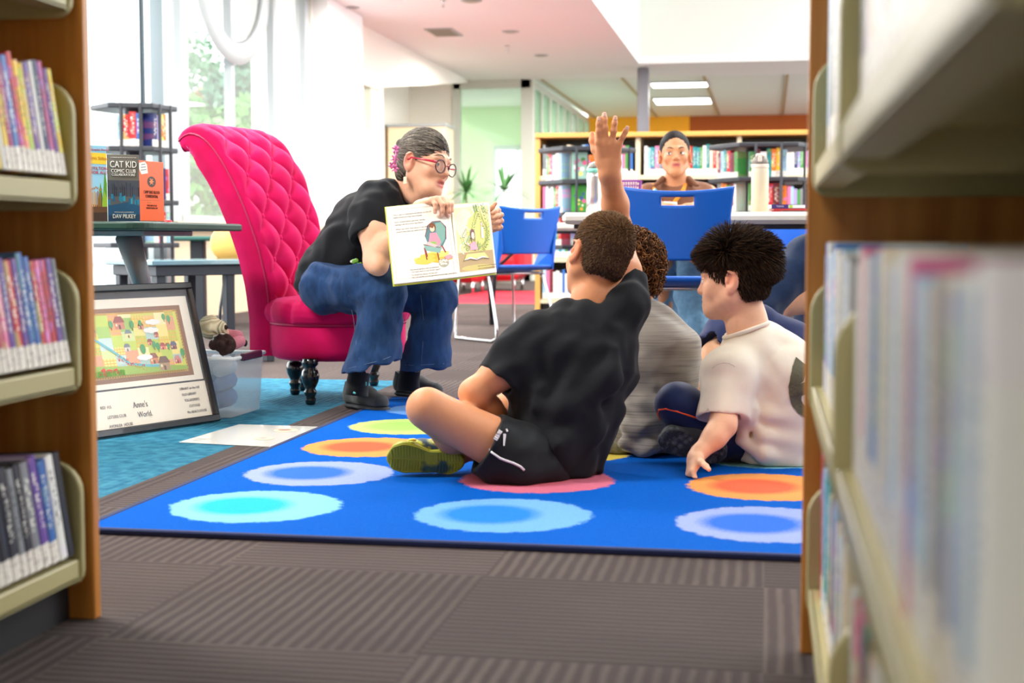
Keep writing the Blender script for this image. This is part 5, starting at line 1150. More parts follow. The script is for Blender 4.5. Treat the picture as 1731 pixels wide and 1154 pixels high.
# ------------------------------------------------------------------ helpers for the children
def head_hair(H, S_base, parent, name='hair', cut=None, h=.003, thick=1.05, extra=None):
    g = SD(); g.ell(H.cc+H.f*-.004+H.u*.002, H.cr*thick, H.fr, .02); g.ell(H.w(0, -.050, -.030), np.array([.056, .044, .055])*H.z, H.fr, .02)
    for fn in (cut or []): fn(g)
    o = sd_obj(name, g, h, HAIRM, parent, extra=extra, colfn=lambda V: np.tile(np.array(S(S_base)[:3]), (len(V), 1))); CAPS[o.name] = g; return o
CAPS = {}
def face_cut(g, H, brow_z=.030, side=-.02):
    k = SD(); k.cap(H.w(-.04, .105, brow_z-.055), H.w(.04, .105, brow_z-.055), .055*H.z, .055*H.z, .01); g.group(k, .008, 's')
    for e in (-1, 1):
        g.cap(H.w(e*.085, .045, -.03), H.w(e*.085, .02, -.09), .040*H.z, .045*H.z, .008, None, 's'); g.ell(H.w(e*.078, -.010, -.012), np.array([.018, .021, .032])*H.z, H.fr, .006, 's')
    g.plane(H.w(0, -.02, -.062), nrm(-H.u-H.f*.25), .012)
def scalp(H, N, q, mask, sc_=1.04):
    d = q.normal(size=(N*4, 3)); d /= np.linalg.norm(d, axis=1)[:, None]; d = d[mask(d)][:N]; return d, H.cc+(d*(H.cr*sc_)) @ H.fr, nrm_rows((d/H.cr) @ H.fr)
SCALP = lambda d: (d[:, 2] > -.62) & ~((d[:, 1] > .55) & (d[:, 2] < .42)) & ~((d[:, 1] > -.02) & (d[:, 2] < -.05)) & ~((np.abs(d[:, 0]) > .78) & (d[:, 1] > -.34) & (d[:, 2] < .05))
Z3 = np.array([0, 0, 1.])
# ------------------------------------------------------------------ boy in the black tee with his hand up
b1 = thing('person', 'child in black tee and shorts raising a hand, sitting cross legged on the rug', 'person', (-.5, 3.55, 0)); b1['zmin'] = .0125
hips = P(925, 765, 3.66); chest = P(968, 610, 3.70); nb_ = P(992, 532, 3.70)
H1 = Head(P(1011, 436, 3.735), nrm(-rt*.42+fw*.9-upv*.02), nrm(upv+rt*.36), .96, 'child'); H1._b = (214, 146, 104)
S_ = SD(); S_.cap(hips, chest, .084, .088, .04, (rt, 1.2)); S_.cap(chest, nb_-(nb_-chest)*.3, .08, .055, .04, (rt, 1.35)); S_.chain([nb_-(nb_-chest)*.2, P(1000, 500, 3.72), P(1006, 478, 3.74)], [.052, .047, .046], .025); H1.add(S_)
lsh, lel, lwr = P(885, 578, 3.64), P(800, 664, 3.60), P(872, 728, 3.74)
S_.chain([lsh, P(845, 630, 3.62), lel], [.044, .040, .034], .03); S_.chain([lel, P(826, 690, 3.66), lwr], [.034, .033, .022], .02)
rs, re, rw = P(1044, 535, 3.70), P(1046, 390, 3.88), P(1030, 292, 3.76)
S_.chain([rs, P(1056, 460, 3.79), re], [.038, .040, .036], .03); S_.chain([re, P(1040, 345, 3.83), rw], [.036, .034, .0265], .02)
ff = hand(S_, P(1030, 286, 3.755), nrm(P(1029, 232, 3.73)-P(1030, 286, 3.755)), nrm(fw), -rt, .88, [(4, 8, 4), (6, 10, 6), (2, 8, 4), (4, 6, 4)], [-3, 0, -9, -28], (30, 22, 25, 30), kw=.02, wide=1.04)
hand(S_, lwr, nrm(P(905, 742, 3.82)-lwr), nrm(-Z3), nrm(rt), .8)
lk, la = P(722, 690, 3.52), P(838, 772, 3.74); rk, ra = P(900, 655, 3.98), P(775, 764, 3.66)
S_.chain([hips, P(870, 765, 3.56), lk], [.08, .068, .050], .03); S_.chain([lk, P(765, 735, 3.60), la], [.045, .044, .030], .02)
S_.chain([hips, P(925, 740, 3.80), rk], [.09, .07, .050], .03); S_.chain([rk, P(850, 700, 3.84), ra], [.046, .046, .030], .02)
S_.cap(ra, P(715, 772, 3.66), .028, .024, .015); S_.cap(la, P(880, 785, 3.8), .027, .022, .015)
H1.lidc = S(200, 140, 105); S_.plane((0, 0, .015), -Z3, .004)
sd_obj('body', S_, .0026, SKIN, b1, colfn=lambda V: H1.colours(V, H1._b, (200, 110, 100)))
nails([(p, d, nrm(fw), r) for p, d, _, r in ff[:4]], b1)
H1.eyes(b1)
T_ = SD(); ax = nrm(chest-hips)
T_.chain([P(930, 790, 3.66), P(955, 700, 3.67), P(972, 610, 3.69)], [.112, .108, .116], .05, (rt, 1.22)); T_.cap(P(972, 610, 3.69), P(985, 552, 3.70), .112, .078, .05, (rt, 1.5))
g = SD(); g.chain([P(905, 570, 3.66), P(872, 600, 3.64), P(840, 650, 3.61)], [.062, .062, .060], .03); g.plane(P(846, 647, 3.615), nrm(P(800, 664, 3.6)-P(866, 585, 3.64)), .003); g.cap(P(846, 643, 3.615), P(825, 668, 3.6), .047, .055, .003, None, 's'); T_.group(g, .035)
g = SD(); g.chain([P(1035, 560, 3.69), P(1058, 520, 3.70), P(1062, 478, 3.78)], [.068, .056, .052], .03); g.plane(P(1060, 470, 3.785), nrm(re-rs), .003); T_.group(g, .035)
T_.ell(P(1000, 512, 3.715), np.array([.056, .056, .040]), np.array([rt, fw, nrm(upv*.97+rt*.2)]), .006, 's'); T_.plane((0, 0, .0145), -Z3, .01)
for pts, r in (([P(880, 610, 3.58), P(905, 660, 3.57), P(900, 730, 3.56)], .012), ([P(1040, 590, 3.58), P(1030, 640, 3.56), P(990, 700, 3.54)], .011), ([P(900, 790, 3.54), P(950, 770, 3.53), P(1010, 730, 3.56)], .013), ([P(890, 750, 3.54), P(940, 745, 3.53), P(1005, 700, 3.56)], .010), ([P(905, 690, 3.55), P(960, 690, 3.545), P(1020, 650, 3.58)], .009)): T_.chain([p_+fw*.012 for p_ in pts], [r*.4]+[r]*(len(pts)-2)+[r*.4], .045)
fo = folds(nrm(rt*.9+upv*.5), .0042, 60, 11, .6); fo2 = folds(nrm(rt*.6+upv*.9), .0028, 95, 4, .6)
tee = sd_obj('t_shirt', T_, .0038, BTEE, b1, extra=lambda Q: fo(Q)+fo2(Q), smooth=2)
b = MB(); c0, fr0 = P(1000, 512, 3.715), (rt, fw, nrm(upv*.97+rt*.2)); b.tube([c0+rt*.057*math.cos(a)+fw*.055*math.sin(a)-fr0[2]*(.018+.006*math.cos(a)) for a in np.linspace(0, 2*math.pi, 40)], .0055, 8, cap=False); b.build('neckband', BTEE, b1, True)
SH_ = cloth('black_polyester', S(22, 23, 26), .55, .15, 900, .02); K = SD()
K.cap(P(935, 790, 3.68), P(922, 740, 3.70), .112, .105, .04, (rt, 1.15)); K.chain([P(905, 780, 3.60), P(868, 772, 3.555), P(826, 752, 3.535)], [.095, .082, .080], .04); K.plane(P(823, 750, 3.535), nrm(lk-P(880, 775, 3.56)), .003); K.cap(P(824, 750, 3.535), P(800, 738, 3.53), .064, .068, .003, None, 's')
K.chain([P(940, 770, 3.75), P(925, 730, 3.86)], [.09, .08], .04); K.plane((0, 0, .0135), -Z3, .004)
K.chain([P(840, 795, 3.50), P(880, 800, 3.50), P(930, 800, 3.55)], .03, .03)
fo = folds(nrm(rt*.3+upv), .003, 60, 7); sd_obj('shorts', K, .0038, SH_, b1, extra=fo, smooth=2)
# project small trims on to a cloth surface: march from a point toward the viewer's side until outside
tow = -fw
line = [on_surf(K, P(x, y, 3.5), tow, .0035) for x, y in ((806, 744), (818, 751), (832, 762), (846, 772), (856, 776), (868, 780), (880, 786), (886, 792))]
b = MB(); b.tube(line, .0030, 6); b.build('white_piping', mat('white_trim', S(232, 226, 226), .6), b1, True)
p0 = on_surf(K, P(848, 722, 3.5), tow, .003); p1 = on_surf(K, P(838, 738, 3.5), tow, .003); xd = nrm(p0-p1)
text_obj('logo_letters', 'UMBRO', frame_m((p0+p1)/2, xd, nrm(np.cross(tow, xd)), nrm(tow)) @ Matrix.Translation((0, 0, .002)), .017, MATS['white_trim'], b1, .0008) if False else None
b = MB(); n_ = nrm(tow); yd_ = nrm(np.cross(n_, xd)); o0 = on_surf(K, P(840.5, 742, 3.5), tow, .003)
def stroke(pts, wd=.0016): b.tube([o0+xd*x+yd_*y for x, y in pts], wd, 4)
for i, lt in enumerate((((0, .010), (0, 0), (.004, 0), (.004, .010)), ((.0065, .010), (.0065, 0), (.0105, 0), (.0105, .010)), ((.013, 0), (.013, .010), (.0165, 0), (.0165, .010)), ((.019, 0), (.019, .010)), ((.0215, .010), (.0215, 0), (.0245, 0), (.0245, .010)))): stroke(lt)
b.build('logo_letters', MATS['white_trim'], b1)
b = MB(); q1 = on_surf(K, P(852, 751, 3.5), tow, .003); q2 = on_surf(K, P(853, 732, 3.5), tow, .003); q3 = on_surf(K, P(858, 728, 3.5), tow, .003); b.tube([q1, q2], [.002, .004], 5); b.tube([q3, on_surf(K, P(856, 724, 3.5), tow, .003)], .0025, 5); b.build('logo_stroke', MATS['white_trim'], b1)
# short hair
hc1 = (70, 50, 38)
head_hair(H1, hc1, b1, cut=[lambda g: face_cut(g, H1, .04)], thick=1.03); hb = bpy.data.objects['hair.001'] if 'hair.001' in bpy.data.objects else None
hair1 = [o for o in b1.children if o.name.startswith('hair')][0]
q = np.random.default_rng(21); d, r0, n0 = cap_roots(hair1, b1, H1, 15000, q)
top = np.clip((d[:, 2]+.1)/.8, 0, 1); flow = lambda p: nrm_rows(np.tile(H1.f*.25-H1.u*.1, (len(p), 1))+.0)
Ps = grow(r0, nrm_rows(n0*.7+H1.f*.4-H1.u*.7*(1-top)[:, None]+q.normal(size=n0.shape)*.12), lambda p: n0*.25-H1.u*.4+H1.f*.4, 3, (.0014+.0028*top), sdf_push(CAPS[hair1.name], .0006), .25, q, .08)
t_ = np.clip(q.normal(.35, .25, len(d))+.3*top, 0, 1)[:, None]; hair_mesh('hair_strands', Ps, np.array([.0010, .0009, .0007, .0003]), np.array(S(58, 40, 30)[:3])*(1-t_)+np.array(S(138, 104, 70)[:3])*t_, HAIRM, hair1)
# clog turned on its side, sole to the viewer
CLG = NB('clog_foam'); v = CLG; cm_ = v.mix(v.step(v.noise(22, 3), .50, .60), S(186, 196, 40), S(34, 62, 84)); v.L.new(cm_, v.p.inputs['Base Color']); v.p.inputs['Roughness'].default_value = .5; CLG = v.m
CLS = NB('clog_sole'); v = CLS; cm_ = v.mix(v.step(v.noise(14, 2), .60, .68), S(146, 150, 30), S(48, 78, 70)); v.L.new(cm_, v.p.inputs['Base Color']); v.p.inputs['Roughness'].default_value = .6; CLS = v.m
hl, to = P(768, 776, 3.60), P(668, 772, 3.60); d_ = nrm(to-hl); sn = nrm(-fw*.93-upv*.28); wd_ = nrm(np.cross(sn, d_)); Lf = .197
oc = P(719, 778, 3.60)
def sole_w(t):  # half width along the foot, heel 0 .. toe 1
    return np.interp(t, [0, .06, .18, .34, .45, .60, .78, .92, 1], [.006, .024, .034, .031, .028, .038, .043, .033, .008])
outl = [(t, sole_w(t)) for t in np.linspace(0, 1, 26)]
def sp(t, w__, hh_): return oc+d_*(t-.5)*Lf+wd_*(w__+.004*math.sin(t*6))+sn*hh_
b = MB(); b.smooth = False; ring = [sp(t, w_, 0) for t, w_ in outl]+[sp(t, -w_, 0) for t, w_ in outl[::-1]]; b.prism(ring, -sn*.016); so = b.build('clog_sole', CLS, b1, bevel=.004)
b = MB()
for t in list(np.linspace(.07, .34, 8))+list(np.linspace(.52, .93, 12)):
    w_ = sole_w(t)*.82
    for e in (-1, 1): b.tube([sp(t, e*.003, .0012), sp(t+.012, e*w_, .0012)], .0021, 5)
for t in (.40, .44): b.lathe([(.0055, 0), (.0055, .0018), (.003, .0018), (.003, .0008)], sp(.42, (t-.42)*.5, .0), sn, 14)
b.tube([sp(t, .86*w_, .001) for t, w_ in outl[2:-2]], .002, 5); b.tube([sp(t, -.86*w_, .001) for t, w_ in outl[2:-2]], .002, 5)
b.build('tread', CLS, so)
U = SD(); up2 = -sn
U.chain([sp(.14, 0, -.030), sp(.35, 0, -.034), sp(.55, 0, -.032), sp(.80, 0, -.026)], [.031, .031, .036, .031], .02, (wd_, 1.1)); U.plane(sp(.5, 0, -.010), sn, .004)
U.cap(sp(.12, 0, -.062), sp(.34, 0, -.070), .030, .034, .006, None, 's'); sd_obj('clog_upper', U, .003, CLG, b1)
b = MB(); b.tube([sp(.55, -.038, -.045), sp(.30, -.040, -.055), sp(.08, -.018, -.05), sp(.02, .0, -.045)], .005, 8, flat=.5); b.lathe([(.010, 0), (.011, .003), (.008, .006)], P(697, 745, 3.6), upv, 14); b.build('heel_strap', mat('clog_yellow', S(232, 196, 30), .4), b1, True)
# second shoe tucked behind
U = SD(); U.cap(P(850, 790, 3.78), P(905, 792, 3.84), .034, .036, .02); U.plane((0, 0, .012), -Z3, .003); sd_obj('clog_upper', U, .004, CLG, b1)
# ------------------------------------------------------------------ boy in the white tee
b3 = thing('person', 'child in a white tee numbered six on the back, one hand on the rug', 'person', (.02, 3.85, 0)); b3['zmin'] = .0125
hips = P(1318, 748, 3.88); chest = P(1296, 630, 3.86); nb_ = P(1262, 566, 3.83)
H3 = Head(P(1240, 474, 3.83), nrm(-rt*.93+fw*.36-upv*.04), nrm(upv+rt*.02), .93, 'child'); H3._b = (238, 184, 150)
S_ = SD(); S_.cap(hips+fw*.03, chest+fw*.02, .080, .085, .04, (fw, 1.1)); S_.cap(chest, nb_-(nb_-chest)*.3, .08, .055, .04, (fw, 1.3)); S_.chain([nb_-(nb_-chest)*.2, P(1262, 545, 3.83), P(1258, 520, 3.83)], [.055, .050, .050], .03); H3.add(S_)
lsh, lel, lwr = P(1232, 622, 3.76), P(1222, 718, 3.68), P(1176, 772, 3.63)
S_.chain([lsh, P(1228, 670, 3.72), lel], [.042, .038, .033], .03); S_.chain([lel, P(1208, 738, 3.66), lwr], [.033, .029, .020], .02)
h3 = hand(S_, lwr, nrm(P(1168, 798, 3.60)-lwr), nrm(rt*.7+Z3*-.2), nrm(-fw), .74, [(30, 15, 5), (38, 12, 5), (48, 10, 5), (55, 10, 5)], [5, 0, -5, -10], (50, 20, 10, 10))
rs, re, rw = P(1290, 610, 4.02), P(1245, 690, 4.12), P(1222, 728, 4.04); S_.chain([rs, re], [.042, .034], .03); S_.chain([re, rw], [.034, .022], .02); hand(S_, rw, nrm(-rt-Z3*.4), -Z3, fw, .74)
lk, la = P(1140, 682, 3.80), P(1215, 758, 3.86)
S_.chain([hips, P(1240, 735, 3.84), lk], [.07, .055, .044], .03); S_.chain([lk, la], [.040, .028], .02); rk = P(1222, 742, 4.06); S_.chain([hips, P(1250, 745, 4.02), rk], [.07, .055, .044], .03); S_.chain([rk, P(1200, 765, 3.90)], [.044, .03], .02)
H3.lidc = S(222, 164, 132); S_.plane((0, 0, .0135), -Z3, .003)
sd_obj('body', S_, .0026, SKIN, b3, colfn=lambda V: H3.colours(V, H3._b, (210, 120, 112), brow=(70, 50, 40))); H3.eyes(b3, (0, 1, .05))
b = MB(); c = H3.w(-.030, .077, .002)
WT = cloth('cream_cotton', S(236, 224, 206), .9, .25, 800, .02, .03)
T_ = SD(); T_.chain([P(1328, 790, 3.90), P(1322, 720, 3.90), P(1304, 640, 3.89)], [.125, .120, .130], .05, (fw, 1.15)); T_.cap(P(1304, 640, 3.89), P(1272, 590, 3.86), .128, .085, .05, (fw, 1.25))
g = SD(); g.chain([P(1262, 612, 3.82), P(1234, 632, 3.76), P(1220, 708, 3.72)], [.072, .070, .068], .03); g.plane(P(1219, 706, 3.715), nrm(P(1219, 725, 3.7)-P(1226, 640, 3.74)+rt*.01), .003); g.cap(P(1219, 702, 3.715), P(1217, 735, 3.69), .052, .060, .003, None, 's'); T_.group(g, .03)
T_.cap(P(1300, 610, 4.0), P(1250, 655, 4.05), .07, .068, .03); T_.cap(P(1292, 748, 3.865), P(1296, 700, 3.86), .098, .09, .05)
T_.ell(P(1257, 546, 3.83), np.array([.062, .066, .044]), np.array([nrm(rt+upv*.35), fw, nrm(upv-rt*.35)]), .008, 's'); T_.plane((0, 0, .0145), -Z3, .01)
for pts, r in (([P(1262, 700, 3.76), P(1290, 735, 3.75), P(1340, 745, 3.77)], .013), ([P(1250, 745, 3.77), P(1290, 770, 3.75), P(1340, 775, 3.77)], .014), ([P(1262, 640, 3.75), P(1268, 690, 3.74), P(1256, 730, 3.76)], .012), ([P(1275, 655, 3.76), P(1300, 700, 3.75), P(1345, 715, 3.77)], .008)): T_.chain(pts, r, .028)
fo = folds(nrm(rt*.9-upv*.5), .0032, 50, 21)
sd_obj('t_shirt', T_, .0038, WT, b3, extra=fo, smooth=2)
b = MB(); c0 = P(1257, 546, 3.83); a1, a2, a3 = nrm(rt+upv*.35), fw, nrm(upv-rt*.35); b.tube([c0+a1*.062*math.cos(a)+a2*.062*math.sin(a)-a3*(.020) for a in np.linspace(0, 2*math.pi, 36)], .006, 8, cap=False); b.build('neckband', WT, b3, True)
b = MB(); b.tube([on_surf(T_, P(x, y, 3.7), -fw, .0002, fo) for x, y in ((1205, 622), (1213, 616), (1222, 613), (1232, 614), (1241, 619))], .0010, 6); b.build('shoulder_seam', mat('seam_grey', S(206, 194, 180), .9), b3, True)
# number six on the back
cu = bpy.data.curves.new('six', 'FONT'); cu.body = '6'; cu.size = .225; cu.align_x = 'CENTER'; cu.align_y = 'CENTER'; cu.offset = .007; cu.resolution_u = 4
to_ = bpy.data.objects.new('tmp', cu); C.objects.link(to_); me = bpy.data.meshes.new_from_object(to_.evaluated_get(bpy.context.evaluated_depsgraph_get())); bpy.data.objects.remove(to_)
import bmesh
bm = bmesh.new(); bm.from_mesh(me); bmesh.ops.triangulate(bm, faces=bm.faces); 
for _ in range(4): bmesh.ops.subdivide_edges(bm, edges=[e for e in bm.edges if e.calc_length() > .008], cuts=1); bmesh.ops.triangulate(bm, faces=bm.faces)
xd = nrm(rt*.86+fw*.5); zd = nrm(upv-rt*.34); o6 = P(1352, 662, 3.76)
for vtx in bm.verts:
    p = o6+xd*vtx.co.x*.88+zd*vtx.co.y; p = on_surf(T_, p, nrm(-fw*.8+rt*.5), .0022, fo); vtx.co = Vector(p)
bm.to_mesh(me); bm.free(); me.materials.clear(); me.materials.append(mat('olive_print', S(92, 88, 66), .8, noise=.15, nscale=300)); me.name = 'number_print'; make_obj('number_print', me, b3)
NV = cloth('navy_tricot', S(18, 34, 78), .6, .15, 900, .15); K = SD(); K.cap(P(1325, 768, 3.92), P(1300, 750, 3.92), .11, .10, .04, (fw, 1.2)); K.chain([P(1290, 752, 3.88), P(1220, 728, 3.84), P(1146, 684, 3.80)], [.085, .068, .056], .04); K.chain([P(1146, 684, 3.80), P(1170, 722, 3.82), P(1210, 756, 3.86)], [.055, .048, .040], .03)
K.chain([P(1290, 760, 4.0), P(1220, 745, 4.08), P(1222, 746, 4.06)], [.085, .066, .046], .04); K.cap(P(1222, 746, 4.06), P(1235, 768, 3.96), .05, .04, .03); K.plane((0, 0, .012), -Z3, .004)
sd_obj('track_pants', K, .004, NV, b3, extra=folds(rt, .0025, 60, 3), smooth=2)
b = MB(); b.tube([on_surf(K, P(x, y, 3.72), -fw, .0005, folds(rt, .0025, 60, 3)) for x, y in ((1121, 712), (1116, 702), (1117, 694), (1128, 692), (1146, 696), (1164, 702), (1182, 708), (1194, 712))], .0026, 6); b.build('orange_piping', mat('orange_trim', S(236, 84, 40), .6), b3, True)
GS = NB('grey_rubber'); v = GS; vo = v.n.new('ShaderNodeTexVoronoi'); vo.inputs['Scale'].default_value = 60; v.L.new(v.tc, vo.inputs[0]); v.L.new(v.mix(v.step(vo.outputs[0], .2, .6), S(92, 98, 104), S(42, 48, 54)), v.p.inputs['Base Color']); v.p.inputs['Roughness'].default_value = .7; v.bump(vo.outputs[0], 1., .004); GS = v.m
oc = P(1171, 757, 3.74); d_ = nrm(-rt*.98+upv*.24); sn = nrm(-fw*.9-upv*.42); wd_ = nrm(np.cross(sn, d_)); Lf = .185
b = MB(); ring = [sp(t, w_*.95, 0) for t, w_ in outl]+[sp(t, -w_*.95, 0) for t, w_ in outl[::-1]]; b.prism(ring, -sn*.016); so = b.build('shoe_sole', GS, b3, bevel=.004)
b = MB()
for i, t in enumerate(np.linspace(.08, .92, 15)):
    w_ = sole_w(t)*.8
    for e in (-1, 1):
        for k_ in (0, 1): b.tube([sp(t-.012, e*(.1+.5*k_)*w_, .001), sp(t+.012, e*(.3+.5*k_)*w_, .001), sp(t-.012, e*(.48+.5*k_)*w_, .001)], .0018, 4)
b.build('tread', GS, so)
U = SD(); U.chain([sp(.14, 0, -.030), sp(.5, 0, -.034), sp(.80, 0, -.026)], [.031, .033, .030], .02, (wd_, 1.1)); U.plane(sp(.5, 0, -.010), sn, .004); sd_obj('shoe', U, .003, cloth('grey_shoe', S(60, 64, 72), .7, .4), b3)
# thick dark hair, longer on top
hc3 = (44, 32, 26); head_hair(H3, hc3, b3, cut=[lambda g: face_cut(g, H3, .050)], thick=1.05); hair3 = [o for o in b3.children if o.name.startswith('hair')][0]
q = np.random.default_rng(33); d, r0, n0 = cap_roots(hair3, b3, H3, 9000, q)
top = np.clip((d[:, 2]-.05)/.5, 0, 1); back_ = np.clip((-d[:, 1]-.3)/.5, 0, 1)*np.clip((d[:, 2]+.45)/.5, 0, 1); ln = .0022+.0068*np.maximum(top, back_*.8)
fr_top = np.clip(d[:, 1]*1.4, 0, 1)
dir0 = nrm_rows(n0*.55+H3.f*(.9*fr_top*top)[:, None]-H3.f*(.55*(1-fr_top))[:, None]-H3.u*(.8*(1-top))[:, None]+H3.r*-.15+q.normal(size=n0.shape)*.22)
fl3 = n0*.25+H3.f*(1.0*fr_top*top)[:, None]-H3.f*(.45*(1-fr_top))[:, None]-H3.u*(.8*(1-top)+.25)[:, None]
cl = np.sin(d[:, 0]*23+1)*np.cos(d[:, 1]*19); fl3 = fl3+H3.r*(cl*.3)[:, None]
Ps = grow(r0, dir0, lambda p: fl3, 6, ln, sdf_push(CAPS[hair3.name], .001), .25, q, .05)
t_ = np.clip(q.normal(.12, .2, len(d)), 0, 1)[:, None]; hair_mesh('hair_strands', Ps, np.array([.0016, .0015, .0014, .0012, .001, .0007, .0003]), np.array(S(36, 26, 21)[:3])*(1-t_)+np.array(S(118, 88, 60)[:3])*t_, HAIRM, hair3)
# ------------------------------------------------------------------ boy in the grey tee, curly hair
b2 = thing('person', 'curly haired child in a grey tee, seen from behind between two others', 'person', (-.32, 4.1, 0)); b2['zmin'] = .0125
hips = P(1095, 735, 4.05); chest = P(1096, 600, 4.06); nb_ = P(1078, 530, 4.06)
H2 = Head(P(1062, 462, 4.10), nrm(-rt*.55+fw*.83-upv*.1), nrm(upv+rt*.03), .93, 'child'); H2._b = (226, 168, 130)
S_ = SD(); S_.cap(hips, chest, .085, .085, .04, (rt, 1.1)); S_.cap(chest, nb_-(nb_-chest)*.3, .08, .055, .04, (rt, 1.3)); S_.chain([nb_-(nb_-chest)*.2, P(1072, 512, 4.08), P(1066, 495, 4.08)], [.052, .048, .048], .03); H2.add(S_)
S_.chain([P(1030, 575, 4.1), P(1000, 640, 4.05), P(1005, 700, 4.2)], [.044, .036, .026], .03); hand(S_, P(1005, 700, 4.2), nrm(-upv+fw), -fw, rt, .74); S_.chain([P(1130, 580, 4.12), P(1092, 650, 4.20), P(1050, 700, 4.28)], [.044, .034, .026], .03); hand(S_, P(1050, 700, 4.28), nrm(-rt), -Z3, fw, .74)
S_.chain([hips, P(1030, 745, 4.2), P(985, 700, 4.35)], [.09, .06, .048], .03); S_.chain([P(985, 700, 4.35), P(1030, 755, 4.15)], [.045, .03], .02); S_.chain([hips, P(1120, 740, 4.25), P(1112, 706, 4.38)], [.09, .06, .048], .03); S_.chain([P(1112, 706, 4.38), P(1070, 740, 4.34)], [.045, .03], .02)
S_.plane((0, 0, .015), -Z3, .004); sd_obj('body', S_, .0034, SKIN, b2, colfn=lambda V: H2.colours(V, H2._b)); H2.eyes(b2)
GT = NB('grey_slub'); v = GT; mp = v.n.new('ShaderNodeMapping'); mp.inputs['Scale'].default_value = (4, 4, 170); v.L.new(v.tc, mp.inputs[0]); cc_ = v.mix(v.step(v.noise(1.6, 3, mp.outputs[0]), .5, .68), S(142, 136, 128), S(112, 107, 103)); v.L.new(cc_, v.p.inputs['Base Color']); v.p.inputs['Roughness'].default_value = .9; v.p.inputs['Sheen Weight'].default_value = .2; GT = v.m
T_ = SD(); T_.chain([P(1098, 765, 4.04), P(1100, 690, 4.03), P(1100, 600, 4.04)], [.108, .105, .112], .05, (rt, 1.15)); T_.cap(P(1100, 600, 4.04), P(1084, 552, 4.05), .110, .078, .05, (rt, 1.25)); T_.cap(P(1052, 580, 4.08), P(1030, 640, 4.05), .062, .056, .03); T_.cap(P(1122, 580, 4.08), P(1112, 640, 4.16), .062, .056, .03)
T_.ell(P(1074, 514, 4.07), np.array([.056, .06, .034]), None, .006, 's'); T_.plane((0, 0, .014), -Z3, .008)
for pts, r in (([P(1060, 690, 3.93), P(1090, 720, 3.91), P(1140, 700, 3.94)], .012), ([P(1060, 720, 3.93), P(1100, 755, 3.91), P(1140, 740, 3.94)], .013), ([P(1055, 750, 3.93), P(1085, 765, 3.92)], .014), ([P(1040, 640, 3.96), P(1080, 680, 3.93), P(1100, 740, 3.92)], .009), ([P(1075, 600, 3.95), P(1110, 650, 3.93), P(1150, 660, 3.97)], .008)): T_.chain(pts, r, .026)
sd_obj('t_shirt', T_, .004, GT, b2, extra=folds(nrm(rt+upv*.35), .0040, 46, 31), smooth=2)
K = SD(); K.cap(P(1098, 760, 4.06), P(1060, 745, 4.1), .10, .09, .04); K.cap(P(1050, 745, 4.1), P(1010, 715, 4.28), .08, .066, .03); K.cap(P(1100, 745, 4.18), P(1108, 712, 4.34), .08, .066, .03); K.plane((0, 0, .013), -Z3, .004)
sd_obj('shorts', K, .005, cloth('khaki_cloth', S(126, 118, 104), .9, .3), b2, extra=folds(upv, .003, 60, 2), smooth=2)
U = SD(); U.cap(P(1048, 762, 4.0), P(1020, 758, 4.02), .034, .030, .02); U.plane((0, 0, .012), -Z3, .003); sd_obj('shoe', U, .003, mat('camo_shoe', S(104, 98, 66), .8, noise=.5, nscale=60), b2)
head_hair(H2, (70, 44, 28), b2, thick=1.10, cut=[lambda g: face_cut(g, H2, .045)]); hair2 = [o for o in b2.children if o.name.startswith('hair')][0]
q = np.random.default_rng(44); d, r0, n0 = cap_roots(hair2, b2, H2, 3000, q); K_ = 15; k = np.arange(K_)
th0 = q.uniform(0, 6.28, len(d)); tan = nrm_rows(np.cross(n0, q.normal(size=n0.shape))); bi = np.cross(n0, tan); turn = q.choice([-1, 1], len(d))*q.uniform(.35, .6, len(d)); rad_ = q.uniform(.006, .012, len(d))
down = nrm_rows(-H2.u-H2.f*.2+n0*.3); Ls = q.uniform(.010, .030, len(d))
Ps = r0[:, None]+n0[:, None]*(.010+.006*np.sin(k*.4)[None, :, None])+down[:, None]*(k/K_)[None, :, None]*Ls[:, None, None]+rad_[:, None, None]*(tan[:, None]*np.cos(th0[:, None]+turn[:, None]*k)[..., None]+bi[:, None]*np.sin(th0[:, None]+turn[:, None]*k)[..., None]*.7+n0[:, None]*.5*np.sin(th0[:, None]+turn[:, None]*k+1)[..., None])
t_ = np.clip(q.normal(.25, .3, len(d)), 0, 1)[:, None]; hair_mesh('hair_strands', Ps, np.r_[np.full(K_-3, .0014), .0011, .0008, .0004], np.array(S(58, 36, 24)[:3])*(1-t_)+np.array(S(168, 116, 70)[:3])*t_, HAIRM, hair2)
# ------------------------------------------------------------------ child in navy behind the white tee
b4 = thing('person', 'child in a navy tee leaning forward, mostly hidden behind the white tee', 'person', (.02, 4.45, 0)); b4['zmin'] = .0125
H4 = Head(P(1232, 470, 4.40), nrm(-rt*.9+fw*.3-upv*.1), upv, .90, 'child'); H4._b = (238, 186, 150)
S_ = SD(); hips = P(1372, 690, 4.5); chest = P(1318, 600, 4.45); S_.cap(hips, chest, .10, .095, .04); S_.cap(chest, P(1265, 545, 4.42), .09, .06, .04); S_.chain([P(1265, 548, 4.42), P(1246, 515, 4.41)], [.05, .046], .03); H4.add(S_)
S_.chain([P(1235, 575, 4.34), P(1208, 600, 4.27), P(1192, 662, 4.22)], [.044, .036, .033], .03); S_.chain([P(1192, 662, 4.22), P(1164, 654, 4.32)], [.032, .022], .02); hand(S_, P(1164, 654, 4.32), nrm(fw*.9-Z3*.3-rt*.1), -Z3, rt, .74)
S_.chain([P(1300, 570, 4.6), P(1270, 650, 4.6), P(1220, 700, 4.55)], [.044, .034, .024], .03); hand(S_, P(1220, 700, 4.55), -rt, -Z3, fw, .74)
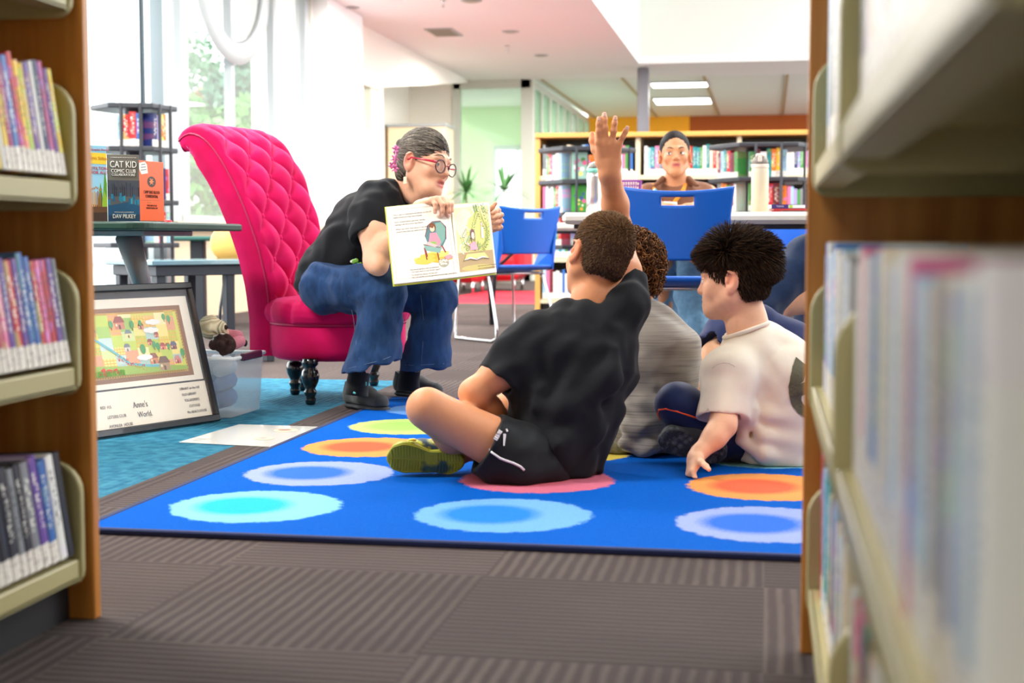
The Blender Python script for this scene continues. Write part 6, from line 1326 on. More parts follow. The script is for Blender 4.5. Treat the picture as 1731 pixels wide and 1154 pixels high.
S_.chain([hips, P(1260, 690, 4.42), P(1160, 672, 4.36)], [.09, .06, .046], .03); S_.chain([P(1160, 672, 4.36), P(1230, 720, 4.3)], [.042, .03], .02); S_.chain([hips, P(1280, 700, 4.6), P(1200, 690, 4.7)], [.09, .06, .046], .03); S_.chain([P(1200, 690, 4.7), P(1250, 725, 4.5)], [.042, .03], .02)
S_.plane((0, 0, .015), -Z3, .004); sd_obj('body', S_, .0034, SKIN, b4, colfn=lambda V: H4.colours(V, H4._b)); H4.eyes(b4)
T_ = SD(); T_.chain([P(1380, 700, 4.5), P(1330, 608, 4.46), P(1282, 556, 4.43)], [.12, .115, .078], .05); g = SD(); g.chain([P(1262, 560, 4.40), P(1225, 568, 4.33), P(1190, 606, 4.26)], [.066, .060, .058], .03); g.plane(P(1202, 590, 4.28), nrm(P(1192, 640, 4.24)-P(1236, 560, 4.34)), .003); g.cap(P(1203, 588, 4.28), P(1190, 612, 4.25), .046, .052, .003, None, 's'); T_.group(g, .03); T_.cap(P(1300, 570, 4.55), P(1278, 630, 4.6), .062, .058, .03); T_.plane((0, 0, .014), -Z3, .006); T_.ell(P(1250, 528, 4.41), np.array([.056, .06, .034]), None, .006, 's')
sd_obj('t_shirt', T_, .004, cloth('navy_cotton', S(36, 46, 88), .9, .3, 800), b4, extra=folds(rt-upv, .003, 55, 3), smooth=2)
K = SD(); K.chain([P(1370, 715, 4.5), P(1290, 700, 4.45), P(1225, 690, 4.41)], [.105, .075, .066], .04); K.cap(P(1330, 715, 4.56), P(1240, 702, 4.64), .08, .066, .03); K.plane((0, 0, .013), -Z3, .004); sd_obj('shorts', K, .005, SH_, b4)
head_hair(H4, (50, 36, 28), b4, thick=1.08, cut=[lambda g: face_cut(g, H4, .045)])
U = SD(); U.cap(P(1236, 735, 4.32), P(1290, 738, 4.36), .034, .032, .02); U.plane((0, 0, .013), -Z3, .003); sd_obj('shoe', U, .004, MATS['grey_shoe'], b4)
U = SD(); U.cap(P(1252, 730, 4.52), P(1300, 732, 4.6), .034, .032, .02); U.plane((0, 0, .013), -Z3, .003); sd_obj('shoe', U, .004, MATS['grey_shoe'], b4)
# ------------------------------------------------------------------ adult in dark blue crouching at the right edge
b5 = thing('person', 'person in dark blue jeans by the right bookcase, only a bent leg in view', 'person', (.5, 4.9, 0))
H5 = Head(P(1436, 150, 5.04), nrm(-rt*.9-upv*.2), upv, 1., 'adult')
S_ = SD(); hips = P(1480, 470, 5.1); chest = P(1455, 310, 5.08); S_.cap(hips, chest, .10, .10, .04); S_.cap(chest, P(1442, 235, 5.06), .10, .07, .04); S_.cap(P(1442, 220, 5.06), P(1440, 170, 5.06), .055, .052, .03); H5.add(S_)
S_.chain([P(1440, 255, 4.9), P(1460, 360, 4.85), P(1440, 440, 4.85)], [.05, .04, .028], .03); hand(S_, P(1440, 440, 4.85), -upv, fw, rt, .9); S_.chain([P(1450, 255, 5.25), P(1470, 360, 5.3), P(1440, 440, 5.25)], [.05, .04, .028], .03); hand(S_, P(1440, 440, 5.25), -upv, -fw, rt, .9)
S_.chain([hips, P(1290, 515, 4.9), P(1330, 640, 4.95)], [.1, .05, .035], .03); S_.chain([hips, P(1372, 440, 5.2), P(1375, 640, 5.2)], [.1, .05, .035], .03)
sd_obj('body', S_, .005, SKIN, b5, colfn=lambda V: H5.colours(V, H5._b)); H5.eyes(b5)
DN = cloth('navy_denim', S(22, 42, 74), .85, .4, 1000, .2, .2, 50); J = SD(); J.chain([hips, P(1370, 440, 4.98), P(1282, 520, 4.88)], [.13, .088, .062], .04); J.chain([P(1282, 522, 4.88), P(1330, 640, 4.95)], [.06, .055], .03); J.chain([hips, P(1376, 440, 5.22), P(1372, 450, 5.2), P(1374, 655, 5.2)], [.13, .085, .07, .065], .03); J.plane((0, 0, .05), -Z3, .003)
sd_obj('jeans', J, .005, DN, b5, extra=folds(rt, .003, 50, 8), smooth=2)
T_ = SD(); T_.chain([P(1480, 460, 5.1), chest, P(1444, 240, 5.06)], [.14, .145, .115], .05); T_.chain([P(1442, 236, 4.93), P(1444, 222, 5.06), P(1450, 236, 5.20)], [.075, .08, .075], .04); T_.chain([P(1440, 262, 4.92), P(1460, 360, 4.85), P(1442, 425, 4.85)], [.07, .055, .042], .03); T_.chain([P(1450, 262, 5.22), P(1470, 360, 5.3), P(1444, 425, 5.25)], [.07, .055, .042], .03); sd_obj('sweater', T_, .006, cloth('navy_knit', S(24, 38, 66), .9, .4), b5, smooth=2)
head_hair(H5, (40, 30, 26), b5, thick=1.08, h=.005, cut=[lambda g: face_cut(g, H5, .045)])
for a_, b__ in (((1335, 655, 4.97), (1290, 672, 4.93)), ((1376, 660, 5.22), (1335, 672, 5.2))): h_ = G(a_[0], 672 if a_[2] < 5.1 else 661); shoe(h_, h_-rt*.26, b5, laces=False)
# ------------------------------------------------------------------ staff member at the table
b6 = thing('person', 'person with dark tied back hair in a brown polo and orange lanyard at the table', 'person', (-.4, 7.55, 0))
H6 = Head(P(1141, 262, 7.42), nrm(-fw-rt*.06-upv*.02), nrm(upv-rt*.02), 1.03, 'slim'); H6._b = (196, 136, 98)
S_ = SD(); hips = P(1146, 455, 7.62); chest = P(1144, 350, 7.56); S_.cap(hips, chest, .13, .12, .04, (rt, 1.2)); S_.cap(chest, P(1143, 322, 7.53), .12, .085, .04, (rt, 1.35)); S_.cap(P(1143, 318, 7.52), P(1142, 288, 7.47), .058, .052, .03); H6.add(S_)
for e, el, wr2 in ((-1, P(1078, 372, 7.42), P(1112, 348, 7.26)), (1, P(1212, 372, 7.42), P(1180, 348, 7.26))):
    sh_ = P(1143+e*53, 328, 7.54); S_.chain([sh_, el], [.052, .040], .03); S_.chain([el, wr2], [.040, .026], .02); hand(S_, wr2, nrm(-rt*e-fw*.3), -Z3, nrm(-fw), .88)
S_.chain([hips, P(1120, 437, 7.2), P(1128, 560, 7.25)], [.11, .06, .04], .03); S_.chain([hips, P(1176, 437, 7.1), P(1180, 575, 7.02)], [.11, .06, .04], .03)
sd_obj('body', S_, .0026, SKIN, b6, colfn=lambda V: H6.colours(V, H6._b, (182, 84, 92))); H6.lidc = S(160, 108, 80); H6.eyes(b6, (.45, 1, -.05), (44, 26, 18), .12)
for e in (-1, 1): b = MB(); b.tube([H6.w(e*x, y, z) for x, y, z in ((.013, .0915, .0225), (.026, .089, .029), (.038, .081, .0295), (.050, .070, .022))], [.0012, .0026, .0020, .0007], 6, flat=1.4); b.build('eyebrow', mat('dark_brow', S(44, 30, 26), .8), b6, True)
PO = cloth('brown_cotton', S(118, 76, 54), .9, .3, 600); T_ = SD(); T_.cap(hips, chest, .145, .14, .05, (rt, 1.2)); T_.cap(chest, P(1143, 330, 7.54), .14, .095, .05, (rt, 1.45))
for e in (-1, 1): T_.cap(P(1143+e*46, 332, 7.54), P(1143+e*62, 366, 7.46), .070, .062, .03); T_.cap(P(1143+e*20, 301, 7.47), P(1143+e*34, 313, 7.43), .014, .010, .014, (rt, 1.8))
T_.ell(P(1142, 296, 7.46), np.array([.058, .07, .045]), None, .01, 's'); T_.cap(P(1143, 298, 7.38), P(1144, 326, 7.36), .044, .010, .008, None, 's')
sd_obj('polo_shirt', T_, .0045, PO, b6, extra=folds(upv, .003, 40, 2), smooth=2)
J = SD(); J.cap(hips, P(1120, 440, 7.25), .13, .08, .05); J.cap(hips, P(1176, 440, 7.15), .13, .08, .05); J.chain([P(1120, 440, 7.22), P(1128, 555, 7.27)], [.078, .062], .03); J.chain([P(1172, 440, 7.12), P(1168, 500, 7.08), P(1178, 565, 7.02)], [.082, .078, .062], .03)
sd_obj('jeans', J, .005, cloth('light_denim', S(104, 146, 178), .85, .4, 900, .2, .2, 50), b6, extra=folds(upv, .004, 45, 6), smooth=2)
GSH = cloth('pale_sneaker', S(128, 158, 158), .7, .3)
h_ = G(1186, 600); shoe(h_, h_+nrm(-fw*np.array([1, 1, 0])-rt*.25)*.26, b6, wd=.042, upper=GSH, sole=mat('teal_sole', S(40, 110, 112), .6)); h_ = G(1130, 585); shoe(h_, h_+nrm(-fw*np.array([1, 1, 0]))*.26, b6, wd=.042, upper=GSH, sole=MATS['teal_sole'])
g = SD(); g.ell(H6.cc-H6.f*.008+H6.u*.004, H6.cr*1.05, H6.fr, .02); g.ell(H6.w(0, -.05, -.03), np.array([.062, .04, .06]), H6.fr, .02)
g2 = SD(); g2.cap(H6.w(-.028, .105, -.005), H6.w(.028, .105, -.005), .052, .052, .01); g2.cap(H6.w(-.012, .105, .025), H6.w(.012, .105, .025), .042, .042, .01); g.group(g2, .008, 's'); g.plane(H6.w(0, -.03, -.07), -H6.u, .01)
for e in (-1, 1): g.cap(H6.w(e*.085, .045, -.03), H6.w(e*.085, .03, -.09), .042, .045, .006, None, 's')
hair6 = sd_obj('hair', g, .003, HAIRM, b6, colfn=lambda V: np.tile(np.array(S(22, 17, 16)[:3]), (len(V), 1)), extra=folds(H6.f, .0004, 380, 2))
for e in (-1, 1):
    b = MB(); b.lathe([(.004, 0), (.003, .004)], H6.w(e*.083, -.004, -.036), nrm(H6.r*e+H6.f*.5), 8); b.build('earring', MATS['pearl'], b6, True)
LY = mat('lanyard_orange', S(232, 140, 24), .7); st = lambda x, y: on_surf(T_, P(x, y, 7.3), -fw, .004)
b = MB(); b.tube([st(1109, 303), st(1112, 315), st(1116, 326), st(1122, 338)], .009, 6, flat=.25, up=fw); b.build('lanyard_strap', LY, b6); b = MB(); b.tube([st(1166, 304), st(1161, 315), st(1154, 326), st(1144, 338)], .010, 6, flat=.25, up=fw); b.build('lanyard_strap', LY, b6)
b = MB(); b.smooth = True
for (x, y, r, c) in ((1113, 316, .011, (140, 190, 200)), (1116, 322, .013, (226, 226, 190)), (1120, 321, .012, (200, 220, 170)), (1117, 327, .013, (236, 236, 220)), (1122, 337, .008, (240, 180, 40)), (1136, 338, .008, (200, 60, 40))): b.c = S(c); b.lathe([(r*math.sin(t)+1e-5, -r*math.cos(t)) for t in np.linspace(.01, 3.13, 8)], st(x, y)-fw*.004, -fw, 12)
b.build('beads', PRINT, b6)
c = st(1137, 345)-fw*.006; M = frame_m(c, nrm(rt-upv*.05), upv, -fw); b = MB(); b.c = S(240, 238, 236); b.rbox((-.037, -.05, 0), (.037, .024, .003), .001, M); b.c = S(60, 40, 90); b.lathe([(.012, 0), (.012, .0008)], c+M.to_3x3() @ Vector((-.018, .006, .003)) if False else tuple(M @ Vector((-.018, .004, .003))), -fw, 16); b.c = S(30, 60, 130); b.add([tuple(M @ Vector(v_)) for v_ in ((.012, .010, .0035), (.028, .004, .0035), (.026, .014, .0035))], [(0, 1, 2)]); b.build('name_badge', PRINT, b6)
# ================================================================== DISPLAY TABLE WITH STANDING BOOKS
GRN = mat('green_edge', S(28, 62, 48), .5); SIL = mat('brushed_metal', S(150, 152, 154), .5, .7)
dz = .652+.0; t = thing('display_table', 'low display table with a dark green edge holding three standing books', 'table', (-2.5, 4.9, 0))
c_r = W(302, 384, 4.6); xr = c_r[0]
def rrect(x0, y0, x1, y1, r, z):
    o = []
    for cx_, cy_, a0 in ((x1-r, y1-r, 0), (x0+r, y1-r, 90), (x0+r, y0+r, 180), (x1-r, y0+r, 270)):
        for a in np.linspace(a0, a0+90, 8): o.append((cx_+r*math.cos(R(a)), cy_+r*math.sin(R(a)), z))
    return o
b = MB(); b.prism(rrect(-3.3, 4.10, xr, 4.98, .08, .640), (0, 0, .025)); b.build('tabletop', GRN, t, bevel=.006)
b = MB(); b.prism(rrect(-3.29, 4.11, xr-.01, 4.97, .07, .6652), (0, 0, .0008)); b.build('laminate', mat('laminate_grey', S(96, 104, 100), .4), t)
b = MB(); b.rbox((-3.2, 4.35, .622), (xr-.12, 4.75, .640), .003); b.build('under_rail', SIL, t)
for (ax_, ay_, bx_, by_) in ((W(216, 395, 4.85)[0], W(216, 395, 4.85)[1], W(240, 480, 4.95)[0], W(240, 480, 4.95)[1]), (-3.1, 4.85, -3.2, 4.85)):
    p0 = np.array([ax_, ay_, .625]); p1 = np.array([bx_, by_, W(240, 480, 4.95)[2]]); d = (p1-p0)/(p0[2]-p1[2]); p2 = p0+d*(p0[2]-.02)*1.0; p2[0] = p0[0]+(p1[0]-p0[0])*1.6; p2[1] = p0[1]+.06
    b = MB(); b.tube([p0, p1, np.array([p2[0], p2[1], .02])], [.040, .030, .026], 18, flat=1.3); b.build('leg', SIL, t, True)
    b = MB(); b.lathe([(.028, 0), (.034, .005), (.03, .03)], (p2[0], p2[1], 0)); b.build('foot', KICK, t, True)
# ---- covers
def cover_book(name, lab, pl, pr, ztop, colour, thick=.02):
    """stands on the table top; pl / pr = left and right bottom corners"""
    ux = nrm((pr-pl)*np.array([1, 1, 0])); n = nrm(np.cross(ux, Z3)); wd = np.linalg.norm(pr-pl); h = ztop-pl[2]
    M = frame_m(pl, ux, Z3, n); t = thing(name, lab, 'book', pl)
    b = MB(); b.c = S(colour); b.rbox((0, 0, -.002), (wd, h, 0), .0008, M); b.rbox((0, 0, -thick), (wd, h, -thick+.002), .0008, M); b.rbox((0, 0, -thick), (.003, h, 0), .0008, M); b.build('cover', PRINT, t)
    b = MB(); b.rbox((.003, .003, -thick+.002), (wd-.003, h-.003, -.002), .0005, M); b.build('pages', PAGES, t)
    return t, M, wd, h
def zat(px, py, d): return W(px, py, d)[2]
TZ = .6660
def onz(px, py): return G(px, py, TZ)
def tpt(px, d): g = W(px, 378, d); g[2] = TZ; return g
t, M, w_, h_ = cover_book('storybook', 'orange book with a small black emblem standing on the green edged table', tpt(236, 4.66), tpt(278, 4.80), zat(255, 272, 4.7), (232, 92, 28), .026)
a = Art(M, w_, h_); a.ell(.5, .665, .17, .088, (28, 20, 16), 24); a.ell(.5, .665, .145, .075, (60, 24, 10), 24)
a.poly([(.40, .66), (.47, .69), (.56, .72), (.54, .68), (.62, .67), (.53, .655), (.58, .61), (.50, .64), (.43, .61), (.46, .65)], (226, 120, 50)); a.poly([(.47, .69), (.42, .715), (.5, .715)], (226, 120, 50))
a.poly([(.02, .86), (.02, .955), (.24, .985), (.33, .94), (.36, .80), (.10, .775)], (236, 230, 214)); a.line([(.1, .93), (.26, .945)], .02, (120, 120, 120)); a.line([(.08, .885), (.28, .90)], .02, (120, 120, 120)); a.line([(.08, .84), (.30, .86)], .02, (120, 120, 120))
a.line([(.06, .36), (.88, .365)], .006, (160, 60, 20)); a.poly([(0, 0), (1, 0), (1, .028), (0, .028)], (40, 24, 18)); a.done('cover_art', t)
inkd = lambda c: mat('ink_%d_%d_%d' % c, S(c), .6)
def ctext(M, w_, h_, x, y, s_, size, c, parent, sx=1., name='title_lettering', rz=0., ext=.0004): text_obj(name, s_, M @ Matrix.Translation((x*w_, y*h_, .0007)) @ Matrix.Rotation(R(rz), 4, 'Z'), size, inkd(c), parent, ext, 'CENTER', sx)
ctext(M, w_, h_, .5, .492, 'CAMP HALF-BLOOD', .0145, (90, 34, 14), t, .72); ctext(M, w_, h_, .5, .425, 'CONFIDENTIAL', .0145, (90, 34, 14), t, .74)
ctext(M, w_, h_, .42, .325, 'YOUR', .009, (238, 170, 110), t); ctext(M, w_, h_, .5, .275, 'YOUR GUIDE TO THE', .0075, (120, 50, 20), t, .8); ctext(M, w_, h_, .5, .235, 'DEMIGOD TRAINING CAMP', .0075, (120, 50, 20), t, .72)
t, M, w_, h_ = cover_book('comic_book', 'grey and blue comic book titled in white letters, middle of the three standing', tpt(183, 4.60), tpt(237, 4.645), zat(210, 261, 4.6), (112, 108, 98), .022)
a = Art(M, w_, h_); q = random.Random(9)
a.poly([(0, .0), (1, 0), (1, .62), (0, .62)], (92, 92, 92)); a.poly([(0, .48), (1, .48), (1, .62), (0, .62)], (70, 76, 84))
for k in range(16): x = k/16; a.poly([(x, .38), (x+.05, .38), (x+.05, .5+q.uniform(0, .1)), (x, .5+q.uniform(0, .1))], q.choice([(52, 60, 74), (64, 72, 86), (44, 50, 62)]))
a.poly([(0, 0), (1, 0), (1, .24), (.6, .30), (.3, .27), (0, .24)], (22, 82, 116))
for k in range(14): x = q.uniform(0, .92); y = q.uniform(.25, .36); a.poly([(x, y), (x+.07, y), (x+.07, y+q.uniform(.05, .1)), (x, y+.07)], q.choice([(30, 128, 158), (48, 150, 176), (20, 96, 130)]))
a.poly([(0, 0), (1, 0), (1, .12), (0, .10)], (20, 64, 92)); a.done('cover_art', t)
ctext(M, w_, h_, .5, .955, 'A GRAPHIC NOVEL FROM THE CREATOR', .0045, (230, 226, 214), t)
for (x, y, s_, sz, sx) in ((.5, .85, 'CAT KID', .030, .74), (.5, .755, 'COMIC CLUB', .0165, .80), (.5, .70, 'COLLABORATIONS', .0115, .74), (.5, .085, 'DAV PILKEY', .019, .74)):
    text_obj('title_shadow', s_, M @ Matrix.Translation((x*w_+.0012, y*h_-.0012, .0007)), sz*1.04, inkd((24, 24, 26)), t, .0012, 'CENTER', sx); text_obj('title_lettering', s_, M @ Matrix.Translation((x*w_, y*h_, .0022)), sz, inkd((240, 238, 226)), t, .0012, 'CENTER', sx)
ctext(M, w_, h_, .5, .148, 'WRITTEN AND ILLUSTRATED BY', .0042, (236, 232, 220), t)
t, M, w_, h_ = cover_book('storybook', 'sky blue book with a yellow title band beside the bookcase', tpt(122, 4.50), tpt(182, 4.555), zat(160, 245, 4.5), (150, 206, 228), .02)
a = Art(M, w_, h_); a.poly([(0, .02), (1, .02), (1, .25), (.7, .22), (.3, .26), (0, .20)], (96, 64, 40)); a.poly([(0, .0), (1, 0), (1, .13), (0, .11)], (60, 42, 34)); a.poly([(.72, .2), (.82, .52), (.88, .3), (.94, .66), (1, .5), (1, .2)], (86, 150, 40)); a.poly([(.84, .2), (.92, .42), (1, .3), (1, .2)], (140, 180, 50)); a.poly([(0, .77), (1, .755), (1, .90), (0, .915)], (244, 206, 60))
q = random.Random(3)
for k in range(9): x = .42+k*.05; a.poly([(x, .2), (x+.035, .2), (x+.03, .40+q.uniform(-.04, .06)), (x+.005, .40)], q.choice([(150, 70, 50), (180, 130, 80), (120, 60, 60), (206, 160, 100)])); a.ell(x+.017, .42+q.uniform(-.02, .04), .02, .015, (176, 120, 80))
a.done('cover_art', t)
ctext(M, w_, h_, .64, .945, 'Full-color Graphic Novel', .0095, (190, 40, 90), t, .95); ctext(M, w_, h_, .66, .835, 'Geronimo Stilton', .0145, (200, 120, 30), t, .85, rz=-2)
ctext(M, w_, h_, .68, .70, 'FOR STILTON,', .0135, (200, 30, 50), t, .95); ctext(M, w_, h_, .68, .645, 'ON FOR ALL!', .0135, (200, 30, 50), t, .95)
b = MB(); g_ = tpt(284, 4.87); b.smooth = True; b.lathe([(.001, .012), (.012, .010), (.016, .003), (.015, 0)], g_, seg=14); tag(b.build('red_knob', mat('gloss_red', S(214, 24, 40), .3)), 'tiny round red knob at the corner of the green edged table', 'knob')
# ================================================================== FRAMED MAP POSTER LEANING
FB = G(367, 712); FA = G(165, 742); u_ = nrm(FB-FA); n_ = np.array([u_[1], -u_[0], 0]); tl_ = R(16); up_ = Z3*math.cos(tl_)-n_*math.sin(tl_); nn = nrm(np.cross(u_, up_)); FW, FH = .80, .48
t = thing('framed_map', 'black framed storybook map leaning on the table, lettered Anne\'s World below', 'picture', FB-u_*FW/2)
M = frame_m(FB-u_*FW+nn*.012, u_, up_, nn); BF = mat('frame_black', S(22, 22, 26), .3, coat=.3); fwid = .022
for lo, hi in (((0, 0), (FW, fwid)), ((0, FH-fwid), (FW, FH)), ((0, fwid), (fwid, FH-fwid)), ((FW-fwid, fwid), (FW, FH-fwid))): b = MB(); b.rbox((lo[0], lo[1], -.012), (hi[0], hi[1], .010), .003, M); b.build('frame_rail', BF, t)
b = MB(); b.box((.01, .01, -.010), (FW-.01, FH-.01, -.004), M); b.build('mat_board', mat('board_dark', S(38, 34, 44), .7), t)
MP = M @ Matrix.Translation((0, 0, -.0035)); a = Art(MP, FW, FH, 0.)
cx = lambda x: x/FW; cy = lambda y: y/FH
def rect(x0, y0, x1, y1, c): a.poly([(cx(x0), cy(y0)), (cx(x1), cy(y0)), (cx(x1), cy(y1)), (cx(x0), cy(y1))], c)
rect(.03, .148, .772, .435, (240, 230, 212)); rect(.03, .024, .776, .142, (240, 228, 208))
rect(.10, .165, .735, .405, (138, 88, 50)); rect(.118, .180, .717, .390, (216, 170, 60)); 
for k in range(60):
    x = .121+k*.01; rect(x, .1815, x+.004, .184, (70, 40, 20)); rect(x, .3855, x+.004, .388, (70, 40, 20))
for k in range(20): y = .186+k*.01; rect(.7115, y, .7145, y+.004, (70, 40, 20))
rect(.128, .187, .709, .383, (214, 214, 90)); q = random.Random(77); X0, X1, Y0, Y1 = .128, .709, .187, .383
cc_ = [(224, 212, 90), (190, 208, 80), (240, 222, 130), (206, 222, 150), (176, 204, 196), (236, 196, 120), (228, 160, 120), (160, 196, 90), (244, 232, 170), (196, 216, 210)]
x = X0
while x < X1-.02:
    wq = q.uniform(.035, .055); y = Y0
    while y < Y1-.01:
        hq = q.uniform(.025, .045); xe, ye = min(x+wq, X1), min(y+hq, Y1); rect(x, y, xe, ye, q.choice(cc_))
        if q.random() < .3:
            for k in range(3): rect(x, y+k*hq/3, xe, y+k*hq/3+.003, (232, 178, 60))
            for k in range(4): xx = x+k*(xe-x)/4; rect(xx, y, xx+.003, ye, (232, 178, 60))
        y += hq
    x += wq
a.poly([(cx(X0), cy(Y0)), (cx(X1), cy(Y0)), (cx(X1), cy(Y0+.012)), (cx(X1-.12), cy(Y0+.022)), (cx(X1-.3), cy(Y0+.030)), (cx(X0), cy(Y0+.05))], (150, 182, 60))
a.line([(cx(.30), cy(.33)), (cx(.36), cy(.30)), (cx(.42), cy(.26)), (cx(.47), cy(.222)), (cx(.54), cy(.210)), (cx(.60), cy(.206))], .010, (92, 180, 190))
def house(x, y, s, wall, roof):
    a.poly([(cx(x), cy(y)), (cx(x+s), cy(y)), (cx(x+s), cy(y+s*.6)), (cx(x), cy(y+s*.6))], wall); a.poly([(cx(x-s*.1), cy(y+s*.55)), (cx(x+s*1.1), cy(y+s*.55)), (cx(x+s*.8), cy(y+s*1.05)), (cx(x+s*.2), cy(y+s*1.05))], roof)
    a.poly([(cx(x+s*.4), cy(y)), (cx(x+s*.6), cy(y)), (cx(x+s*.6), cy(y+s*.35)), (cx(x+s*.4), cy(y+s*.35))], (90, 50, 40)); a.poly([(cx(x+s*.12), cy(y+s*.25)), (cx(x+s*.28), cy(y+s*.25)), (cx(x+s*.28), cy(y+s*.45)), (cx(x+s*.12), cy(y+s*.45))], (236, 226, 180))
for (x, y, s, w1, r1) in ((.44, .335, .040, (206, 120, 90), (150, 50, 40)), (.535, .330, .022, (214, 140, 120), (150, 60, 50)), (.475, .305, .026, (232, 214, 150), (110, 130, 140)), (.46, .262, .024, (206, 200, 190), (110, 120, 130)), (.595, .300, .018, (216, 120, 100), (160, 60, 50)), (.56, .276, .020, (226, 130, 90), (150, 70, 60)), (.61, .258, .022, (230, 120, 110), (170, 70, 70)), (.632, .258, .020, (236, 190, 90), (160, 90, 60)), (.655, .256, .026, (150, 90, 90), (90, 90, 120)), (.555, .214, .034, (216, 130, 80), (150, 80, 60)), (.59, .190, .044, (176, 140, 100), (110, 70, 50)), (.66, .208, .026, (220, 100, 90), (200, 140, 130)), (.33, .315, .028, (200, 160, 120), (120, 100, 100)), (.25, .32, .03, (220, 150, 100), (160, 70, 50)), (.18, .25, .03, (200, 190, 170), (110, 110, 130)), (.2, .34, .03, (214, 120, 90), (150, 60, 50))): house(x, y, s, w1, r1)
for (x, y, s) in ((.425, .345, .022), (.51, .34, .024), (.545, .345, .018), (.65, .36, .02), (.67, .352, .022), (.585, .27, .022), (.60, .262, .024), (.535, .255, .03), (.70, .235, .025), (.645, .262, .016), (.30, .35, .022), (.16, .30, .025)):
    a.line([(cx(x), cy(y-s*.5)), (cx(x), cy(y+s*.3))], .004, (110, 80, 50)); a.ell(cx(x), cy(y+s*.35), cx(s*.38), cy(s*.55), (84, 160, 100), 10)
for (x, y) in ((.60, .352), (.585, .325), (.535, .238), (.24, .36)):
    for k in (-1, 0, 1): a.ell(cx(x+k*.016), cy(y), cx(.017), cy(.0075+.003*(k == 0)), (240, 236, 230), 12)
for k in range(16): x = .33+q.uniform(0, .09); a.ell(cx(x), cy(.196+q.uniform(-.006, .014)), cx(.006), cy(.0055), (214, 60, 40), 8)
for k in range(40): x = .42+q.uniform(0, .11); y = .24-(x-.42)*.35+q.uniform(-.008, .012); a.ell(cx(x), cy(y), cx(.0022), cy(.0018), (206, 50, 40), 6)
for k in range(40): x = .30+q.uniform(0, .14); a.line([(cx(x), cy(.188)), (cx(x+q.uniform(-.004, .004)), cy(.205))], .003, (90, 150, 50))
a.done('map_picture', t)
def ptext(x, y, s_, size, align='CENTER', c=(60, 46, 60), sx=1.): text_obj('caption', s_, MP @ Matrix.Translation((x, y, .0012)), size, inkd(c), t, .0002, align, sx)
ptext(.478, .088, "Anne's", .028, sx=.8); ptext(.490, .056, 'World.', .026, sx=.8)
ptext(.700, .122, 'LIBRARY on the Hill', .0125, sx=.85); ptext(.693, .102, 'OLD LIBRARY', .0125, sx=.85); ptext(.700, .082, "TOLLKEEPER'S", .0125, sx=.85); ptext(.706, .062, 'COTTAGE', .0125, sx=.85); ptext(.712, .042, "Mrs BEAL'S HOUSE", .0125, sx=.85)
ptext(.34, .092, 'RED  H.S.', .0135, sx=.85); ptext(.375, .060, 'LETTERS CLUB', .0135, sx=.85); ptext(.385, .031, 'AVONLEA  HOUSE', .0135, sx=.85)
b = MB(); b.box((.015, .015, .001), (FW-.015, FH-.015, .0018), M); b.build('glazing', mat('picture_glass', (1, 1, 1, 1), .03, alpha=.06), t)
# ================================================================== LAMINATED SHEET
q0, q1, q2, q3 = G(303, 748), G(458, 756), G(537, 722), G(404, 718)
t = thing('laminated_sheet', 'white laminated sheet with small pictures lying on the teal carpet', 'sheet', (q0+q2)/2)
b = MB(); b.prism([p+Z3*.001 for p in (q0, q1, q2, q3)], (0, 0, .0015)); b.build('sheet', mat('laminate_white', S(236, 234, 226), .12, coat=.6), t)
bl = lambda u, v: (q0*(1-u)*(1-v)+q1*u*(1-v)+q2*u*v+q3*(1-u)*v)+Z3*.003
b = MB(); b.smooth = False
for (u0, u1, v0, v1, c) in ((.60, .88, .66, .86, (214, 190, 160)), (.64, .80, .72, .82, (150, 120, 110)), (.62, .84, .26, .42, (196, 206, 160)), (.68, .76, .29, .39, (210, 150, 150)), (.05, .2, .1, .13, (190, 186, 180)), (.05, .22, .17, .2, (190, 186, 180))):
    b.c = S(c); r = [bl(u0+(u1-u0)*(.5+.5*math.cos(a)), v0+(v1-v0)*(.5+.5*math.sin(a))) for a in np.linspace(0, 2*math.pi, 13)[:-1]]; b.add([p+Z3*.0003*len(b.f)*.3 for p in r], [tuple(range(12))])
b.build('printed_pictures', PRINT, t)
# ================================================================== PLASTIC BIN AND CROCHETED DOLLS
BC = G(372, 712); B1 = G(437, 692); ub = nrm(B1-G(388, 708)); o_ = G(385, 707)
t = thing('plastic_bin', 'translucent plastic storage bin full of knitted dolls beside the pink chair', 'bin', o_)
ux = nrm(np.array([-.99, -.12, 0])); uy = nrm(ub); bw, bd, bh = .26, .27, .205
Mb = frame_m(o_, -np.cross(uy, Z3)*0+nrm(np.cross(Z3, uy)), uy, Z3)       # x left, y back
PLA = mat('clear_plastic', S(214, 224, 230), .25, alpha=.26); b = MB()
def tap(z, e=0.): f_ = 1+.09*z/bh; return [(-.012-(f_-1)*bw/2-e, -.0-(f_-1)*bd/2-e), (bw*1.0+(f_-1)*bw/2+e, -(f_-1)*bd/2-e), (bw+(f_-1)*bw/2+e, bd+(f_-1)*bd/2+e), (-.012-(f_-1)*bw/2-e, bd+(f_-1)*bd/2+e)]
lo_, hi_ = tap(0), tap(bh); vs = [tuple(Mb @ Vector((x, y, .002))) for x, y in lo_]+[tuple(Mb @ Vector((x, y, bh))) for x, y in hi_]
b.add(vs, [(0, 3, 2, 1), (0, 1, 5, 4), (1, 2, 6, 5), (2, 3, 7, 6), (3, 0, 4, 7)]); b.build('bin_body', PLA, t, solid=.0025)
rim = [tuple(Mb @ Vector((x, y, bh))) for x, y in tap(bh, .004)]; b = MB(); b.tube(rim+rim[:1], .007, 8); b.build('bin_rim', mat('rim_plastic', S(226, 232, 234), .3), t, True)
